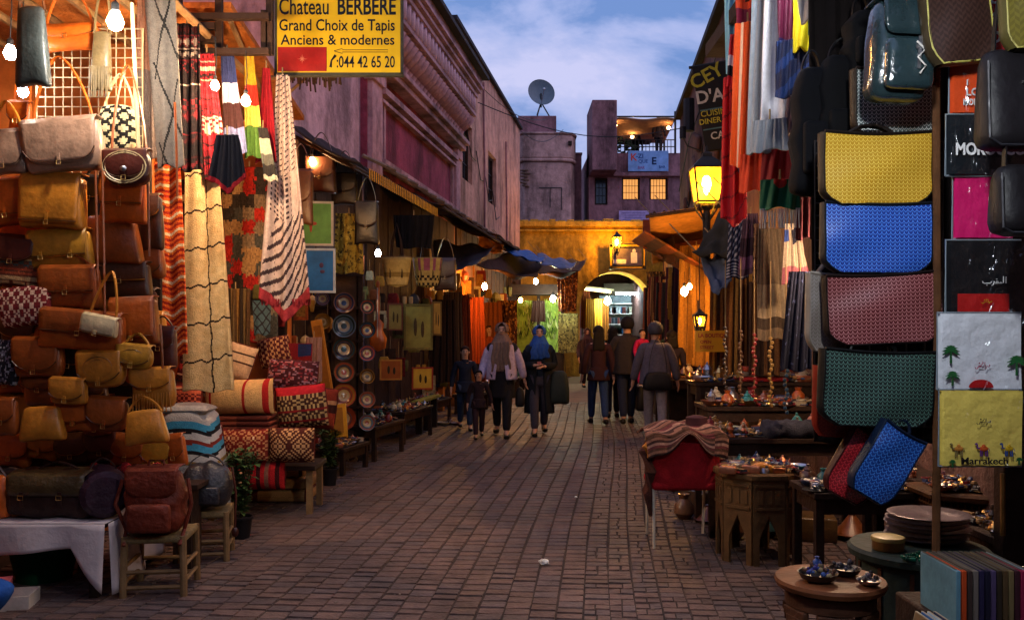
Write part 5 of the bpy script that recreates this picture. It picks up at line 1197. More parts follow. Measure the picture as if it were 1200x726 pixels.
tarp('orange brown cloth hanging from the awning edge by the blue strip', [at(562, 272, 21), at(590, 284, 22), at(588, 297, 21.5), at(560, 294, 20.5)], OT, sag=.05)
tarp('brown canvas roof sagging over the orange bulb', [at(596, 296, 22), at(638, 304, 24), at(628, 326, 21), at(552, 310, 18)], BRT, sag=.3)
tarp('brown canvas roof in front of the arch wall above the green lit stall', [at(636, 306, 24.5), at(688, 304, 27), at(678, 318, 24), at(622, 320, 22.5)], BRT, sag=.3)

# ================================================================ GREEN LIT STALL and stalls around it
GRN = mat('lime_backdrop', hx('#8fae4a'), .7, .4, 6, .3)
def P2(px, d): return (px-CX)/F*d
t = thing('jewellery_stall', 'small stall with a glowing lime green back wall of hanging necklaces', 'stall', (.78, 26.6, 0))
m = MB(); m.box((0, .5, 1.45), (1.36, .06, 2.0)); m.build('back_panel', GRN, t)
for x in (-.72, .72, .02): 
    m = MB(); m.box((x, .1 if x != .02 else .42, 1.5), (.09, .09, 3.0)); m.build('post', DWOOD, t)
m = MB(); m.box((0, .1, 2.75), (1.7, 1.0, .3)); m.build('lintel', DWOOD, t)
m = MB(); m.box((0, .1, .45), (1.5, .7, .9)); m.build('counter', DWOOD, t, bevel=.01)
r = random.Random(5)
for c_, n_, nm_ in (('#b9cf5a', 46, 'necklace'), ('#dfe6a0', 30, 'necklace'), ('#5c7c2c', 26, 'necklace'), ('#1c2410', 12, 'dark_pendant')):
    m = MB()
    for _ in range(n_):
        x, z = r.uniform(-.62, .62), r.uniform(1.5, 2.5); w = r.uniform(.03, .06); l = r.uniform(.12, .3); m.tube([(x-w, .40, z), (x-w*.7, .39, z-l*.6), (x, .38, z-l), (x+w*.7, .39, z-l*.6), (x+w, .40, z)], .012, 4)
    o = m.build(nm_, cm(c_, .5), t); o['kind'] = 'stuff'
K('hanging_garment', 'dark garment hanging in the middle of the lime green stall', 'garment', at(631, 352, 26.2), .36, .44, .62, p_plain('#2c1812'), folds=3, amp=.05)
K('hanging_rug', 'olive patterned rug hanging on the wall right of the lime green stall', 'rug', at(666, 367, 26.0), .58, .60, 1.15, p_spots('#76683a', ['#4c4422', '#9a8c50', '#3a3018'], .4, 14), folds=1, amp=.01)
K('hanging_scarf', 'dark red mottled scarves bunched above the olive rug', 'scarf', at(665, 318, 25.6), .62, .50, 1.15, p_spots('#4a2418', ['#8a5028', '#2a1812', '#a46a38'], .5, 16), folds=5, amp=.06)
K('hanging_scarf', 'brown scarves bunched left of the lime green stall', 'scarf', at(594, 352, 22), .5, .5, 1.5, p_spots('#4a2818', ['#8a5828', '#2c1810', '#b07a3a'], .5, 16), folds=5, amp=.05)

# stall behind arch
t = thing('shelf_shop', 'small shop with brightly lit shelves seen through the arch', 'shop', (5.05, 39.2, 0))
m = MB(); m.box((0, .3, 1.8), (2.4, .06, 2.6)); m.build('back_panel', cm('#8a9aa0'), t)
for z in (.9, 1.35, 1.8, 2.25, 2.7): m = MB(); m.box((0, .12, z), (2.3, .3, .04)); m.build('shelf', WHITEP, t)
r = random.Random(8)
for c_ in ('#2c5f8c', '#b8c4c8', '#7a3b34', '#d2d0b8', '#2b3a48'):
    m = MB()
    for _ in range(22): z = r.choice((.92, 1.37, 1.82, 2.27)); m.box((r.uniform(-1.1, 1.1), .0, z+.14), (.09, .1, .27))
    o = m.build('packet', cm(c_, .5), t); o['kind'] = 'stuff'
m = MB(); m.box((0, -.6, .5), (2.2, .5, 1.0)); m.build('counter', DWOOD, t)
m = MB(); m.box((.1, -.4, 3.3), (2.4, .4, .5)); m.build('awning_board', cm('#3a3222'), t)
# warm lit goods inside the arch on the left
for i, (px, c_) in enumerate(((692, '#8c6a2c'), (700, '#c39a3c'), (708, '#7a4a24'), (686, '#5c2c1c'))):
    K('hanging_garment', ['yellowish dress hanging just inside the arch', 'pale gold kaftan hanging inside the arch', 'brown kaftan hanging nearest the green bulb in the arch', 'dark red scarf hanging at the left edge of the arch'][i], 'garment', at(px, 350 if i < 3 else 336, 31.7+.3*i), .3, .36, 1.5, (lambda u, v, c=hx(c_): jit(mixc(c, (0, 0, 0), .6 if (int(u*7) % 2) else 0))), folds=4, amp=.05)
K('hanging_scarf', 'dark scarves clustered on the right pier of the arch', 'scarf', at(770, 318, 29.2), .7, .6, 2.0, p_spots('#2c1c14', ['#5a3a1c', '#17100c', '#6a4a28'], .4, 14), folds=6, amp=.06)
# ================================================================ LEFT MIDDLE: pictures, plates, baskets, trinkets
def picture(label, px, py, w, h, d, col, frame, rz=0, fig=None, rx=0, cat='picture'):
    t = thing('painting', label, cat, at(px, py+h/2, d), rz, rx=rx); W_, H_ = S(w, d), S(h, d)
    m = MB(); m.box((0, 0, H_/2), (W_*.9, .02, H_*.9)); m.build('canvas', cm(col, .6, var=.4, scale=4) if isinstance(col, str) else col, t)
    m = MB(); f = max(.02, W_*.07)
    for c, dd in (((0, 0, f/2), (W_, .035, f)), ((0, 0, H_-f/2), (W_, .035, f)), ((-W_/2+f/2, 0, H_/2), (f, .035, H_-2*f)), ((W_/2-f/2, 0, H_/2), (f, .035, H_-2*f))): m.box(c, dd)
    m.build('frame', cm(frame, .6), t)
    if fig:
        m = MB()
        for (x, z, ww, hh) in fig[1]: m.ball((x*W_, -.012, z*H_), (ww*W_, .004, hh*H_), 8, 6)
        m.build('painted_figure', cm(fig[0], .6), t)
    return t
picture('painting of a red figure on green in a pale frame', 372, 262, 37, 52, 9.3, '#4f7f3c', '#9a9488', rz=.10, fig=('#7a3324', [(-.2, .5, .05, .2), (-.2, .72, .07, .05), (-.1, .5, .09, .04)]))
picture('painting of a small dark shape on bright blue under the green one', 375, 317, 36, 52, 9.25, '#12538e', '#8f9aa4', rz=.10, fig=('#3a2a4a', [(.05, .62, .07, .06), (.08, .48, .08, .04)]))
K('hanging_garment', 'mustard yellow embroidered kaftan hanging beside the green painting', 'garment', at(409, 250, 9.8), S(30, 9.8), S(34, 9.8), S(70, 9.8), p_spots('#8a742a', ['#5c4a1a', '#a8923c', '#42361a'], .4, 12), folds=2, amp=.03)
def basket(label, px, py, w, h, d, pat, c2):
    t = thing('straw_basket', label, 'basket', at(px, py+h/2, d)); W_, H_ = S(w, d), S(h, d)
    m = MB(); cols = []
    m.grid(lambda u, v: ((lambda a, q: (W_/2*q*math.cos(a), W_*.26*q*math.sin(a), H_*v))(2*PI*u, (.62+.38*v**.6)*(.0 if v == 0 else 1))), 28, 12, lambda u, v: pat(u*2 % 1, 1-v)); m.build('body', CLOTH, t, solid=.01)
    for s_ in (-1, 1):
        m = MB(); y = s_*W_*.2; m.tube([(-W_*.2, y, H_*.3), (-W_*.2, y, H_*.95), (-W_*.14, y*.7, H_*1.6), (0, y*.3, H_*2.2), (W_*.14, y*.7, H_*1.6), (W_*.2, y, H_*.95), (W_*.2, y, H_*.3)], .010, 5); m.build('handle', DWOOD, t)
    m = MB(); m.lathe([(W_/2, H_), (W_/2+.008, H_+.008), (W_/2, H_+.012)], n=24, sy=.52); m.build('rim', ROPE, t)
    return t
basket('plain straw basket with long dark handles hanging beside the bluish bulb', 465, 319, 34, 34, 10.8, p_stripes([('#b69a54', .5), ('#8f7438', .2), ('#c2a865', .3)]), '#000')
basket('straw basket with pink triangles and black stripes, right of the plain one', 501, 320, 34, 34, 11.2, (lambda u, v: jit(hx('#8a4a5c') if v < .4 and tri(u*9) > .5 else (hx('#201812') if v > .5 and ((u*7+v*4) % 1) < .4 else hx('#a99050')))), '#000')
K('hanging_garment', 'dark bulging bag cloth hanging above the straw baskets', 'garment', at(485, 252, 10.9), .50, .42, .40, p_plain('#0e0a0c'), folds=5, amp=.06)
# plate wall: rack with plates
t = thing('plate_rack', 'tall dark wooden rack of painted plates on the left side of the street', 'rack', (-2.28, 10.6, 0), aL-PI/2+.55)
for x in (-.5, -.17, .17, .5): m = MB(); m.box((x, .06, 1.15), (.05, .04, 2.3)); m.build('upright', DWOOD, t)
for z in (.25, .65, 1.05, 1.45, 1.85, 2.25): m = MB(); m.box((0, .03, z), (1.06, .08, .03)); m.build('shelf', DWOOD, t)
m = MB(); m.box((0, .1, 1.15), (1.1, .03, 2.3)); m.build('back_board', SHOPW, t)
PC = ['#2c3c5c', '#7a3420', '#3a2a1c', '#8a6428', '#1c3a44', '#5c4a3c', '#7a5a50', '#203028', '#94432c', '#5a6a74']
def plate(label, p, r, c, rx=1.35, rz=0, group=None):
    t = thing('painted_plate', label, 'plate', p, rz, group, rx=rx); a, b_ = hx(c), hx(R.choice(PC)); g_ = hx('#a08a5c')
    m = MB(); m.lathe([(0, .004), (r*.25, .004), (r*.5, .008), (r*.72, .014), (r*.9, .036), (r, .044), (r*.99, .036), (r*.5, 0), (0, -.003)], n=22, cols=[jit(b_), jit(g_), jit(a), jit(b_), jit(a), jit(g_), jit(a), jit(a), jit(a)]); m.build('dish', mat('glazed_pottery', (1, 1, 1), .16, .15, 14, .05, kind='vc'), t)
    m = MB(); m.tube([(r*.62*math.cos(q*PI/12), r*.62*math.sin(q*PI/12), .017) for q in range(25)], .004, 4); m.build('painted_ring', cm(R.choice(PC), .3), t); return t
k = 0
ROWN = ['first', 'second', 'third', 'fourth', 'fifth', 'sixth']; COLN = ['left', 'middle', 'right']
for ci, px in enumerate((378, 403, 430)):
    for ri in range(6):
        if ci == 0 and ri > 1: continue
        py = 350+ri*27+(ci*5); d = 10.15+.25*ci; r_ = S((9.5, 13.5, 9.5)[ci]*(1 if ri % 3 else .9), d)
        plate('painted plate, %s from the top in the %s column of the plate rack' % (ROWN[ri], COLN[ci]), at(px, py, d-.15), r_, PC[(k*3) % 10], rx=1.42, rz=.25); k += 1
for i, (px, py, w, h, c, c2, l) in enumerate(((490, 383, 34, 54, '#7d7334', '#5a4f22', 'tall olive yellow woven picture hanging on the grey wall'), (463, 371, 18, 32, '#7a6630', '#5c2c1c', 'small brown framed woven picture left of the tall olive one'), (458, 433, 26, 24, '#a8541c', '#c07a2c', 'orange painting standing on the trinket table'), (495, 443, 25, 26, '#b08c2c', '#8a2c1c', 'yellow painting with a red border standing right of the orange one'), (512, 373, 11, 40, '#a8782c', '#6a4a1c', 'narrow ochre framed panel right of the tall olive picture'))):
    picture(l, px, py, w, h, (12.2, 12.0, 12.0, 12.4, 12.6)[i], c, c2, rz=.25, fig=('#3c2a14', [(-.1, .5, .06, .2), (.15, .45, .06, .18)]), rx=0)
t = thing('guitar_shaped_panel', 'slender orange stringed instrument hanging between the plates and pictures', 'instrument', at(443, 385, 11.0))
m = MB(); m.lathe([(0, -.28), (.09, -.24), (.11, -.12), (.06, -.02), (.075, .06), (.02, .12), (.018, .52), (.03, .56), (0, .6)], n=14, sy=.35); m.build('body', mat('varnished_orange', hx('#a8521c'), .3, .3, 5, .1), t); m = MB(); m.box((0, -.045, .2), (.012, .01, .6)); m.build('strings', STEEL, t)
t = thing('leaning_board', 'long yellow ochre board leaning against the plate rack', 'board', at(386, 470, 9.6), ry=-.16); m = MB(); m.box((0, 0, .42), (.12, .03, .92)); m.build('plank', cm('#a86c20', .6), t, bevel=.005); m = MB(); m.box((0, -.018, .42), (.08, .006, .8)); m.build('carved_panel', cm('#8a5418', .6), t)
t = thing('leaning_board', 'yellow framed board leaning at the end of the cushions', 'board', at(398, 512, 9.1), ry=-.10, rx=-.2); m = MB(); m.box((0, 0, .17), (.17, .025, .34)); m.build('panel', cm('#b8841e', .6), t, bevel=.004); m = MB(); m.box((0, -.016, .17), (.10, .006, .26)); m.build('inset', cm('#8a5c1c'), t)
for i, (px, rot) in enumerate(((414, -.45), (424, -.6))):
    t = thing('bare_picture_frame', ['pale wooden picture frame leaning low beside the trinket tables', 'second pale wooden frame leaning just right of the first one'][i], 'frame', onground(px, 541-i*5), ry=rot, rx=-.2); m = MB(); w, h = .1, .38  # bare wooden frame, no picture inside
    for c, dd in (((0, 0, .01), (w, .02, .03)), ((0, 0, h), (w, .02, .03)), ((-w/2, 0, h/2), (.02, .02, h)), ((w/2, 0, h/2), (.02, .02, h))): m.box(c, dd)
    m.build('frame', LWOOD, t)
# --- generic small wares
def ware(kind, c, p, s, rz=0, label='', cat=None, group=None, metal=None):
    M_ = metal or cm(c, .3, var=.35, scale=20); t = None; m = MB()
    nm = kind; cat = cat or kind.split('_')[-1]
    if kind == 'bowl': m.lathe([(s*.35, 0), (s*.7, s*.16), (s*.98, s*.46), (s, s*.5), (s*.93, s*.46), (s*.6, s*.16), (0, s*.08)], n=18)
    elif kind == 'plate': m.lathe([(s*.5, 0), (s*.8, s*.06), (s, s*.14), (s*.97, s*.15), (s*.7, s*.06), (0, s*.03)], n=20)
    elif kind == 'vase': m.lathe([(s*.3, 0), (s*.55, s*.3), (s*.5, s*.75), (s*.2, s*1.05), (s*.3, s*1.3), (s*.25, s*1.3), (0, s*1.0)], n=16)
    elif kind == 'box': m.rbox((0, 0, s*.3), (s*1.4, s, s*.6), s*.06, k=1)
    elif kind == 'figurine': m.lathe([(s*.35, 0), (s*.38, s*.08), (s*.16, s*.3), (s*.28, s*.62), (s*.12, s*.86), (s*.17, s*1.0), (s*.12, s*1.16), (0, s*1.2)], n=12)
    elif kind == 'teapot':
        t = thing('teapot', label, 'teapot', p, rz, group); m.lathe([(s*.35, 0), (s*.40, s*.06), (s*.34, s*.10), (s*.62, s*.35), (s*.55, s*.62), (s*.3, s*.8), (s*.34, s*.84), (s*.1, s*1.1), (s*.13, s*1.2), (0, s*1.28)], n=16); m.build('body', M_, t)
        m = MB(); m.tube([(s*.5, 0, s*.35), (s*.85, 0, s*.5), (s*1.0, 0, s*.85)], [s*.1, s*.07, s*.035], 7); m.build('spout', M_, t)
        m = MB(); m.tube([(-s*.4, 0, s*.7), (-s*.8, 0, s*.8), (-s*.85, 0, s*.4), (-s*.52, 0, s*.25)], s*.05, 6); m.build('handle', M_, t); return t
    elif kind == 'lantern':
        t = thing('metal_lantern', label, 'lantern', p, rz, group); m.lathe([(s*.4, 0), (s*.42, s*.1), (s*.36, s*.12), (s*.36, s*.8), (s*.42, s*.85)], n=8); m.build('body', M_, t, smooth=False)
        m = MB(); m.lathe([(s*.45, s*.85), (s*.2, s*1.2), (s*.08, s*1.3), (s*.1, s*1.4), (0, s*1.5)], n=8); m.build('cap', M_, t, smooth=False); return t
    elif kind == 'tagine':
        t = thing('tagine', label, 'tagine', p, rz, group); m.lathe([(s*.6, 0), (s, s*.25), (s*.95, s*.28), (0, s*.2)], n=18); m.build('base', M_, t)
        m = MB(); m.lathe([(s*.86, s*.28), (s*.5, s*.62), (s*.16, s*1.1), (s*.2, s*1.2), (0, s*1.26)], n=18); m.build('lid', M_, t); return t
    elif kind == 'folded_leather': m.rbox((0, 0, s*.16), (s*1.6, s*.8, s*.32), s*.12, lambda x, y, z, o: (o.x, o.y, o.z+s*.06*math.sin(x*4)), k=3)
    elif kind == 'bracelet_stack':
        for k_ in range(4): m.tube([(s*.5*math.cos(q*PI/6), s*.5*math.sin(q*PI/6), s*.08+k_*s*.14) for q in range(13)], s*.07, 5, cap=False)
    o = m.build(nm, M_, None, loc=p, rz=rz); return tag(o, label, cat, group)
ORD = ['leftmost', 'second from the left', 'third from the left', 'fourth from the left', 'fifth from the left', 'sixth from the left', 'seventh from the left', 'eighth from the left', 'ninth from the left', 'tenth from the left', 'eleventh from the left', 'twelfth from the left', 'thirteenth from the left', 'fourteenth from the left', 'fifteenth from the left', 'sixteenth from the left']
ORD += [w + ' from the left' for w in ['seventeenth', 'eighteenth', 'nineteenth', 'twentieth'] + [a + '-' + b for a in ('twenty', 'thirty', 'forty') for b in ('first', 'second', 'third', 'fourth', 'fifth', 'sixth', 'seventh', 'eighth', 'ninth')]]
WC = [('brass', BRASS), ('silvery', SILVER), ('copper', COPPER), ('dark blue', '#1c2a4c'), ('dark red', '#6a1c1c'), ('brown', '#4a2c1c'), ('cream', '#a8987c'), ('black', '#1a1818'), ('turquoise', '#2c6a6a'), ('orange', '#9a4a1c')]
def wares(surface, items, seed, kinds, size, cols=None):
    # items: list of positions on a surface, left to right
    r = random.Random(seed); items = sorted(items, key=lambda p: p[0]/p[1])
    for i, p in enumerate(items):
        k_ = r.choice(kinds); cn, cv = (cols or WC)[r.randrange(len(cols or WC))]
        lab = '%s %s on the %s, %s' % (cn, k_.replace('_', ' '), surface, ORD[i] if i < len(ORD) else 'last at its right end')
        ware(k_, cv if isinstance(cv, str) else '#888888', p, size*r.uniform(.75, 1.2), r.uniform(-.6, .6), lab, group='small wares on the '+surface, metal=None if isinstance(cv, str) else cv)
def table(label, loc, w, dp, h, rz=0, m_=DWOOD, nm='display_table'):
    t = thing(nm, label, 'table', loc, rz)
    m = MB(); m.box((0, 0, h-.02), (w, dp, .04)); m.build('tabletop', m_, t, bevel=.005)
    for a in (-1, 1):
        for b_ in (-1, 1): m = MB(); m.box((a*(w/2-.04), b_*(dp/2-.04), (h-.04)/2), (.05, .05, h-.04)); m.build('leg', m_, t)
    m = MB(); m.box((0, 0, h-.09), (w-.06, dp-.06, .09)); m.build('apron', m_, t); return t
def spread(cx, cy, w, dp, n, z, seed, rz=0, rows=2):
    r = random.Random(seed); o = []
    for i in range(n):
        row = i % rows; x = -w/2+w*(i+.5)/n+r.uniform(-.02, .02); y = -dp/2+dp*(row+.5)/rows+r.uniform(-.03, .03)
        o.append((cx+x*math.cos(rz)-y*math.sin(rz), cy+x*math.sin(rz)+y*math.cos(rz), z))
    return o
KD = ['bowl', 'box', 'figurine', 'teapot', 'vase', 'plate', 'bracelet_stack']
tab = [('long low table beside the plate rack', -1.78, 11.3, 1.0, .55, .42, 11), ('low table under the tall olive picture', -1.62, 13.0, 1.2, .6, .45, 12), ('knee-high table left of the small child', -1.50, 15.2, 1.3, .6, .40, 14), ('small low table below the cushions', -1.95, 10.1, .7, .45, .30, 9)]
for j, (lab, x, y, w, dp, h, n) in enumerate(tab):
    table('dark %s covered with small wares' % lab, (x, y, 0), w, dp, h, aL-.1)
    wares(lab, spread(x, y, w*.9, dp*.8, n+9, h, j+3, aL-.1, 4), j+2, KD, .085)
t = thing('yellow_bench_board', 'yellow ochre plank lying across the trinket tables', 'plank', (-1.34, 14.1, .50), aL); m = MB(); m.box((0, 0, 0), (1.4, .14, .04)); m.build('plank', cm('#8f8228'), t)
for i in range(3): m = MB(); m.box((-.5+.5*i, 0, -.26), (.06, .10, .47)); m.build('support', DWOOD, t)
r = random.Random(4)
sp_ = [(-1.36+.11*i+.02*r.random(), 14.85+.1*(i % 2), .0) for i in range(5)]
wares('ground under the yellow plank', sp_, 3, ['bowl', 'bowl', 'box', 'vase'], .09, [('cream', '#a8987c'), ('brown', '#6a4a3c')])
for i, (lab, px, c, d) in enumerate((('grey brown robe', 528, '#5a4638', 17.5), ('dull red robe', 538, '#7a3a24', 18.5), ('long rust coloured robe', 556, '#8c3a1a', 20), ('dark brown robe', 519, '#33231c', 16.2), ('long orange brown robe', 578, '#80441e', 21.5))):
    K('hanging_garment', lab+' hanging from the awning along the left shops', 'robe', at(px, 342+i*3, d), .42, .55, 1.5, (lambda u, v, c=hx(c): jit(mixc(c, (0, 0, 0), .45 if tri(u*4) > .7 else 0))), folds=4, amp=.06)
for i in range(5):
    d = 17.3+i*1.9; t = thing('shop_bench', ['low bench of brown goods under the robes, nearest', 'low bench of brown goods under the robes, second nearest', 'low bench of goods behind the walking women', 'low bench of goods left of the lime green stall', 'low bench of goods in front of the lime green stall'][i], 'bench', (-4+.143*d+.75, d, 0), aL)
    m = MB(); m.box((0, 0, .35), (1.3, .5, .05)); m.build('seat', DWOOD, t)
    for a in (-.55, .55): m = MB(); m.box((a, 0, .16), (.06, .44, .32)); m.build('leg', DWOOD, t)
    wares('bench under the robes' if i < 2 else ('bench behind the women' if i == 2 else ('bench left of the lime stall' if i == 3 else 'bench before the lime stall')), spread(-4+.143*d+.75, d, 1.1, .3, 5, .376, i+20, aL, 2), i, ['bowl', 'box', 'lantern', 'vase', 'tagine'], .11)
# warm timber frontage under the tarps
t = thing('timber_shopfront', 'orange lit timber shop frames under the dark tarpaulin', 'shopfront', (-4.0, 0, 0), aL)
OW = mat('orange_wood', hx('#a8662c'), .7, .3, 6, .3)
for k_ in range(6):
    x = xl(16.4+k_*1.1); m = MB(); m.box((x, -.12, 1.6), (.16, .1, 3.2)); m.build('post', OW, t)
for k_ in range(5):
    x = xl(16.95+k_*1.1); m = MB(); m.box((x, -.10, 2.9), (xl(1.1)-.17, .08, .35)); m.build('lintel', OW, t)
    m = MB(); m.box((x, -.08, 2.2), (.7, .06, .9)); m.build('panel', DWOOD, t)

# ================================================================ RIGHT MIDDLE: roofs, hanging cloths
t = thing('board_roof', 'slanting amber board roof over the right stalls under the lantern', 'roof', at(800, 262, 14.5), 0)
m = MB(); m.grid(lambda u, v: (-.72+.6*v+(1.9-.6*v)*u, -1.2+3.6*v, -.02+.28*u-.42*v+.02*math.sin(v*30)), 8, 14); m.build('boards', cm('#b9803a', .8, var=.3), t, solid=.04)
m = MB(); m.tube([(-.78, -1.22, -.04), (1.2, -1.22, .24)], .03, 6)
for k_ in range(6): m.tube([(-.7+.35*k_, -1.2, -.0+.05*k_), (-.7+.35*k_+.6*(1-k_/6), 2.4, -.40+.05*k_)], .022, 5)
m.build('joist', DWOOD, t)
tarp('dark draped canvas hanging at the left end of the amber board roof', [at(764, 252, 15.5), at(788, 250, 15), at(792, 312, 14.6), at(760, 292, 15.6)], BRT, sag=.1, wob=.08)
t = thing('plank_awning', 'steep awning of rough planks under the amber board roof', 'awning', at(790, 300, 15))
for k_ in range(8):
    m = MB(); m.box((-.52+.17*k_, -.1*k_*.2, .28-.105*k_), (.195, 1.5, .03), ry=.55); m.build('plank', WOOD if k_ % 2 else mat('orange_plank', hx('#8a4a24'), .8, .3, 6, .3), t)
m = MB(); m.box((.1, .5, .42), (1.1, .05, .5)); m.build('red_brown_board', cm('#8a4028'), t)
tarp('dark olive brown awning cloth hanging in a triangle right of the lantern stem', [at(848, 243, 10), at(870, 240, 9.6), at(868, 300, 9.2), at(811, 298, 9.4)], mat('olive_canvas', hx('#2b271f'), .9, .3, 5, .4), sag=.08)
tarp('slate blue cloth hanging below the dark olive awning', [at(818, 297, 9.5), at(860, 302, 9.5), at(856, 330, 9.3), at(838, 346, 9.3)], mat('slate_cloth', hx('#4a5670'), .9, .25, 6, .3), sag=.05)
TL = [
 ('white and navy patterned scarf hanging under the red football shirt', 864, 248, 18, 26, 78, 8.6, (lambda u, v: jit(hx('#9a9ca8') if (v > .72 and (v*22) % 1 < .5) or (v <= .72 and tri(u*5+v*9) > .6) else hx('#232a40'))), 0),
 ('mauve and maroon knotted scarf beside the navy patterned one', 880, 250, 16, 30, 72, 8.2, p_stripes([('#5a4250', .4), ('#3a2830', .3), ('#74506a', .2)]), 0),
 ('long brown striped cloth hanging behind the beige scarves', 870, 300, 34, 42, 150, 9.4, (lambda u, v: jit(hx(['#4a2a18', '#7a4e22', '#2c1c12', '#8a6430', '#3a2416'][int(u*11) % 5]))), 0),
 ('golden brown striped cloth nearest the yellow signboard', 846, 310, 26, 30, 140, 10.5, (lambda u, v: jit(hx(['#5a3818', '#8a6428', '#2c1c12'][int(u*7) % 3]))), 0),
 ('grey beige folded shawl hanging in the middle of the right stalls', 902, 268, 26, 40, 130, 7.6, p_stripes([('#6a5a48', .5), ('#8a7a62', .3), ('#42362c', .1)]), 6),
 ('tan checked shawl with dark squares beside the grey beige one', 893, 262, 18, 22, 70, 7.9, p_lattice('#8a6a4c', '#2c1c18', 3, 5, .1), 0),
 ('cream, blue and pink woven scarf with tasselled edge hanging by the navy shawl', 928, 262, 16, 34, 70, 7.0, (lambda u, v: jit(hx('#8a4e5a') if v > .72 else (hx('#2c3e78') if .1 < v < .3 and u < .3 else (hx('#1a1a28') if .25 < v+u*.3 < .5 and u > .45 else hx('#9a8a78'))))), 5),
 ('navy shawl dotted with sequins hanging behind the tote bags', 938, 318, 26, 36, 116, 6.6, p_spots('#14182c', ['#3c4468', '#1c2138'], .08, 20), -6),
 ('dark maroon velvet cloth hanging between the fringed scarf and the totes', 946, 180, 24, 26, 100, 6.4, p_plain('#3c141c'), 0),
 ('tall purple grey carpet roll cloth under the maroon scarf', 895, 330, 34, 36, 110, 9.0, (lambda u, v: jit(hx(['#33231c', '#5a3c22', '#241814'][int(u*8) % 3]))), 0),
]
for lab, px, py, w0, w1, h, d, pt, ln in TL: K('hanging_scarf', lab, 'scarf', at(px, py, d), S(w0, d), S(w1, d), S(h, d), pt, lean=S(ln, d), folds=3, amp=.04, seed=px)
# fabric rolls standing
r = random.Random(12)
for i in range(7):
    d = 12.5-.35*i; px = 842+i*11; c_ = ['#6a4420', '#8a6a30', '#3c2818', '#7a5424', '#4a3420', '#966c30', '#2c1e16'][i]; p = Vector((P2(px, d), d, 0))
    h = 1.9+.1*(i % 3); m = MB(); m.lathe([(.07, 0), (.085, .02), (.085, h-.02), (.07, h), (0, h)], n=12, wob=.04)
    o = m.build('carpet_roll', cm(c_, .95, var=.4), None, loc=p); tag(o, 'upright rolled carpet by the right wall, %s' % ORD[i], 'carpet roll', 'rolled carpets standing by the right wall')
# distant right stall with orange fruit-like goods
t = table('dark table with a tray of orange goods beside the arch', (3.15, 18.2, 0), 1.2, .6, .8); wares('table with the orange tray', spread(3.15, 18.2, .9, .4, 6, .8, 5), 6, ['bowl', 'tagine', 'bowl'], .12, [('orange', '#c0621c'), ('yellow', '#b0962c'), ('brown', '#5a3420')])
t = table('dark cloth covered counter behind the red chair', (2.9, 13.5, 0), 1.4, .7, .85); wares('counter behind the red chair', spread(2.9, 13.5, 1.2, .5, 8, .85, 6), 7, ['lantern', 'teapot', 'vase', 'box'], .11)
t = thing('cardboard_carton', 'plain brown carton standing behind the red chair', 'carton', (2.25, 10.8, 0), .1); m = MB(); m.box((0, 0, .19), (.42, .36, .38)); m.build('sides', cm('#8a6038'), t, bevel=.004); m = MB(); m.box((0, 0, .385), (.43, .16, .008)); m.build('flap', cm('#9a7248'), t)
t = thing('litter', 'small crumpled white paper lying on the paving', 'litter', onground(638, 662)); m = MB(); m.ball((0, 0, .022), (.035, .03, .02), 9, 6); m.v = [tuple(Vector(v)*(1+.5*noise.noise(Vector(v)*60))) for v in m.v]; m.build('paper', WHITEP, t, smooth=False)
t = thing('litter', 'tiny white scrap on the paving further up the street', 'litter', onground(675, 583)); m = MB(); m.ball((0, 0, .01), (.015, .012, .01), 6, 4); m.build('paper', WHITEP, t, smooth=False)
# ================================================================ more goods hanging along both sides
def small_hang(kind, label, p, s, c, group):
    t = thing(kind, label, kind.replace('_', ' '), p, R.uniform(-.4, .4), group)
    m = MB(); m.tube([(0, 0, 0), (0, 0, s*1.2)], .004, 4); m.build('cord', ROPE, t)
    m = MB()
    if kind == 'pouch': m.rbox((0, 0, -s*.5), (s*.9, s*.3, s), s*.14, lambda x, y, z, o: (o.x*(1-.25*max(0, z)), o.y, o.z), k=2); m.build('body', leather(c) if c in LE else cm(c, .8, var=.4, scale=25), t)
    elif kind == 'hanging_lamp':
        m.lathe([(0, -s*1.2), (s*.12, -s*1.1), (s*.3, -s*.85), (s*.42, -s*.5), (s*.3, -s*.2), (s*.12, -s*.08), (0, 0)], n=10); m.build('body', BRASS if c == 'brass' else cm(c, .4), t, smooth=False)
    elif kind == 'slipper_pair':
        for q in (-1, 1): m2 = MB(); m2.rbox((q*s*.28, 0, -s*.5), (s*.42, s*.22, s), s*.1, lambda x, y, z, o: (o.x*(1-.4*max(0, -z)), o.y, o.z), k=2); m2.build('slipper', cm(c, .7, var=.3), t)
    elif kind == 'woven_panel': m.box((0, 0, -s*.7), (s, .02, s*1.4)); m.build('panel', cm(c, .9, var=.5, scale=22), t); m = MB(); m.box((0, -.014, -s*.7), (s*.6, .008, s*.9)); m.build('inset', cm(R.choice(['#6a4a20', '#3a2418', '#8a5c24']), .9, var=.5, scale=30), t)
    return t
r = random.Random(77)
KN = ['pouch', 'hanging_lamp', 'slipper_pair', 'woven_panel']
CC = [('rust', '#7a3a1a'), ('ochre', '#9a7028'), ('dark brown', '#33221a'), ('deep red', '#6a1a1a'), ('olive', '#55502a'), ('dusty blue', '#34425c'), ('cream', '#a08c68'), ('brass coloured', 'brass')]
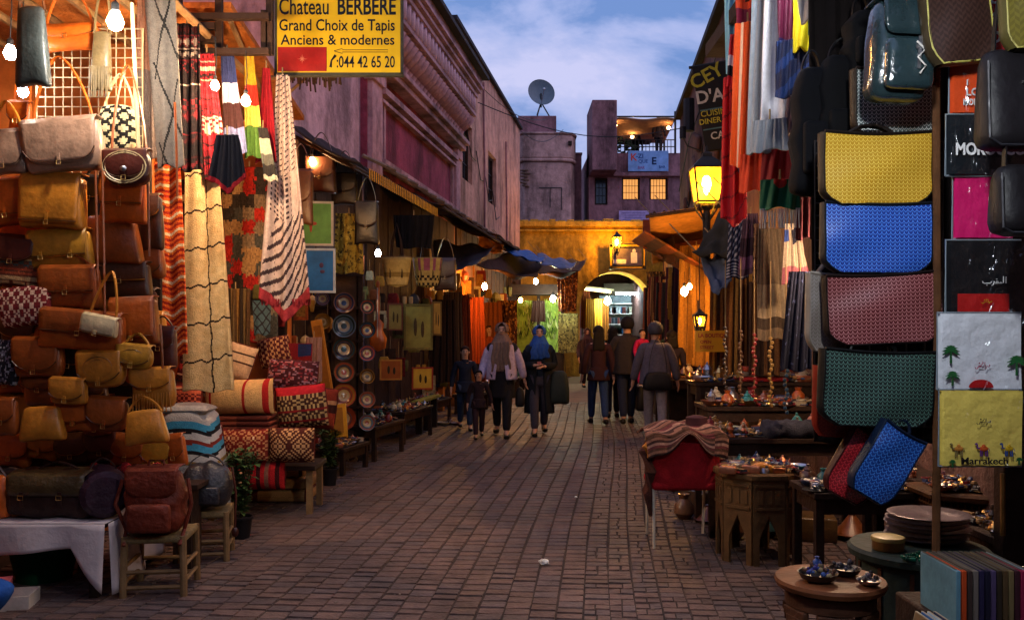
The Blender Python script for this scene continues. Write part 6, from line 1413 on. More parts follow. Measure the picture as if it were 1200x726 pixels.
for band, (px0, px1, py0, py1, n) in enumerate(((366, 452, 298, 352, 16), (440, 545, 340, 376, 16), (445, 548, 385, 445, 16), (300, 384, 330, 415, 16), (505, 600, 316, 348, 16))):
    for i in range(n):
        px = px0+(px1-px0)*(i+.5)/n+r.uniform(-3, 3); py = r.uniform(py0, py1)
        q = (px-CX)/F; d = -3.86/(q-.143)-r.uniform(.1, .5); d = max(8.6, min(28, d))
        cn, cv = CC[r.randrange(8)]; k_ = KN[r.randrange(4)]
        if cv == 'brass' and k_ != 'hanging_lamp': cn, cv = CC[r.randrange(6)]
        wh = ['by the kaftan and bluish bulb', 'under the straw baskets', 'beside the olive woven picture', 'by the berber rug and plates', 'under the dark tarpaulin'][band]
        small_hang(k_, 'small %s %s hanging %s, %s' % (cn, k_.replace('_', ' '), wh, ORD[i]), at(px, py, d), S(r.uniform(12, 20), d)*.9, cv, 'small goods hanging '+wh)
# right wall: cloths between the arch and the lantern
RC = [('dark green and gold striped', ['#26301c', '#7a6428', '#1c1a12']), ('russet and black striped', ['#6a2c16', '#1c120e', '#8a4a20']), ('golden brown striped', ['#8a6428', '#4a3218', '#a07a34']), ('maroon and tan striped', ['#4a161a', '#7a5a38', '#2c1214']), ('amber and cream striped', ['#a06a20', '#b0946a', '#6a4418']), ('charcoal and rust striped', ['#22201e', '#6a3420', '#35302c']), ('brown and teal striped', ['#4a2e1c', '#2c4a48', '#6a4a2c']), ('plum and ochre striped', ['#3a1c2c', '#8a6a2c', '#241420']), ('dark red', ['#5a1418', '#6a1c1c', '#3c0e12']), ('honey coloured', ['#a8742c', '#96682a', '#7a521e'])]
for i, (n_, cs) in enumerate(RC):
    d = 27.5-1.45*i; X = 2.2+.095*d-.35-.25*(i % 2); z = 2.95-.15*(i % 3)
    K('hanging_garment', n_+' cloth hanging along the right wall beyond the yellow signboard', 'cloth', Vector((X, d, z)), .6, .7, 1.75+.2*(i % 2), (lambda u, v, cs=[hx(c) for c in cs]: jit(cs[int(u*8+.3*math.sin(v*6)) % 3])), rz=-.7, folds=4, amp=.06, seed=i)
for i in range(5):
    d = 26-3.0*i; X = 2.2+.095*d-.75
    t = thing('shop_counter', ['dark counter right of the arch, farthest of the right hand counters', 'second farthest counter on the right', 'counter below the pair of warm bulbs', 'counter left of the yellow signboard', 'counter below the small amber lantern'][i], 'counter', (X, d, 0), 0); m = MB(); m.box((0, 0, .42), (.8, .9, .84)); m.build('body', DWOOD, t, bevel=.01); m = MB(); m.box((0, 0, .86), (.86, .96, .04)); m.build('top', WOOD, t)
    wares(['farthest right counter', 'second farthest right counter', 'counter below the warm bulbs', 'counter left of the yellow signboard', 'counter below the amber lantern'][i], spread(X, d, .75, .7, 7, .88, 90+i, 0, 2), i+2, ['lantern', 'vase', 'tagine', 'box', 'bowl'], .11)
t = thing('warm_wall_panel', 'tall pale yellow lit panel beside the small amber lantern', 'panel', at(833, 440, 17.2)); m = MB(); m.box((0, 0, 0.0), (.24, .05, 2.6)); m.build('panel', cm('#b99a4c', .8, var=.3), t); t.location.z = 1.5
# shadowy merchandise hanging high on the left under the awnings
for i, (px, py, w, h, c, lab) in enumerate(((352, 232, 26, 60, '#5a3218', 'brown leather bag with a flap hanging left of the green painting'), (430, 262, 24, 46, '#191210', 'dark satchel hanging above the bluish bulb'), (376, 205, 30, 40, '#43251a', 'dark red brown bag hanging above the green painting'), (404, 222, 26, 34, '#1f1613', 'dark bag hanging above the mustard kaftan'), (522, 322, 22, 34, '#3c2418', 'brown bag hanging right of the straw baskets'))):
    bag(lab, px, py, w, h, c, 'satchel', d=9.3+i*.5, cat='bag', group='dark bags hanging under the left awnings', straph=.3)

for a, b_, lab in ((at(604, 148, 30), at(660, 152, 36.5), 'thin overhead wire running from the peach house to the dish tower'), (at(560, 120, 22), at(800, 150, 23.5), 'thin overhead wire sagging across the street high above the people'), (at(525, 60, 18), at(640, 140, 36), 'second thin wire from the pink house roof to the dish tower')):
    m = MB(); m.tube([(b_-a)*(i/12)-Vector((0, 0, .5*math.sin(PI*i/12))) for i in range(13)], .012, 4); o = m.build('overhead_wire', BLACKM, None, loc=a); tag(o, lab, 'wire')
r = random.Random(15)
m = MB()
for i in range(130):
    d = r.uniform(5, 17); X = r.uniform(-2.2, 2.0)*(.6+.3*r.random()); s_ = r.uniform(.004, .014); m.M = Matrix.Translation((X+.1*d-.5, d, .010)) @ Matrix.Rotation(r.uniform(0, 6), 4, 'Z'); m.box((0, 0, 0), (s_*r.uniform(1, 3), s_, .003), taper=.8)
o = m.build('ground_litter', cm('#6e6258', .9, var=.5), None); o['kind'] = 'stuff'; tag(o, 'tiny scraps and grit scattered over the paving', 'grit')

def heap(label, cx, cy, w, dp, z, n, seed, rz=0):
    t = thing('trinket_heap', label, 'trinkets', (cx, cy, z), rz); r = random.Random(seed)
    for q, (nm, mt) in enumerate((('silver_trinkets', SILVER), ('brass_trinkets', BRASS), ('dark_trinkets', cm('#1c1a20', .4)), ('red_trinkets', cm('#6a1c20', .5)), ('blue_trinkets', cm('#22345c', .4)), ('tan_trinkets', cm('#8a6a44', .6)))):
        m = MB()
        for _ in range(n//6):
            x, y = r.uniform(-w/2, w/2), r.uniform(-dp/2, dp/2); s_ = r.uniform(.010, .026); h_ = .01+.05*r.random()*(1-abs(x/w*1.6)**2); k_ = r.random()
            if k_ < .35: m.ball((x, y, h_), (s_, s_, s_*.8), 6, 4)
            elif k_ < .7: m.box((x, y, h_), (s_*r.uniform(1, 3), s_, s_*.7), rz=r.uniform(0, 3), rx=r.uniform(-.4, .4))
            else: m.tube([(x+s_*1.3*math.cos(a), y+s_*1.3*math.sin(a), h_) for a in [q_*PI/4 for q_ in range(9)]], s_*.22, 4, cap=False)
        o = m.build(nm, mt, t); o['kind'] = 'stuff'
    return t
for i, (lab, x, y, w, dp, z) in enumerate((('heap of jewellery across the front of the long dark table', 2.15, 6.98, 1.2, .22, .76), ('heap of trinkets along the raised second dark table', 2.4, 7.95, 1.3, .22, .92), ('heap of trinkets along the high shelf table', 2.6, 9.15, 1.3, .2, 1.06), ('heap of bracelets on the carved octagonal table', 1.74, 6.25, .46, .34, .62), ('heap of trinkets on the dark side table', 2.15, 5.66, .54, .4, .60), ('heap of trinkets on the small table at the right edge', 2.72, 4.7, .6, .45, .56), ('heap of trinkets on the lattice sided table', 2.72, 5.33, .4, .35, .657), ('heap of small wares on the low table beside the plate rack', -1.78, 11.3, .45, .9, .42), ('heap of small wares under the tall olive picture', -1.62, 13.0, .5, 1.1, .45), ('heap of small wares left of the small child', -1.5, 15.2, .5, 1.2, .40), ('heap of small wares below the cushions', -1.95, 10.1, .35, .6, .30))):
    heap(lab, x, y, w, dp, z, 240, i+60, rz=0 if x > 0 else -.14)

GW = [(1.98, 5.45, 'box', '#4a3220', .24, 'brown wooden box on the ground under the dark side table'), (2.3, 5.5, 'lantern', '#3a3430', .20, 'dark metal lantern on the ground under the dark side table'), (1.68, 6.85, 'vase', '#5a3a28', .22, 'brown jar on the ground behind the carved octagonal table'), (1.95, 6.9, 'vase', '#2c4a50', .20, 'teal jar on the ground under the long dark table, left one'), (2.25, 6.85, 'box', '#5a4226', .30, 'wooden crate on the ground under the long dark table'), (2.6, 6.85, 'tagine', '#7a4424', .16, 'large clay tagine on the ground under the long dark table'), (1.75, 7.85, 'box', '#3a2a1e', .34, 'dark crate on the ground at the left of the raised second table'), (2.5, 4.9, 'tagine', '#6a4a30', .17, 'clay tagine on the ground in front of the lattice table'), (2.35, 5.15, 'vase', '#4c3c34', .17, 'grey brown jar on the ground left of the lattice table'), (1.70, 4.75, 'lantern', '#4a3c2c', .24, 'tall tin lantern on the ground behind the round side table'), (1.62, 4.45, 'box', '#3c2a1e', .20, 'small dark chest on the ground beside the green drum table'), (2.45, 4.35, 'vase', '#5c4a3c', .26, 'stout jar on the ground right of the green drum table'), (1.45, 7.55, 'vase', '#6a4a34', .16, 'small clay jar on the ground behind the red chair'), (1.62, 7.4, 'tagine', '#5a2c20', .12, 'small red brown tagine on the ground behind the red chair'), (1.75, 9.0, 'box', '#5a4026', .36, 'wooden crate on the ground left of the high shelf table')]
for x, y, k_, c_, s_, l_ in GW: ware(k_, c_, (x, y, 0.004), s_, R.uniform(-.5, .5), l_)
for i, (px, py, d, c_, l_) in enumerate(((868, 388, 7.4, '#5c3a22', 'long brown string of beads hanging above the raised second table'), (884, 392, 7.2, '#7a1c20', 'long red string of beads hanging above the raised second table'), (903, 396, 7.0, '#8a6a34', 'golden string of beads hanging above the long dark table'), (921, 402, 6.8, '#22405a', 'blue string of beads hanging above the long dark table'), (850, 384, 7.9, '#3a2c24', 'dark string of beads hanging left of the brown one'))):
    t = thing('bead_string', l_, 'bead string', at(px, py, d)); m = MB()
    for k in range(16): m.ball((.012*math.sin(k*1.3), 0, -.035*k), (.016, .014, .016), 6, 4)
    m.build('beads', cm(c_, .35), t); m = MB(); m.tube([(0, 0, -.5), (0, 0, .6)], .004, 4); m.build('cord', ROPE, t)
# ================================================================ RIGHT FOREGROUND
# football shirts and scarves hanging from the shop eave
t = thing('hanging_rail', 'long wooden rail carrying the football shirts', 'rail', at(900, -60, 5.6)); m = MB(); m.tube([(-.4, .6, 0), (.9, -1.8, 0)], .025, 6); m.build('rail', DWOOD, t)
def jersey(label, px, py, w0, w1, h, d, pat, ln=0, folds=2, amp=.018, rz=-.5, cat='football shirt', nm='football_shirt', **k):
    return K(nm, label, cat, at(px, py, d), 1.12*S(w0, d)/max(.6, math.cos(rz)), 1.12*S(w1, d)/max(.6, math.cos(rz)), S(h, d), pat, rz=rz, lean=S(ln, d), folds=folds, amp=amp, seed=px, m=mat('polyester', (1, 1, 1), .55, .08, 30, .3, kind='vc'), **k)
jersey('pale sky blue shirt hanging at the left end of the football shirts', 860, -30, 18, 14, 114, 6.2, p_plain('#79b4cf', .03))
jersey('orange shirt with a maroon hem at the top of the football shirts', 881, -30, 30, 26, 60, 5.75, (lambda u, v: hx('#c8401c') if v < .66 else hx('#6e1830')), ln=0)
jersey('red, white and black striped shirt sleeve left of the orange scarf', 862, 40, 10, 12, 62, 5.9, (lambda u, v: jit(hx(['#a81c20', '#b81c24', '#c4c4cc', '#171420', '#c2202a'][min(4, int(v*5))]))), ln=-2)
jersey('long bright red shirt hanging lowest at the left', 859, 90, 18, 24, 166, 5.95, (lambda u, v: jit(hx('#b8141c') if (v*7+u) % 1 > .12 else hx('#7a1018'), .05)), ln=2, notch=.05)
jersey('thin navy shirt edge between the red and orange shirts', 871, 30, 8, 8, 170, 5.85, p_plain('#1c2450'), folds=1)
jersey('long orange football shirt with pale side stripes', 876, 26, 22, 22, 168, 5.7, (lambda u, v: hx('#e8b890') if abs(u-.3) < .04 or abs(u-.62) < .03 else jit(hx('#e0541c'), .03)), ln=-6)
jersey('orange cloth folded up below the long orange shirt', 882, 180, 22, 26, 44, 5.6, p_plain('#cc3c18'), folds=2, amp=.05)
jersey('long pale grey blue shirt in the middle of the football shirts', 897, -30, 24, 22, 208, 5.5, (lambda u, v: jit(hx('#9aa8b4') if u < .55 else hx('#7e8c98'), .03)), ln=-8, folds=2)
jersey('white shirt hanging right of the grey blue one', 919, -30, 34, 44, 178, 5.3, p_plain('#dcdade', .03), ln=2, folds=2, amp=.05)
jersey('grey crumpled shirt hem below the grey blue and white shirts', 902, 140, 30, 36, 36, 5.2, p_plain('#8d9298', .05), folds=4, amp=.04)
jersey('maroon shirt at the top beside the yellow sleeve', 926, -30, 22, 20, 80, 5.1, (lambda u, v: jit(hx('#4a0e28') if v < .95 else hx('#1c1840'), .05)))
jersey('bright yellow shirt sleeve hanging beside the maroon shirt', 944, -30, 22, 14, 88, 5.0, p_plain('#cdbb12', .03), ln=-6, folds=1)
jersey('bunched navy blue shirts under the maroon and yellow ones', 930, 46, 30, 34, 66, 5.05, (lambda u, v: jit(hx('#182040') if tri(v*2+u) < .6 else hx('#22386c'), .1)), folds=4, amp=.06)
jersey('dusky mauve shirt hanging below the bunched navy shirts', 936, 112, 20, 24, 42, 5.15, p_plain('#54404c'), folds=2)
jersey('white cap shaped bundle at the top of the black bags', 965, -14, 48, 40, 36, 4.4, p_plain('#b8b6b0', .03), folds=2, nm='cloth_bundle', cat='cloth')
jersey('green cloth with white print under the white bundle', 975, 4, 44, 40, 34, 4.5, p_plain('#14502e', .05), folds=1, nm='cloth_bundle', cat='cloth')
jersey('dark red scarf top above the green fringed scarf', 914, 172, 34, 38, 40, 5.5, (lambda u, v: hx('#b8b0b0') if v < .08 else jit(hx('#86141c'), .05)), folds=2, nm='football_scarf', cat='scarf', rz=-.2)
jersey('green and red scarf with a thick white fringe', 914, 210, 38, 40, 34, 5.45, (lambda u, v: hx('#a82420') if (u-.5)**2*2+(v-.1)**2 < .05 else jit(hx('#14583a'), .05)), folds=2, nm='football_scarf', cat='scarf', rz=-.2, fringe=('#b4bcc0', .12, 26))
for i, (px, py, w, h, c, d, l) in enumerate(((985, 66, 62, 150, '#060608', 3.98, 'black nylon backpack hanging behind the shiny leather one'), (950, 80, 46, 150, '#06070c', 4.02, 'dark blue black jacket hanging left of the black backpack'), (1008, 14, 40, 80, '#050506', 3.94, 'small black bag hanging above the shiny leather backpack'))):
    t = thing('dark_bag', l, 'bag', at(px, py+h/2, d)); m = MB(); W_, H_ = S(w, d), S(h, d); m.rbox((0, 0, 0), (W_, .16, H_), .06, lambda x, y, z, o: (o.x*(1-.2*max(0, z))+.01*math.sin(z*9), o.y, o.z), k=5); m.build('body', cm(c, .85), t); m = MB(); m.rbox((0, -.09, -H_*.15), (W_*.7, .05, H_*.4), .02, k=3); m.build('pocket', cm(c, .85), t); m = MB(); strap(m, W_*.25, H_/2-.02, .10); m.build('strap', cm(c, .6), t)

# tote bags with a small chevron weave
def tote(label, x0, y0, x1, y1, d, c, c2, kind='chev', rz=0, tilt=0, gus=None, cat='tote bag', h2=None, coat=.4, pip=None):
    tilt = tilt or R.uniform(-.05, .05); w, h = S(x1-x0, d)*1.03, S(y1-y0, d)*1.05; t = thing('tote_bag', label, cat, at((x0+x1)/2, (y0+y1)/2, d), rz or R.uniform(-.08, .08), 'patterned tote bags hung in a column', ry=tilt)
    M_ = mat('weave_%s' % c.strip('#'), c, .38, .10, 6, .06, kind=kind, bs=hx(c2), coat=coat)
    m = MB(); ch = .14
    poly = [(-w/2, h/2), (-w/2+.0, -h/2+h*ch*1.6), (-w/2+w*ch*.8, -h/2), (w/2-w*ch*.5, -h/2), (w/2, -h/2+h*ch), (w/2, h/2)]
    D_ = .065
    def pt(u, v):
        z = h/2-h*v; q = max(0, (v-.78)/.22); wl = 1-q*q*.30; a = 2*u-1
        return (a*w/2*wl, -D_/2-.010*math.sin(PI*v)*(1-a*a)-.004*math.sin(u*7+v*5+x0)-.002*math.sin(v*11+u*4+y0), z-.010*math.sin(PI*u)*(1-v))
    m.grid(pt, 20, 16); m.grid(lambda u, v: (lambda p: (p[0], D_/2, p[2]))(pt(1-u, v)), 8, 16)
    m.build('panel', M_, t)
    g_ = MB(); G = cm(gus or '#1e1713', .5)
    for s_ in (0, 1): g_.grid(lambda u, v: (lambda p: (p[0]*(1.001)+(-.012 if s_ == 0 else .012)*math.sin(PI*u), -D_/2+D_*u, p[2]))(pt(s_, v)) if s_ == 0 else (lambda p: (p[0]+.012*math.sin(PI*u), D_/2-D_*u, p[2]))(pt(1, v)), 4, 14)
    g_.grid(lambda u, v: (pt(u, 1)[0], -D_/2+D_*v, -h/2-.006*math.sin(PI*v)), 14, 3); g_.build('gusset', G, t)
    p = MB(); p.tube([pt(0, v/12) for v in range(13)]+[pt(u/8, 1) for u in range(1, 9)]+[pt(1, 1-v/12) for v in range(1, 13)], .0035, 5); p.build('edge_piping', cm(pip, .5) if pip else G, t)
    p = MB(); p.tube([pt(u/10, 0) for u in range(11)], .007, 5); p.build('top_band', G, t)
    for s_ in (-1, 1):
        q = MB(); yb = D_*.5+.012+.012*s_; pts = [(-w*.22, yb, h*.40), (-w*.20, yb, h*.54), (-w*.10, yb, h*.62), (0, yb, h*.64), (w*.10, yb, h*.62), (w*.20, yb, h*.54), (w*.22, yb, h*.40)]; q.tube(pts, .008, 6); q.build('handle', G, t)
    return t
tote('silver grey and black patterned tote, topmost of the column', 1000, 84, 1098, 160, 3.75, '#4c5856', '#e0e8e4')
tote('bright yellow patterned tote bag', 963, 158, 1088, 238, 3.6, '#c8960c', '#f0d468')
tote('bright blue patterned tote bag', 966, 240, 1086, 318, 3.6, '#0c3290', '#5a90e8', gus='#12161e')
tote('beige backed grey tote side showing behind the dusky red one', 948, 322, 1000, 408, 3.7, '#6a6058', '#827870', gus='#8a8074', h2=1)
tote('dusky red patterned tote bag below the blue one', 970, 322, 1098, 400, 3.6, '#64181e', '#c08888', gus='#1c1210')
tote('orange red tote peeping out behind the dark green one', 956, 430, 1010, 508, 3.66, '#7a1c10', '#9a3420', gus='#8a2412', h2=1)
tote('dark green patterned tote bag below the dusky red one', 962, 412, 1090, 496, 3.55, '#0c1a18', '#648a80', gus='#0d0f10')
tote('small red patterned tote hanging tilted at the bottom of the column', 980, 506, 1030, 584, 3.62, '#7a0f14', '#c03038', rz=0, tilt=.5, gus='#3a0c0e')
tote('small blue patterned tote hanging tilted over the little red one', 1010, 500, 1062, 584, 3.5, '#0c3480', '#4080d4', tilt=.55, gus='#0c1a30')
tote('brown checked tote bag hanging at the top right', 1082, -40, 1156, 72, 3.3, '#2c1c18', '#3c2822', kind='check', tilt=-.12, gus='#3a3020', coat=.1, pip='#a8a050')
tote('olive tote bag cut by the top right corner', 1176, -50, 1240, 55, 3.0, '#4c4410', '#5a5218', kind='check', gus='#3a3618', coat=.1, pip='#8a8240')
for lab, px, py, w, h, d, rz in (('plain matte black handbag at the right edge above the orange shirt packet', 1188, 118, 84, 118, 3.05, 0), ('black leather handbag at the right edge beside the pink packet', 1196, 235, 68, 84, 3.0, .0)):
    t = thing('black_handbag', lab, 'handbag', at(px, py, d), rz); m = MB(); W_, H_ = S(w, d), S(h, d); m.rbox((0, 0, 0), (W_, .12, H_), .05, lambda x, y, z, o: (o.x*(1+.0*z-.08*max(0, z)), o.y*(1-.3*z), o.z), k=5); m.build('body', cm('#131114', .5), t)
    m = MB(); strap(m, W_*.3, H_/2-.02, .30, r=.012); m.build('strap', cm('#0e0c0e', .5), t); m = MB(); m.tube([(-W_*.47, -.055, H_*.35), (-W_*.46, -.06, -H_*.4), (-W_*.3, -.06, -H_*.47), (W_*.45, -.06, -H_*.47)], .004, 4); m.build('edge_piping', cm('#2a2a30', .4), t)
# shiny backpack
t = thing('shiny_backpack', 'glossy black leather backpack with a zip pocket hanging in front of the totes', 'backpack', at(1050, 62, 3.45), 0, ry=.05)
SH = mat('glossy_teal_black_leather', hx('#223236'), .16, .35, 6, .35, coat=.6)
m = MB(); W_, H_ = S(68, 3.45), S(118, 3.45); m.rbox((0, 0, 0), (W_, .14, H_), .05, lambda x, y, z, o: (o.x*(1-.08*max(0, z)+.02*math.sin(z*7)), o.y*(1+.2*math.cos(z*2)), o.z), k=6); m.build('body', SH, t)
m = MB(); m.rbox((.01, -.10, -H_*.18), (W_*.82, .06, H_*.50), .03, k=4); m.build('front_pocket', SH, t); m = MB(); flap(m, W_*.9, H_, .2, H_*.47, H_*.38, ex=8); m.build('flap', SH, t, solid=.006)
m = MB(); m.box((.03, -.138, -H_*.10), (.012, .008, .12)); m.box((.03, -.14, -.02), (.03, .006, .014)); m.build('zip', SILVER, t)
m = MB(); m.tube([(.015, -.145, -.0), (.045, -.15, -.03), (.02, -.15, -.06), (.05, -.15, -.09), (.03, -.15, -.12)], .004, 4); m.build('zip_tape', WHITEP, t)
for s_ in (-1, 1): m = MB(); m.tube([(s_*.06, .05, H_*.48), (s_*.075, .02, H_*.75), (0, 0, H_*1.1)], .014, 6); m.build('strap', SH, t)
t = thing('price_tag', 'small black card tag beside the glossy backpack', 'tag', at(1090, 90, 3.5)); m = MB(); m.box((0, 0, 0), (.045, .003, .07)); m.build('card', cm('#0c0c10', .4), t); m = MB(); m.box((0, -.003, .0), (.024, .002, .004)); m.box((0, -.003, -.01), (.03, .002, .003)); m.box((0, -.003, .015), (.012, .002, .012)); m.build('print', cm('#8090a0', .4), t)

# shirts folded in plastic
def sleeve_mat():
    if 'clear_plastic' in MATS: return MATS['clear_plastic']
    m = mat('clear_plastic', (.8, .8, .8), .12, .05, 6, .0); n = m.node_tree.nodes; l = m.node_tree.links.new
    gl = n.new('ShaderNodeBsdfGlossy'); gl.inputs['Roughness'].default_value = .16; gl.inputs['Color'].default_value = (.9, .95, 1, 1)
    tr = n.new('ShaderNodeBsdfTransparent'); mx = n.new('ShaderNodeMixShader'); mx.inputs[0].default_value = .075
    co = n.new('ShaderNodeTexCoord'); mp = n.new('ShaderNodeMapping'); mp.inputs['Scale'].default_value = (1, 1, .45); mp.inputs['Rotation'].default_value = (0, .6, 0); nz = n.new('ShaderNodeTexNoise'); nz.inputs['Scale'].default_value = 13; nz.inputs['Detail'].default_value = 3; nz.inputs['Distortion'].default_value = 1.2
    bp = n.new('ShaderNodeBump'); bp.inputs['Strength'].default_value = 1; bp.inputs['Distance'].default_value = .035
    l(co.outputs['Object'], mp.inputs[0]); l(mp.outputs[0], nz.inputs[0]); l(nz.outputs[0], bp.inputs['Height']); l(bp.outputs[0], gl.inputs['Normal'])
    l(tr.outputs[0], mx.inputs[1]); l(gl.outputs[0], mx.inputs[2]); l(mx.outputs[0], n['Material Output'].inputs[0]); return m
def packet(label, x0, y0, x1, y1, d, c, prints=None, pat=None, bagc=None):
    w, h = S(x1-x0, d), S(y1-y0, d); t = thing('shirt_packet', label, 'packed shirt', at((x0+x1)/2, (y0+y1)/2, d), 0, 'folded shirts in plastic hung in a column')
    m = MB(); r = random.Random(int(x0*7+y0)); f1, f2 = r.uniform(0, 6), r.uniform(0, 6)
    cc = hx(c)
    m.grid(lambda u, v: ((u-.5)*w*.97, -.014-.004*math.sin(u*4+f1)*math.sin(v*3+f2)-.0015*noise.noise(Vector((u*7+f1, v*5, f2))), (.5-v)*h*.97), 24, 24, pat or (lambda u, v: jit(cc, .03)))
    m.grid(lambda u, v: ((.5-u)*w*.97, .010, (.5-v)*h*.97), 4, 4, lambda u, v: cc)
    m.build('folded_shirt', PLAST, t)
    b = MB(); b.tube([(-w/2, 0, -h/2), (w/2, 0, -h/2), (w/2, 0, h/2), (-w/2, 0, h/2), (-w/2, 0, -h/2)], .004, 5, cap=False); b.build('plastic_edge', mat('plastic_edge', hx('#8a97a0'), .2, .1, 9, .05, coat=.8), t)
    for fn in (prints or []): fn(t, w, h)
    b = MB(); b.grid(lambda u, v: ((u-.5)*w*.99, -.040-.003*noise.noise(Vector((u*6+f1, v*5, f2))), (.5-v)*h*.99), 20, 20); b.build('plastic_sleeve', sleeve_mat(), t)
    return t
WT = cm('#dcdcdc', .5); GR_ = cm('#1c5a2c', .6); RD = cm('#b8181c', .55); YE = cm('#c8a01c', .55); PU = cm('#5c2c74', .55); BK = cm('#141418', .5); BL = cm('#28488c', .55)
def tx(s, size, x, z, m_, bold=.02, fit=None): return lambda t, w, h: text(t, s, size, (x*w, -.032, z*h), m_, bold=bold, fit=fit and fit*w)
d_ = 3.35
packet('red packed shirt with dense white lettering at the top right', 1118, -30, 1184, 64, 3.45, '#a8141e', [tx('MOROCCO', .05, 0, .10, WT, .03, .9), tx('MARRAKECH', .045, 0, -.12, WT, .03, .9), tx('MAROC', .06, 0, -.38, WT, .03, .85)])
packet('orange packed shirt with a small white and yellow print', 1112, 64, 1178, 134, 3.42, '#d2491c', [tx('I', .03, -.25, -.05, WT), tx('LOVE', .04, -.05, -.22, WT, .02), tx('MOROCCO', .034, -.02, -.38, WT, .02, .6), lambda t, w, h: MB().ball((.02*w, -.026, .0), (.015, .004, .015)).build('yellow_spot', YE, t)])
HEART = [(0, -1), (.5, -.45), (.95, .05), (.95, .5), (.6, .8), (.25, .75), (0, .45), (-.25, .75), (-.6, .8), (-.95, .5), (-.95, .05), (-.5, -.45)]
def heart(t, w, h): m = MB(); m.prism([(.30*w+x*.02, .18*h+z*.02) for x, z in HEART][::-1], -.032, -.026); m.build('heart', RD, t)
packet('black packed shirt with a large white country name', 1108, 134, 1196, 206, 3.38, '#12181e', [tx('I', .075, -.10, .14, WT, .03), heart, tx('MOROCCO', .062, .04, -.18, WT, .03, .92)])
packet('magenta pink packed shirt under the black one', 1116, 200, 1186, 280, 3.4, '#c41560', [tx('M', .02, .25, -.1, WT, .02)])
AR = '\ufe8f\ufeae\ufed0\ufee4\ufedf\ufe8d'      # presentation forms, written in visual order
def stamp(px_, pz, s, m_, seed=1):
    def f(t, w, h):
        r = random.Random(seed); m = MB()
        for k_ in range(5): m.tube([(px_*w+(k_-2)*s*.45, -.026, pz*h+s*.3*r.random()), (px_*w+(k_-1.6)*s*.45, -.026, pz*h-s*.2), (px_*w+(k_-1.2)*s*.45, -.026, pz*h+s*.1*r.random())], s*.09, 4)
        m.build('printed_scrawl', m_, t)
    return f
def arabic(s, m_, cx, cz, paths, dots):
    def f(t, w, h):
        m = MB()
        for p in paths: m.tube([(cx*w+x*s, -.026-.0005*i, cz*h+z*s) for i, (x, z) in enumerate(p)], s*.055, 5)
        for x, z in dots: m.ball((cx*w+x*s, -.027, cz*h+z*s), (s*.06, .003, s*.06), 6, 5)
        m.build('arabic_lettering', m_, t)
    return f
# al-maghrib: strokes from right (alif) to left (ba); coordinates in letter heights
ALM = ([[(1.55, .75), (1.53, 0)], [(1.25, .8), (1.23, .05), (1.0, 0), (.92, .12), (.82, .1), (.84, 0), (.6, 0), (.52, .22), (.38, .24), (.34, .08), (.45, .0), (.2, 0), (.1, .18), (.02, .0), (-.1, -.22), (-.25, -.28)], [(-.15, .2), (-.28, 0), (-.9, -.03), (-1.15, .02), (-1.22, .22)]], [(.46, .45), (-.7, -.25)])
MRK = ([[(1.1, .15), (1.0, .25), (.92, .12), (1.0, .02), (.75, 0), (.6, .1), (.5, -.2), (.3, -.3)], [(.35, .65), (.33, 0)], [(.15, .0), (-.1, 0), (-.15, .3), (.1, .55), (-.05, .75)], [(-.12, 0), (-.25, .0), (-.3, .18), (-.4, 0), (-.5, .18), (-.6, 0), (-.75, -.25), (-1.0, -.3), (-1.15, -.05)]], [(-.4, .45), (-.5, .45), (-.45, .56)])
packet('black packed shirt with white Arabic lettering and a red lower band', 1108, 281, 1196, 366, 3.36, '#101216', [arabic(.032, WT, .08, -.10, *ALM), arabic(.018, YE, .0, -.36, *MRK)], pat=lambda u, v: jit(hx('#a81818') if v > .74 and .12 < u < .85 else hx('#101216'), .05))
def palm(cx, cz, s):
    def f(t, w, h):
        m = MB(); X, Z_ = cx*w, cz*h
        m.prism([(X-.003, Z_-s*1.3), (X+.003, Z_-s*1.3), (X+.002, Z_), (X-.002, Z_)], -.032, -.026)
        for k_ in range(9):
            a = -.35+k_*(PI+.7)/8; e_ = (X+s*math.cos(a), Z_+s*.8*math.sin(a)-s*.15); mid = (X+s*.5*math.cos(a), Z_+s*.55*math.sin(a)+s*.06); n = (-math.sin(a)*s*.13, math.cos(a)*s*.13)
            m.prism([(X, Z_), (mid[0]+n[0], mid[1]+n[1]), e_, (mid[0]-n[0], mid[1]-n[1])][::-1], -.032, -.0262-.0003*k_)
        m.build('printed_palm', GR_, t)
    return f
def sunp(t, w, h): m = MB(); m.prism([(-.02*w+.045*math.cos(PI*k_/12), -.47*h+.03*math.sin(PI*k_/12)) for k_ in range(13)][::-1], -.031, -.026); m.build('printed_sun', RD, t)
packet('white packed shirt printed with green palms, a red sun and red Arabic lettering', 1098, 366, 1196, 456, 3.34, '#dfe3ea', [palm(-.38, .0, .034), palm(-.36, -.32, .028), palm(.40, -.14, .038), sunp, arabic(.026, cm('#a01c48', .5), .0, -.20, *MRK)])
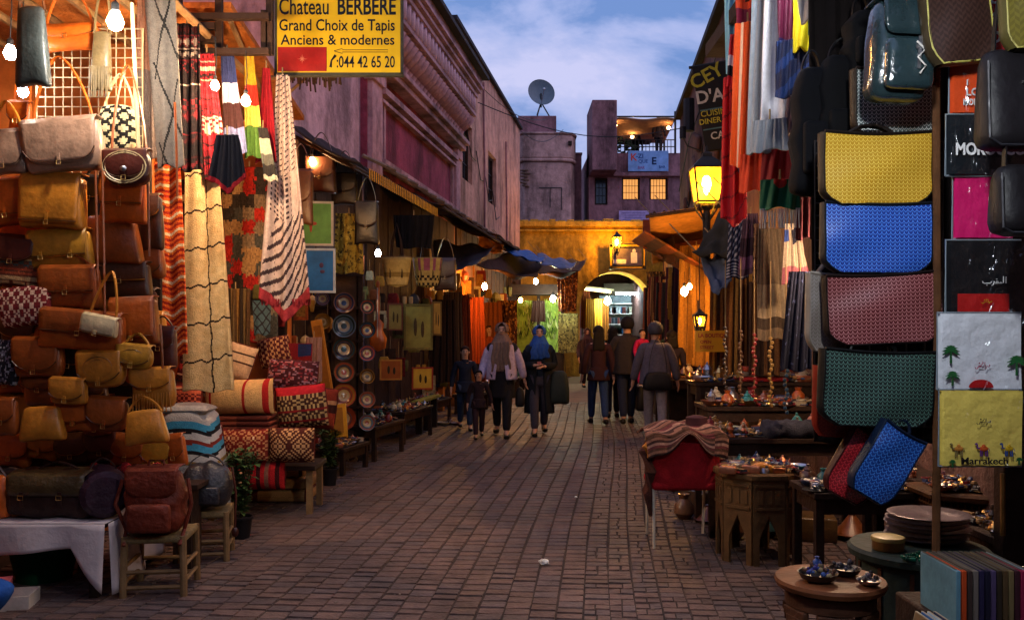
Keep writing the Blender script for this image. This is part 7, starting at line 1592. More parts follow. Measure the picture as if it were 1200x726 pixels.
def camel(cx, c1, c2):
    def f(t, w, h):
        s = .024; X, Z_ = cx*w, -.26*h
        m = MB(); m.ball((X, -.026, Z_), (s*.75, .004, s*.42), 10, 6); m.ball((X, -.0262, Z_+s*.35), (s*.32, .004, s*.35), 8, 6); m.build('camel_body', c1, t)
        m = MB()
        for x in (-.5, -.25, .3, .55): m.tube([(X+x*s, -.026, Z_-s*.2), (X+x*s*1.05, -.026, Z_-s*1.15)], s*.09, 5)
        m.tube([(X-.6*s, -.026, Z_+.1*s), (X-.95*s, -.026, Z_+.1*s), (X-1.0*s, -.026, Z_+.75*s)], s*.12, 5); m.tube([(X-1.0*s, -.026, Z_+.78*s), (X-1.3*s, -.026, Z_+.7*s)], s*.15, 5); m.tube([(X+.75*s, -.026, Z_+.1*s), (X+.95*s, -.026, Z_-.4*s)], s*.05, 4); m.build('camel_legs_and_neck', c2, t)
    return f
packet('yellow packed shirt printed with three camels and a city name', 1100, 456, 1197, 546, 3.32, '#d8c05a', [camel(-.30, cm('#c07a2c'), cm('#7a6a3c')), camel(.0, cm('#c8541c'), PU), camel(.30, YE, BL), arabic(.024, BK, .0, .08, *MRK), tx('Marrakech', .036, .0, -.455, BK, .02, .56), palm(-.38, -.43, .014), palm(.42, -.40, .014)])
# upright post and cord beside the packets
t = thing('shop_post', 'thin brown wooden post between the tote bags and the packed shirts', 'post', (at(1104, 385, 3.5).x, 3.56, 0)); m = MB(); m.tube([(0, 0, 0), (.01, 0, 1.5), (0, 0, 3.6)], .016, 7); m.build('post', WOOD, t)
t = thing('shop_post', 'stout dark wooden post standing behind the packed shirts', 'post', (at(1184, 385, 4.4).x, 4.4, 0)); m = MB(); m.box((0, 0, 1.75), (.12, .1, 3.5)); m.build('post', DWOOD, t, bevel=.01); m = MB(); m.tube([(-.07, -.06, .6), (-.07, -.06, .9)], .012, 6); m.build('brass_bar', BRASS, t)
t = thing('wire_grid', 'dark wire display grid carrying the tote bags', 'display grid', at(1030, 500, 3.85)); m = MB(); w, h = S(150, 3.85), S(335, 3.85)
for i in range(8): m.tube([(-w/2+w*i/7, 0, 0), (-w/2+w*i/7, 0, h)], .004, 4)
for i in range(24): m.tube([(-w/2, .006, h*i/23), (w/2, .006, h*i/23)], .004, 4)
m.build('wires', BLACKM, t); m = MB(); m.box((0, .35, 1.1), (.8, .02, 2.2)); 
t = thing('dark_backdrop', 'dark brown cloth hanging behind the column of tote bags', 'cloth', at(1040, -120, 4.15)); m = MB(); hang(m, S(190, 4.15), S(170, 4.15), S(640, 4.15), None, folds=6, amp=.03); m.build('cloth', cm('#17110f', .95), t, solid=.01)

# red chair loaded with scarves
t = thing('metal_chair', 'metal chair with a red fabric seat and back loaded with scarves', 'chair', (1.27, 6.75, 0), 0)
FR = cm('#c8bca8', .35)
for x in (-.235, .235):
    m = MB(); m.tube([(x, -.22, 0), (x, -.20, .44), (x, -.2, .46)], .011, 7); m.build('leg', FR, t); m = MB(); m.tube([(x*.92, .24, 0), (x*.95, .20, .44), (x*.95, .25, .84)], .011, 7); m.build('leg', FR, t)
CR = mat('crimson_fabric', hx('#8c0f18'), .85, .2, 20, .3)
m = MB(); m.rbox((0, 0, .455), (.50, .46, .07), .03, k=3); m.build('seat', CR, t)
m = MB(); m.rbox((0, -.215, .60), (.50, .04, .34), .018, lambda x, y, z, o: (o.x*(1-.03*z), o.y+.02*x*x, o.z), k=4); m.build('seat_cover', CR, t)
m = MB(); m.rbox((0, .23, .68), (.46, .035, .34), .015, k=3); m.build('backrest', CR, t)
t = thing('scarf_pile', 'pile of brown and pink striped scarves draped over the red chair', 'scarf pile', (1.27, 6.75, .76))
SCP = lambda u, v: jit(hx(['#4a3024', '#7a5444', '#3a2420', '#8e6a5c', '#5c2c2c'][int((v*16+.6*math.sin(u*7)) % 5)]), .2)
m = MB(); m.grid(lambda u, v: ((u-.5)*.60, -.27+.5*v, .04+.05*math.sin(PI*v)+.02*math.sin(u*15+v*6)+.05*math.sin(u*3)), 34, 24, SCP)
m.grid(lambda u, v: ((u-.5)*.60*(1-.05*v), -.275-.02*v-.015*math.sin(u*17), .04+.05*math.sin(u*3)+.02*math.sin(u*15)-(.08+.05*math.sin(u*9)+.06*(abs(u-.5)*2)**3)*v), 34, 8, lambda u, v: SCP(u, v*.5+.3)); m.build('scarves', CLOTH, t, solid=.012)
t = thing('scarf_pile', 'knotted flowery scarf hanging off the left corner of the red chair', 'scarf', (1.27-.28, 6.55, .68)); m = MB(); m.tube([(.03, .05, .10), (-.01, 0, .02), (.02, -.02, -.12), (-.0, 0, -.26), (.02, 0, -.40)], [.035, .05, .045, .04, .02], 8); m.v = [tuple(Vector(v)*(1+.2*noise.noise(Vector(v)*25))) for v in m.v]; m.build('scarf', cm('#4c2a22', .9, var=.5, scale=30), t); m = MB(); m.tube([(.05, -.03, .13), (-.02, -.06, .06), (.0, -.06, -.01)], [.02, .03, .015], 7); m.build('yellow_flower', cm('#b0702c', .9), t)
t = thing('round_hat', 'dark pink round box sitting on the chair scarves', 'hat', (1.38, 6.7, .85)); m = MB(); m.lathe([(.07, 0), (.085, .02), (.08, .09), (.03, .105), (0, .10)], n=16); m.build('crown', cm('#3c1c20', .8), t); m = MB(); m.lathe([(.086, .015), (.092, .02), (.086, .03)], n=16); m.build('band', cm('#7a3a3c', .8), t)

# octagonal carved table in front
def octa_table(label, loc, r, h, m1, m2, n=8, rz=PI/8, arch=True):
    t = thing('octagonal_table', label, 'table', loc, rz)
    m = MB(); m.lathe([(r*1.06, h-.05), (r*1.1, h-.035), (r*1.1, h-.01), (r*1.07, h), (0, h)], n=n); m.build('tabletop', m1, t, smooth=False)
    for k_ in range(n):
        a = 2*PI*k_/n; b_ = 2*PI*(k_+1)/n; A_ = Vector((r*math.cos(a), r*math.sin(a), 0)); B_ = Vector((r*math.cos(b_), r*math.sin(b_), 0)); w = (B_-A_).length; ang = math.atan2((B_-A_).y, (B_-A_).x); mid = (A_+B_)/2
        m = MB(); H = h-.05; lw = w*.5-.003; aw = w*.30; az = H*.42; poly = [(-lw, 0), (-aw, 0), (-aw, az*.75), (-aw*.75, az*.95), (-aw*.4, az*1.15), (0, az*1.4), (aw*.4, az*1.15), (aw*.75, az*.95), (aw, az*.75), (aw, 0), (lw, 0), (lw, H), (-lw, H)]
        y0, y1 = -.012, .012
        for sg in (-1, 1):
            edge = [(sg*aw, 0), (sg*aw, az*.75), (sg*aw*.75, az*.95), (sg*aw*.4, az*1.15), (0, az*1.4)]
            for i in range(len(edge)-1):
                p, q = edge[i], edge[i+1]; quad = [(sg*lw, p[1]), p, q, (sg*lw, q[1])]
                m.prism(quad if sg < 0 else quad[::-1], y0, y1)
        m.prism([(-lw, az*1.4), (lw, az*1.4), (lw, H), (-lw, H)], y0, y1)
        for zz2 in (az*1.62, H-.03): m.box((0, -.016, zz2), (w*.86, .01, .018))
        if H > .3:
            for q in range(3): m.box(((q-1)*w*.27, -.016, (az*1.62+H-.03)/2), (w*.16, .008, (H-.03-az*1.62)*.6))
        o = m.build('carved_side', m2, t, smooth=False); o.location = (mid.x, mid.y, 0); o.rotation_euler.z = ang
    return t
CW = mat('carved_olive_wood', hx('#5e4226'), .6, .4, 5, .5); CW2 = mat('carved_red_wood', hx('#4e3020'), .65, .4, 5, .5)
octa_table('tall carved octagonal table with painted sides, front of the metalware', (1.73, 6.3, 0), .285, .62, CW, CW)
wares('carved octagonal table', spread(1.73, 6.3, .50, .46, 32, .62, 31, 0, 5), 4, ['bowl', 'bracelet_stack', 'box', 'teapot', 'plate'], .07)
t = thing('folded_leather', 'tan folded leather piece at the front of the carved octagonal table', 'leather', (1.70, 6.12, .62), .1); m = MB(); m.rbox((0, 0, .03), (.22, .09, .06), .025, lambda x, y, z, o: (o.x, o.y, o.z+.012*math.sin(x*3+1)-.02*x*(x > 0)), k=5); m.build('leather', leather('tan'), t)
# stepped benches behind
for j, (lab, x, y, w, dp, h, n, sz, nm) in enumerate((('long dark table of metalware behind the carved octagonal table', 2.15, 7.15, 1.3, .6, .76, 46, .095, 'long dark table of metalware'), ('second dark table with a raised back shelf of metalware', 2.4, 8.1, 1.4, .55, .92, 42, .10, 'raised second dark table'), ('high shelf table of trays and folded cloth', 2.6, 9.3, 1.5, .5, 1.06, 34, .11, 'high shelf table'), ('dark side table between the octagonal table and the lattice one', 2.15, 5.7, .62, .5, .60, 28, .08, 'dark side table'), ('low dark table at the back right corner of the shop', 2.75, 6.0, .5, .9, .66, 10, .08, 'low back corner table'))):
    table(lab, (x, y, 0), w, dp, h, 0 if j != 4 else 0, m_=DWOOD)
    wares(nm, spread(x, y, w*.94, dp*.85, n, h, 41+j, 0, 5), 5+j, KD+['plate', 'bowl', 'lantern'], sz)
t = thing('folded_cloth', 'stack of red and grey folded cloths on the high shelf table', 'cloth', (2.55, 9.15, 1.06))
m = MB()
for k_ in range(3): m.rbox((.02*k_, 0, .03+.05*k_), (.5, .22, .05), .02, k=2, col=lambda a, b_, c_, k_=k_: jit(hx(['#7a1c20', '#6a5a50', '#8a3a28'][k_])))
m.build('folds', CLOTH, t)
t = thing('folded_cloth', 'heap of dark slate coloured cloth on the long dark table', 'cloth', (2.15, 6.95, .76)); m = MB(); m.rbox((0, 0, .06), (.42, .22, .12), .05, lambda x, y, z, o: (o.x, o.y, o.z+.02*math.sin(x*7+y*3)), k=6, col=lambda a, b_, c_: jit(hx('#34343e'), .2)); m.build('folds', CLOTH, t)
t = thing('teapot_crate', 'round pale wicker tray with figures at the left of the long dark table', 'tray', (1.58, 7.1, .76)); m = MB(); m.lathe([(.13, 0), (.16, .03), (.165, .07), (.15, .06), (.12, .02), (0, .02)], n=20); m.build('tray', cm('#8a6a42'), t)
m = MB()
for k_ in range(5): a = k_*1.25; m.lathe([(.02, .02), (.025, .06), (.012, .08), (.016, .10), (0, .11)], c=(.07*math.cos(a), .07*math.sin(a), 0), n=8)
m.build('figure', cm('#a88a6a', .4), t)

# round stool with bowls, front right
t = thing('round_side_table', 'round wooden side table with carved legs in the front carrying three bowls', 'side table', (1.42, 4.0, 0))
m = MB(); m.lathe([(.19, .44), (.232, .455), (.24, .475), (.235, .49), (0, .492)], n=36); m.build('tabletop', mat('reddish_stool_wood', hx('#74452a'), .5, .4, 5, .3), t)
m = MB(); m.lathe([(.185, .37), (.195, .375), (.195, .438), (.185, .44)], n=36); m.build('apron', CW2, t)
for k_ in range(6):
    a = k_*PI/3+.3; m = MB(); m.M = Matrix.Translation((.175*math.cos(a), .175*math.sin(a), 0)) @ Matrix.Rotation(a, 4, 'Z'); m.box((0, 0, .185), (.03, .075, .37)); m.box((.003, 0, .31), (.03, .11, .06)); m.box((.002, 0, .35), (.03, .15, .04)); m.build('leg', CW2, t, bevel=.006)
def beadbowl(label, p, r, c, n=40, cols=('#2c2a6a', '#8a7a5c', '#3a5a9c', '#6a4a3c', '#a8a090')):
    t = thing('bead_bowl', label, 'bowl', p); m = MB(); m.lathe([(r*.5, 0), (r*.85, r*.18), (r, r*.45), (r*1.02, r*.48), (r*.95, r*.46), (r*.8, r*.22), (0, r*.14)], n=26); m.build('bowl', c, t)
    for q, cc in enumerate(cols[:4]):
        m = MB(); r_ = random.Random(q+int(r*1000))
        for _ in range(n//4): a, e_ = r_.uniform(0, 6.28), r_.random()**.5*r*.82; m.ball((e_*math.cos(a), e_*math.sin(a), r*.42+.02*r_.random()+(.02 if e_ < r*.4 else 0)), r_.uniform(.006, .012), 6, 5)
        o = m.build('beads', cm(cc, .2), t); o['kind'] = 'stuff'
    return t
beadbowl('wide dark bowl of coloured beads on the left of the round side table', (1.345, 3.94, .492), .085, cm('#2c2620', .4))
beadbowl('black bowl with silver rings at the back right of the round side table', (1.50, 4.04, .492), .07, cm('#1e1c1c', .35), 20, ('#8a8a90', '#5a5a60', '#3a3a3c', '#a09a90'))
beadbowl('shallow metal dish of rings at the right edge of the round side table', (1.545, 3.88, .492), .05, SILVER, 16, ('#8a8a90', '#b0aca0', '#3a3a3c', '#6a5a4c'))
ware('vase', '#3a66b0', (1.375, 4.04, .53), .035, 0, 'small bright blue jar in the bead bowl', 'jar')
# green drum table
t = thing('drum_table', 'dull green round drum table carrying a stack of plates', 'table', (2.02, 4.45, 0)); m = MB(); m.lathe([(.29, 0), (.30, .02), (.29, .05), (.29, .46), (.33, .48), (.335, .51), (.32, .525), (0, .527)], n=40); m.build('drum', mat('worn_green_paint', hx('#2f3a34'), .6, .5, 4, .4), t)
m = MB()
for k_ in range(12): a = k_*PI/6; m.M = Matrix.Translation((.292*math.cos(a), .292*math.sin(a), 0)) @ Matrix.Rotation(a, 4, 'Z'); m.box((0, 0, .26), (.01, .02, .38))
m.build('rib', CW2, t)
for k_ in range(6): ware('plate', '#3a3236' if k_ % 2 else '#4c4450', (2.10+.008*(k_ % 3), 4.55, .528+k_*.022), .20, 0, 'wide dark pewter plate in the stack on the green drum table, %s' % ['lowest', 'second from below', 'third from below', 'fourth from below', 'fifth from below', 'topmost'][k_], 'plate', 'stack of plates', metal=mat('pewter', (.13, .11, .14), .3, .4, 12, .2, metal=.6))
t = thing('round_tin', 'round tin with a cream lid on the left of the green drum table', 'tin', (1.83, 4.36, .528)); m = MB(); m.lathe([(.07, 0), (.074, .005), (.074, .05), (0, .05)], n=24); m.build('tin', cm('#7a5424', .4), t); m = MB(); m.lathe([(.078, .045), (.08, .055), (.076, .064), (.04, .070), (0, .070)], n=24); m.build('lid', cm('#b09a5a', .4), t)
t = thing('bead_heap', 'heap of emerald green beads at the front of the green drum table', 'beads', (1.90, 4.18, .52)); m = MB(); r = random.Random(3)
for _ in range(110): a, e_ = r.uniform(0, 6.28), r.random()**.5*.085; m.ball((e_*math.cos(a), e_*math.sin(a)*.6, .012+.03*(1-e_/.085)*r.random()), .008, 5, 4)
o = m.build('beads', cm('#0e5c48', .15), t); o['kind'] = 'stuff'
# lattice box table
t = thing('lattice_table', 'brown six-sided lattice sided table with brass wares on top', 'table', (2.72, 5.35, 0), PI/6)
LT = mat('lattice_wood', hx('#4c2f1a'), .6, .35, 6, .4)
m = MB(); m.lathe([(.30, .60), (.34, .615), (.35, .64), (.33, .655), (0, .657)], n=6); m.build('tabletop', LT, t, smooth=False)
m = MB(); m.lathe([(.30, 0), (.31, .04), (.27, .05), (0, .05)], n=6); m.build('foot', LT, t, smooth=False)
for k_ in range(6):
    a, b_ = k_*PI/3, (k_+1)*PI/3; A_ = Vector((.28*math.cos(a), .28*math.sin(a), 0)); B_ = Vector((.28*math.cos(b_), .28*math.sin(b_), 0)); m = MB(); m.tube([A_, A_+Vector((0, 0, .62))], .018, 6); m.build('corner_post', LT, t); mid = (A_+B_)/2; ang = math.atan2((B_-A_).y, (B_-A_).x); m = MB()
    for q in range(-3, 4): m.box((q*.036, 0, .34), (.009, .012, .52)); 
    for q in range(9): m.box((0, -.004, .10+q*.058), (.26, .009, .009))
    o = m.build('lattice_panel', LT, t, smooth=False); o.location = (mid.x, mid.y, 0); o.rotation_euler.z = ang
m = MB(); m.lathe([(.24, .06), (.24, .58)], n=6); m.build('lining', DARKI, t, smooth=False)
wares('lattice sided table', spread(2.72, 5.3, .5, .4, 9, .657, 61, 0, 2), 9, ['bowl', 'plate', 'bracelet_stack', 'teapot'], .075, [('brass', BRASS), ('golden', BRASS), ('copper', COPPER), ('silvery', SILVER)])
t = table('small dark wooden table cut by the right edge of the picture', (2.75, 4.75, 0), .7, .6, .56); wares('small table at the right edge', spread(2.72, 4.65, .6, .4, 8, .56, 63, 0, 2), 12, ['lantern', 'teapot', 'bowl', 'figurine', 'plate'], .09, [('silvery', SILVER), ('black', '#1a1818'), ('brown', '#3c2c24'), ('brass', BRASS)])
t = thing('wooden_chest', 'brown wooden chest front in the shade below the packed shirts', 'chest', (3.0, 6.3, 0)); m = MB(); m.box((0, 0, .3), (.5, .3, .6)); m.build('body', DWOOD, t, bevel=.01); 
for z in (.15, .42): m = MB(); m.box((0, -.155, z), (.42, .012, .2)); m.build('drawer', CW2, t, bevel=.004); m = MB(); m.ball((0, -.17, z), .014, 8, 6); m.build('knob', BRASS, t)
m = MB(); m.box((0, .02, .9), (.7, .03, .55)); m.build('back_board', WOOD, t)

# notebooks in a crate, bottom right
t = thing('display_ledge', 'low wooden ledge under the notebooks at the bottom right', 'ledge', (1.95, 3.40, 0)); m = MB(); m.box((0, .0, .27), (.80, .46, .54)); m.build('box', DWOOD, t, bevel=.01); m = MB(); m.box((0, -.245, .5), (.82, .02, .06)); m.build('lip', LWOOD, t)
NB = ['#5f8796', '#b0421c', '#3a2c28', '#6a6058', '#25203c', '#1c1a2c', '#4a3c5c', '#2c241c', '#4c3a24', '#6a5a3a', '#3c1c24', '#7c1c38', '#7a9098']
NL = ['pale blue cloth', 'bright orange', 'dark brown', 'stone grey', 'dark indigo', 'black', 'dull violet', 'umber', 'olive brown', 'khaki', 'wine dark', 'crimson', 'silver grey']
for i, (c_, n_) in enumerate(zip(NB, NL)):
    t = thing('notebook', '%s covered notebook standing in the bottom right row, %s' % (n_, ORD[i]), 'notebook', (1.575+i*.021+.01, 3.32, .541), .0, 'row of upright notebooks'); m = MB(); m.box((0, .0, .10), (.0165, .28, .20)); m.build('cover', cm(c_, .6), t, bevel=.002); m = MB(); m.box((0, .012, .1), (.010, .262, .2025)); m.build('pages', cm('#5c564a'), t)
for i, (c_, l_) in enumerate((('#7c6444', 'tan'), ('#205c9c', 'blue'), ('#9ab0bc', 'pale grey'), ('#1c2c4c', 'navy'))):
    t = thing('notebook', '%s notebook leaning below the row of notebooks, %s of four' % (l_, ORD[i]), 'notebook', (1.43+i*.022, 3.15, .42), 0, 'leaning notebooks', ry=.25); m = MB(); m.box((0, 0, .08), (.014, .2, .16)); m.build('cover', cm(c_, .6), t, bevel=.002); m = MB(); m.box((0, .01, .08), (.009, .19, .1622)); m.build('pages', cm('#b8ac90'), t)
t = thing('low_box', 'small wooden box holding the leaning notebooks', 'box', (1.47, 3.2, 0)); m = MB(); m.box((0, 0, .21), (.24, .28, .418)); m.build('box', WOOD, t, bevel=.005)
t = thing('jewellery_tray', 'black tray heaped with necklaces right of the notebooks', 'tray', (2.08, 3.42, .541)); m = MB(); m.box((0, 0, .05), (.42, .4, .10)); m.build('tray', cm('#15131a', .8), t, bevel=.005)
r = random.Random(9)
for c_ in ('#3a3c48', '#7a7c88', '#2c6a74', '#7a2c2c', '#8a6a3c', '#16161c'):
    m = MB()
    for _ in range(9):
        x, y = r.uniform(-.16, .16), r.uniform(-.15, .15); a0 = r.uniform(0, 6); rr = r.uniform(.03, .06); m.tube([(x+rr*math.cos(a0+q*.5), y+rr*math.sin(a0+q*.5)*.7, .108+.02*r.random()) for q in range(10)], .006, 5)
    o = m.build('necklace', cm(c_, .25), t); o['kind'] = 'stuff'
t = thing('white_box', 'white box with dark blue scalloped pattern at the bottom right corner', 'box', (2.08, 3.15, .36)); m = MB(); m.box((0, 0, .085), (.42, .12, .17)); m.build('box', cm('#a8aeb0'), t, bevel=.003); m = MB()
for k_ in range(5): m.ball((-.16+.08*k_, -.062, .07+.015*(k_ % 2)), (.035, .003, .03), 10, 6)
m.build('scallop_pattern', cm('#1c2838'), t)
t = thing('box_stand', 'plain dark stand under the white patterned box', 'stand', (2.08, 3.13, 0)); m = MB(); m.box((0, 0, .178), (.46, .16, .356)); m.build('stand', DWOOD, t, bevel=.005)
# ================================================================ PEOPLE (skinned skeletons)
def skin_obj(name, verts, edges, radii, m_, parent, root=0, sub=2):
    me = bpy.data.meshes.new(name); me.from_pydata([tuple(v) for v in verts], edges, []); me.materials.append(m_)
    o = bpy.data.objects.new(name, me); COL.objects.link(o); o.parent = parent
    sk = o.modifiers.new('skin', 'SKIN'); sk.use_smooth_shade = True; sk.branch_smoothing = .6
    if not me.skin_vertices: return o
    for i, r in enumerate(radii):
        me.skin_vertices[0].data[i].radius = (r, r) if not isinstance(r, tuple) else r
    for i in range(len(verts)): me.skin_vertices[0].data[i].use_root = (i == root)
    s_ = o.modifiers.new('sub', 'SUBSURF'); s_.levels = s_.render_levels = sub; return o
FABS = {}
def fab(c): return mat('fabric_'+c.strip('#'), c, .9, .22, 30, .35)
def person(label, loc, H, rz, lsh=None, step=.12, arms=((.02, -.10), (.02, -.10)), elb=(.15, .15), top='#333333', legs='#222222', shoe='#17120f', hair='#120c0a', hairlen=0, hood=None, coat=None, scarf=None, skirt=None, jacket_open=None, skin=SKIN, lean=0, hem=.46, headturn=0, collar=None, seated=False, cat='person', thin=1.0, armpose=None):
    """faces -y at rz 0; step = half stride; arms = per side (outward, forward) offsets of the wrist"""
    t = thing('person', label, cat, loc, rz)
    h = lambda x, y, z: Vector((x*H, y*H-lean*z*H*.15, z*H))
    V = [h(0, 0, .52), h(0, .005, .60), h(0, 0, .70), h(0, .01, .79), h(0, .005, .845), h(0, -.005, .885), h(0, -.008, .925), h(0, 0, .965)]
    Rr = [(.082, .062), (.070, .055), (.085, .062), (.056, .046), (.029, .029), (.040, .044), (.047, .056), (.036, .044)]
    E = [(0, 1), (1, 2), (2, 3), (3, 4), (4, 5), (5, 6), (6, 7)]
    arm_pts = []; leg_pts = []
    for s_, (out, fwd), eb in ((-1, arms[0], elb[0]), (1, arms[1], elb[1])):
        sh = h(s_*.098, .01, .795); el = h(s_*(.128+out*.6), .02-fwd*.10+0, .635); wr = h(s_*(.135+out), fwd, .485+eb*.35*(abs(fwd)+.2)); 
        if armpose and armpose.get(s_): el, wr = [h(*q) for q in armpose[s_]]
        b = len(V); V += [sh, el, wr]; Rr += [.030, .026, .020]; E += [(3, b), (b, b+1), (b+1, b+2)]
        d = (wr-el).normalized(); sd = Vector((0, 1, 0)) if abs(d.y) < .8 else Vector((1, 0, 0)); sd = (sd-d*sd.dot(d)).normalized()
        pm_ = wr+d*.045*H; V.append(pm_); Rr.append((.020, .012)); E.append((b+2, b+3))
        inw = d.cross(sd)*.006*H
        for k, (o_, l_) in enumerate(((-.018, .040), (-.006, .047), (.006, .044), (.018, .034))):
            q = len(V); b1 = pm_+sd*o_*H+d*.010*H; V += [b1, b1+d*l_*.5*H+inw*.5, b1+d*l_*H*.95+inw*2.2]; Rr += [.0058, .0052, .0042]; E += [(b+3, q), (q, q+1), (q+1, q+2)]
        q = len(V); b1 = wr+d*.015*H-sd*.016*H; V += [b1, b1+d*.022*H-sd*.014*H]; Rr += [.0062, .005]; E += [(b+2, q), (q, q+1)]
        arm_pts.append((sh, el, wr))
    for s_ in (-1, 1):
        f = -step*s_; hp = h(s_*.047, 0, .50); kn = h(s_*.052, f*.55-.02, .285); an = h(s_*.050, f, .045+(.02 if f > 0 else 0))
        if seated: kn = h(s_*.07, -.22, .50); an = h(s_*.07, -.10, .40)
        b = len(V); toe = an+Vector((s_*.01*H, -.085*H, -.028*H)); heel = an+Vector((0, .018*H, -.022*H))
        V += [hp, kn, an, toe]; Rr += [.052, .035, .024, (.018, .013)]; E += [(0, b), (b, b+1), (b+1, b+2), (b+2, b+3)]; leg_pts.append((hp, kn, an, toe))
    skin_obj('body', V, E, [((r[0]*H, r[1]*H) if isinstance(r, tuple) else r*H) for r in Rr], skin, t)
    # garments over the body
    g = 1.0
    tv = [V[0]+Vector((0, 0, -.085*H)), V[1], V[2], V[3], h(0, .008, .825)]; tr = [(.104, .088), (.086, .068), (.094, .072), (.088, .062), (.046, .044)]; te = [(0, 1), (1, 2), (2, 3), (3, 4)]
    for sh, el, wr in arm_pts:
        b = len(tv); tv += [sh, el, wr-(wr-el)*.04]; tr += [.050, .036, .029]; te += [(3, b), (b, b+1), (b+1, b+2)]
    skin_obj('jacket' if coat is None else 'shirt', tv, te, [((r[0]*H*thin, r[1]*H*thin) if isinstance(r, tuple) else r*H*thin) for r in tr], fab(top), t)
    if not coat: m = MB(); m.grid(lambda u, v: (lambda a: h((.090+.026*v)*math.cos(a)*(1+.03*math.sin(a*7)*v), (.072+.030*v)*math.sin(a), .58-.135*v))(2*PI*u), 28, 6); m.build('jacket_hem', fab(top), t, solid=.01)
    lv = [h(0, 0, .52)]; lr = [(.086, .066)]; le = []
    for hp, kn, an, toe in leg_pts:
        b = len(lv); lv += [hp, kn, an+Vector((0, 0, .008*H))]; lr += [.062, .046, .036]; le += [(0, b), (b, b+1), (b+1, b+2)]
    skin_obj('trousers', lv, le, [((r[0]*H, r[1]*H) if isinstance(r, tuple) else r*H) for r in lr], fab(legs), t)
    for hp, kn, an, toe in leg_pts:
        m = MB(); c = (an+toe)/2; m.rbox((c.x, c.y+.01*H, c.z-.008*H), (.056*H, .15*H, .05*H), .022*H, lambda x, y, z, o: (o.x*(1-.15*abs(y)), o.y, o.z*(1 if z < 0 else (.75+.45*y))), k=2); m.build('shoe', cm(shoe, .5), t)
    # face
    fz = .925
    m = MB(); m.lathe([(0, -.016), (.009, -.012), (.006, .012), (0, .016)], n=6); 
    nose = MB(); nose.tube([h(0, -.052, .935), h(0, -.064, .915), h(0, -.056, .910)], [.004*H, .009*H, .006*H], 6); nose.build('nose', skin, t)
    for s_ in (-1, 1):
        m = MB(); p = h(s_*.019, -.055, .932); m.ball(p, (.0065*H, .004*H, .004*H), 8, 6); m.build('eye', cm('#0e0a08', .3), t)
        m = MB(); p = h(s_*.049, -.002, .922); m.ball(p, (.008*H, .014*H, .018*H), 8, 6); m.build('ear', skin, t)
        m = MB(); m.tube([h(s_*.010, -.056, .944), h(s_*.028, -.052, .946)], .0028*H, 5); m.build('eyebrow', cm('#120c0a'), t)
    m = MB(); m.tube([h(-.014, -.053, .893), h(0, -.057, .892), h(.014, -.053, .893)], [.002*H, .0042*H, .002*H], 6); m.build('mouth', cm('#6a2c28', .5), t)
    if not scarf: m = MB(); m.lathe([(.050*H, .800*H), (.046*H, .822*H), (.037*H, .846*H), (.033*H, .848*H), (.03*H, .82*H)], c=(0, .006*H, 0), n=16, sy=.9); m.build('collar', fab(coat[0] if coat else top), t)
    hm = cm(hair, .75, var=.4, scale=60)
    if not scarf:
        m = MB()
        def hf(u, v):
            a = 2*PI*u; th = PI*(.02+.60*v); x = .054*math.sin(th)*math.cos(a); y = .062*math.sin(th)*math.sin(a)+.006; z = .942+.056*math.cos(th)
            if y < -.02 and z < .965: y = -.02; z = max(z, .962)
            return h(x*(1+.05*math.sin(a*9)), y, z+(0 if hood is None else .004))
        m.grid(hf, 24, 12); m.build('hair', hm, t, solid=.004)
        if hairlen:
            m = MB(); m.rbox(h(0, .045, .90-hairlen/2), (.115*H, .045*H, (hairlen+.08)*H), .02*H, lambda x, y, z, o: (o.x*(1-.15*z), o.y, o.z+.01*math.sin(x*6)), k=5); m.build('long_hair', hm, t)
    if hood:
        m = MB(); m.grid(lambda u, v: (lambda a, th: h(.062*math.sin(th)*math.cos(a), .068*math.sin(th)*math.sin(a)+.012 if math.sin(a) > -.5 else -.03*math.sin(th), .938+.066*math.cos(th)))(2*PI*u, PI*(.01+.72*v)), 24, 12); m.build('hood', fab(hood), t, solid=.01)
    if scarf:
        sc_, drop = scarf
        m = MB(); FS = fab(sc_)
        def sf(u, v):
            a = -PI/2+.60+(2*PI-1.2)*u+0; th = PI*(.0+.62*v); a = -PI/2+(a+PI/2)*1.0 if th > 1.0 else -PI/2+2*PI*u*(1-th)+(a+PI/2)*th
            return h(.060*math.sin(th)*math.cos(a), .066*math.sin(th)*math.sin(a)+.004, .934+.062*math.cos(th))
        m.grid(sf, 26, 12); m.build('headscarf', FS, t, solid=.012)
        m = MB(); m.grid(lambda u, v: (lambda a, r_: h(r_*math.cos(a)*(1+.05*math.sin(a*7)), r_*.85*math.sin(a)*(1+.06*math.sin(a*5))-.004, .905-.10*v))(2*PI*u, .046+.05*v**1.2), 28, 8); m.build('neck_wrap', FS, t, solid=.01)
        for sx, dr in ((-.035, drop), (.03, drop*.92)):
            m = MB(); m.grid(lambda u, v: h(sx+(u-.5)*(.075+.03*v)+.006*math.sin(v*9), -.082-.012*math.sin(PI*v)-.006*math.cos(u*12), .83-dr*v), 8, 16); m.build('scarf_end', FS, t, solid=.012)
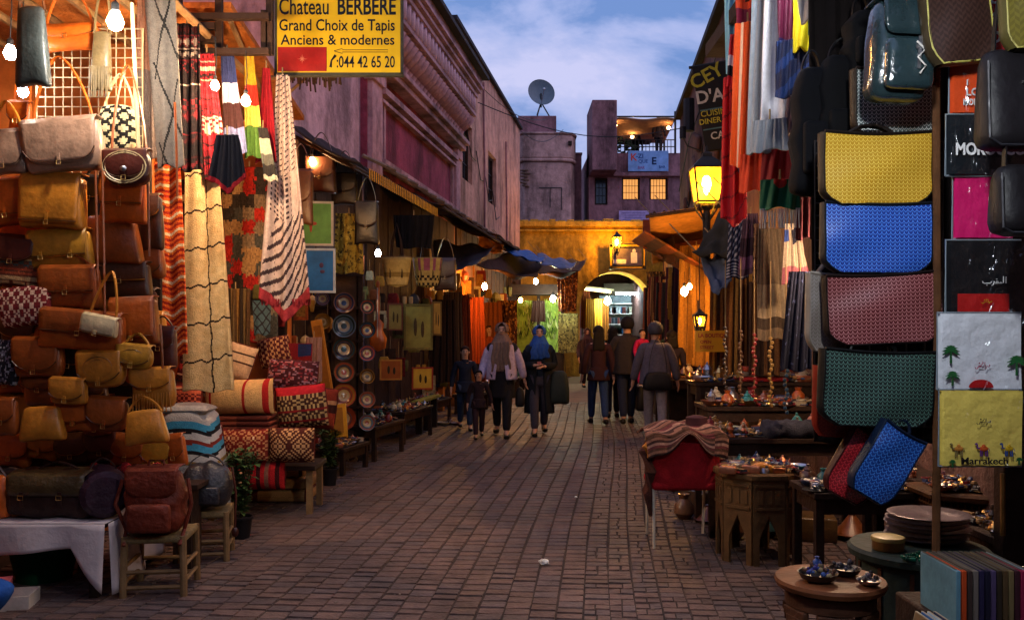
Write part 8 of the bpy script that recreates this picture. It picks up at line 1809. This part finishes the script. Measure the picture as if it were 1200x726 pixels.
    if coat:
        cc, z1, open_ = coat; m = MB(); CF = fab(cc); g0 = .32 if open_ else .02
        def cf(u, v):
            a = -PI/2+g0*(.4+.8*v)+(2*PI-2*g0*(.4+.8*v))*u; z = .822-(.822-z1)*v
            rx = (.050+.056*min(1, v/.10)**.5)+.028*v; ry = .055+.018*min(1, v/.1)+.035*v
            return h(rx*math.cos(a)+.004*math.sin(a*11)*v, ry*math.sin(a)*(1+.05*math.sin(a*9)*v), z)
        m.grid(cf, 40, 22); m.build('coat', CF, t, solid=.014)
        cv = []; ce = []; cr = []
        for sh, el, wr in arm_pts:
            m_s = len(cv); cv += [sh, el, wr-(wr-el)*.02]; cr += [.047, .041, .035]; ce += [(m_s, m_s+1), (m_s+1, m_s+2)]
            skin_obj('sleeve', [sh, el, wr-(wr-el)*.02], [(0, 1), (1, 2)], [r_*H for r_ in (.047, .041, .035)], CF, t)
    if skirt:
        c_, z1 = skirt; m = MB(); m.grid(lambda u, v: (lambda a: h((.092+.03*v)*math.cos(a)*(1+.04*math.sin(a*7)*v), (.074+.045*v)*math.sin(a)*(1+.05*math.sin(a*8)*v), .60-(.60-z1)*v))(2*PI*u), 32, 12); m.build('skirt', fab(c_), t, solid=.01)
    return t
def gp(px, pyfoot): return onground(px, pyfoot)
# walking towards the camera
person('woman in a white jacket and long beige headscarf walking towards the camera', gp(588, 511), 1.70, -.06, step=.13, arms=((.05, -.06), (.06, .05)), top='#201c22', legs='#17161c', coat=('#a99ab8', .50, True), scarf=('#6e5850', .26), skirt=('#141217', .34))
person('woman in a bright blue headscarf and long dark coat looking down at her hands', gp(632, 509), 1.66, .05, step=-.11, top='#1c2430', legs='#3a3540', coat=('#10141c', .20, True), scarf=('#24488e', .14), armpose={-1: ((-.14, .0, .63), (-.045, -.13, .635)), 1: ((.14, .0, .63), (.03, -.14, .625))})
person('boy in a navy sweater with pale lettering walking at the left', gp(545, 503), 1.33, .1, step=.14, top='#161b2c', legs='#22304c', hair='#2a1612', arms=((.03, -.03), (.03, .02)))
person('small child in dark clothes walking at the hand of the woman in white', gp(561, 513), 1.0, .1, step=-.15, top='#241820', legs='#2a1a22', hair='#140e0c', arms=((.03, -.04), (.06, .0)))
# walking away
person('woman with long dark hair, maroon top and blue jeans walking away', gp(701, 497), 1.66, PI+.05, step=.15, top='#2c161c', legs='#22345c', hairlen=.12, arms=((.02, .0), (.02, -.04)))
person('companion in dark mauve clothes walking away beside the woman in jeans', gp(718, 490), 1.64, PI-.05, step=-.13, top='#2a1c26', legs='#241e2c', hairlen=.08)
person('tall man in a dark cap and grey brown jacket walking away in the middle', gp(735, 497), 1.80, PI, step=-.13, top='#2a2528', legs='#1c2238', hood='#15131a', thin=1.12, armpose={1: ((.15, -.02, .66), (.10, -.12, .70)), -1: ((-.15, .02, .63), (-.15, -.04, .48))}, coat=('#2b2629', .47, False))
person('small child in a bright pink suit carried by the man in the cap', gp(747, 497)+Vector((.06, -.16, .62)), .98, .5, step=.02, top='#9c1648', legs='#a81c50', hair='#1a100e', shoe='#8a8488', arms=((.03, -.06), (.04, .02)))
person('woman in a grey hooded jacket and pale trousers walking away nearest the camera', gp(768, 515), 1.70, PI-.1, step=.15, top='#4a4656', legs='#77727e', hood='#3a3a46', thin=1.12, arms=((.05, -.02), (.05, -.03)), coat=('#4c4858', .47, False))
person('person in crimson trousers and a dark top just right of the grey hooded woman', gp(787, 500), 1.58, PI, step=-.14, top='#241c28', legs='#8a1420', hairlen=.05)
person('person in a rust orange robe standing among the hanging robes at the left', gp(573, 463), 1.70, .2, step=.02, top='#7a3414', legs='#5a2812', coat=('#82380f', .12, False), hair='#1a100c')
person('dark figure in a patterned shawl standing by the left pier of the arch', gp(688, 455), 1.62, .1, step=.03, top='#2a1c22', legs='#2a2028', scarf=('#3c2830', .2), coat=('#3a2a34', .25, False))
person('shopkeeper in a pale headcloth seated behind the orange goods at the right', Vector((3.35, 18.9, .05)), 1.62, .1, step=.02, top='#3c4a28', legs='#241c18', hair='#7a5a3c', scarf=('#8a6a3c', .05))
person('man standing on the rooftop terrace under the lit canopy', Vector((xx_(776), 38.9, zz(180)+.05)), 1.74, PI*.9, step=.03, top='#2a2630', legs='#1c1a22', hair='#3a1c18')
person('guest sitting on the rooftop terrace behind the railing', Vector((xx_(751), 39.6, zz(180)-.15)), 1.6, .2, step=.02, top='#221c22', legs='#1c1a22')
person('person in bright blue jeans seated at the bottom left corner, mostly out of frame', Vector((-2.98, 4.62, -.54)), 1.55, 1.45, seated=True, top='#2a2a32', legs='#2c5aa4', arms=((.03, -.03), (.03, .02)))
# things carried
def carried(name, label, cat, p, w, dp, h, c, strap_h=.35, rz=0):
    t = thing(name, label, cat, p, rz); m = MB(); m.rbox((0, 0, 0), (w, dp, h), min(w, dp, h)*.4, lambda x, y, z, o: (o.x*(1-.25*max(0, z)), o.y*(1-.4*max(0, z)), o.z-.04*h*x*x), k=4); m.build('body', cm(c, .6), t); m = MB(); strap(m, w*.32, h/2-.02, strap_h); m.build('strap', cm(c, .6), t)
b_ = gp(632, 509)
carried('shoulder_bag', 'big dark grey green shoulder bag carried by the woman in the dark coat', 'bag', b_+Vector((.30, -.04, .72)), .30, .16, .50, '#1c2422', .5)
carried('handbag', 'dark bag hanging from the hand of the woman in the white jacket', 'bag', gp(588, 511)+Vector((.27, .06, .58)), .14, .14, .30, '#171418', .12)
carried('shoulder_bag', 'black shoulder bag on the hip of the woman in the grey hooded jacket', 'bag', gp(768, 515)+Vector((.0, -.22, .86)), .42, .14, .26, '#121016', .50)
carried('hand_luggage', 'black bag carried low beside the man in the cap', 'bag', gp(746, 497)+Vector((.06, -.02, .45)), .16, .26, .44, '#0e0d12', .15)
t = thing('mobile_phone', 'small reddish phone held by the woman in the blue headscarf', 'phone', gp(632, 509)+Vector((-.01, -.27, 1.06))); m = MB(); m.rbox((0, 0, 0), (.06, .012, .11), .005, k=1); m.build('case', cm('#8a3c34', .4), t)
tx_ = thing('shirt_print', 'pale printed lettering on the front of the boy sweater', 'print', (0, 0, 0)); bpy.data.objects.remove(tx_)
print('OBJECTS', len(bpy.data.objects))
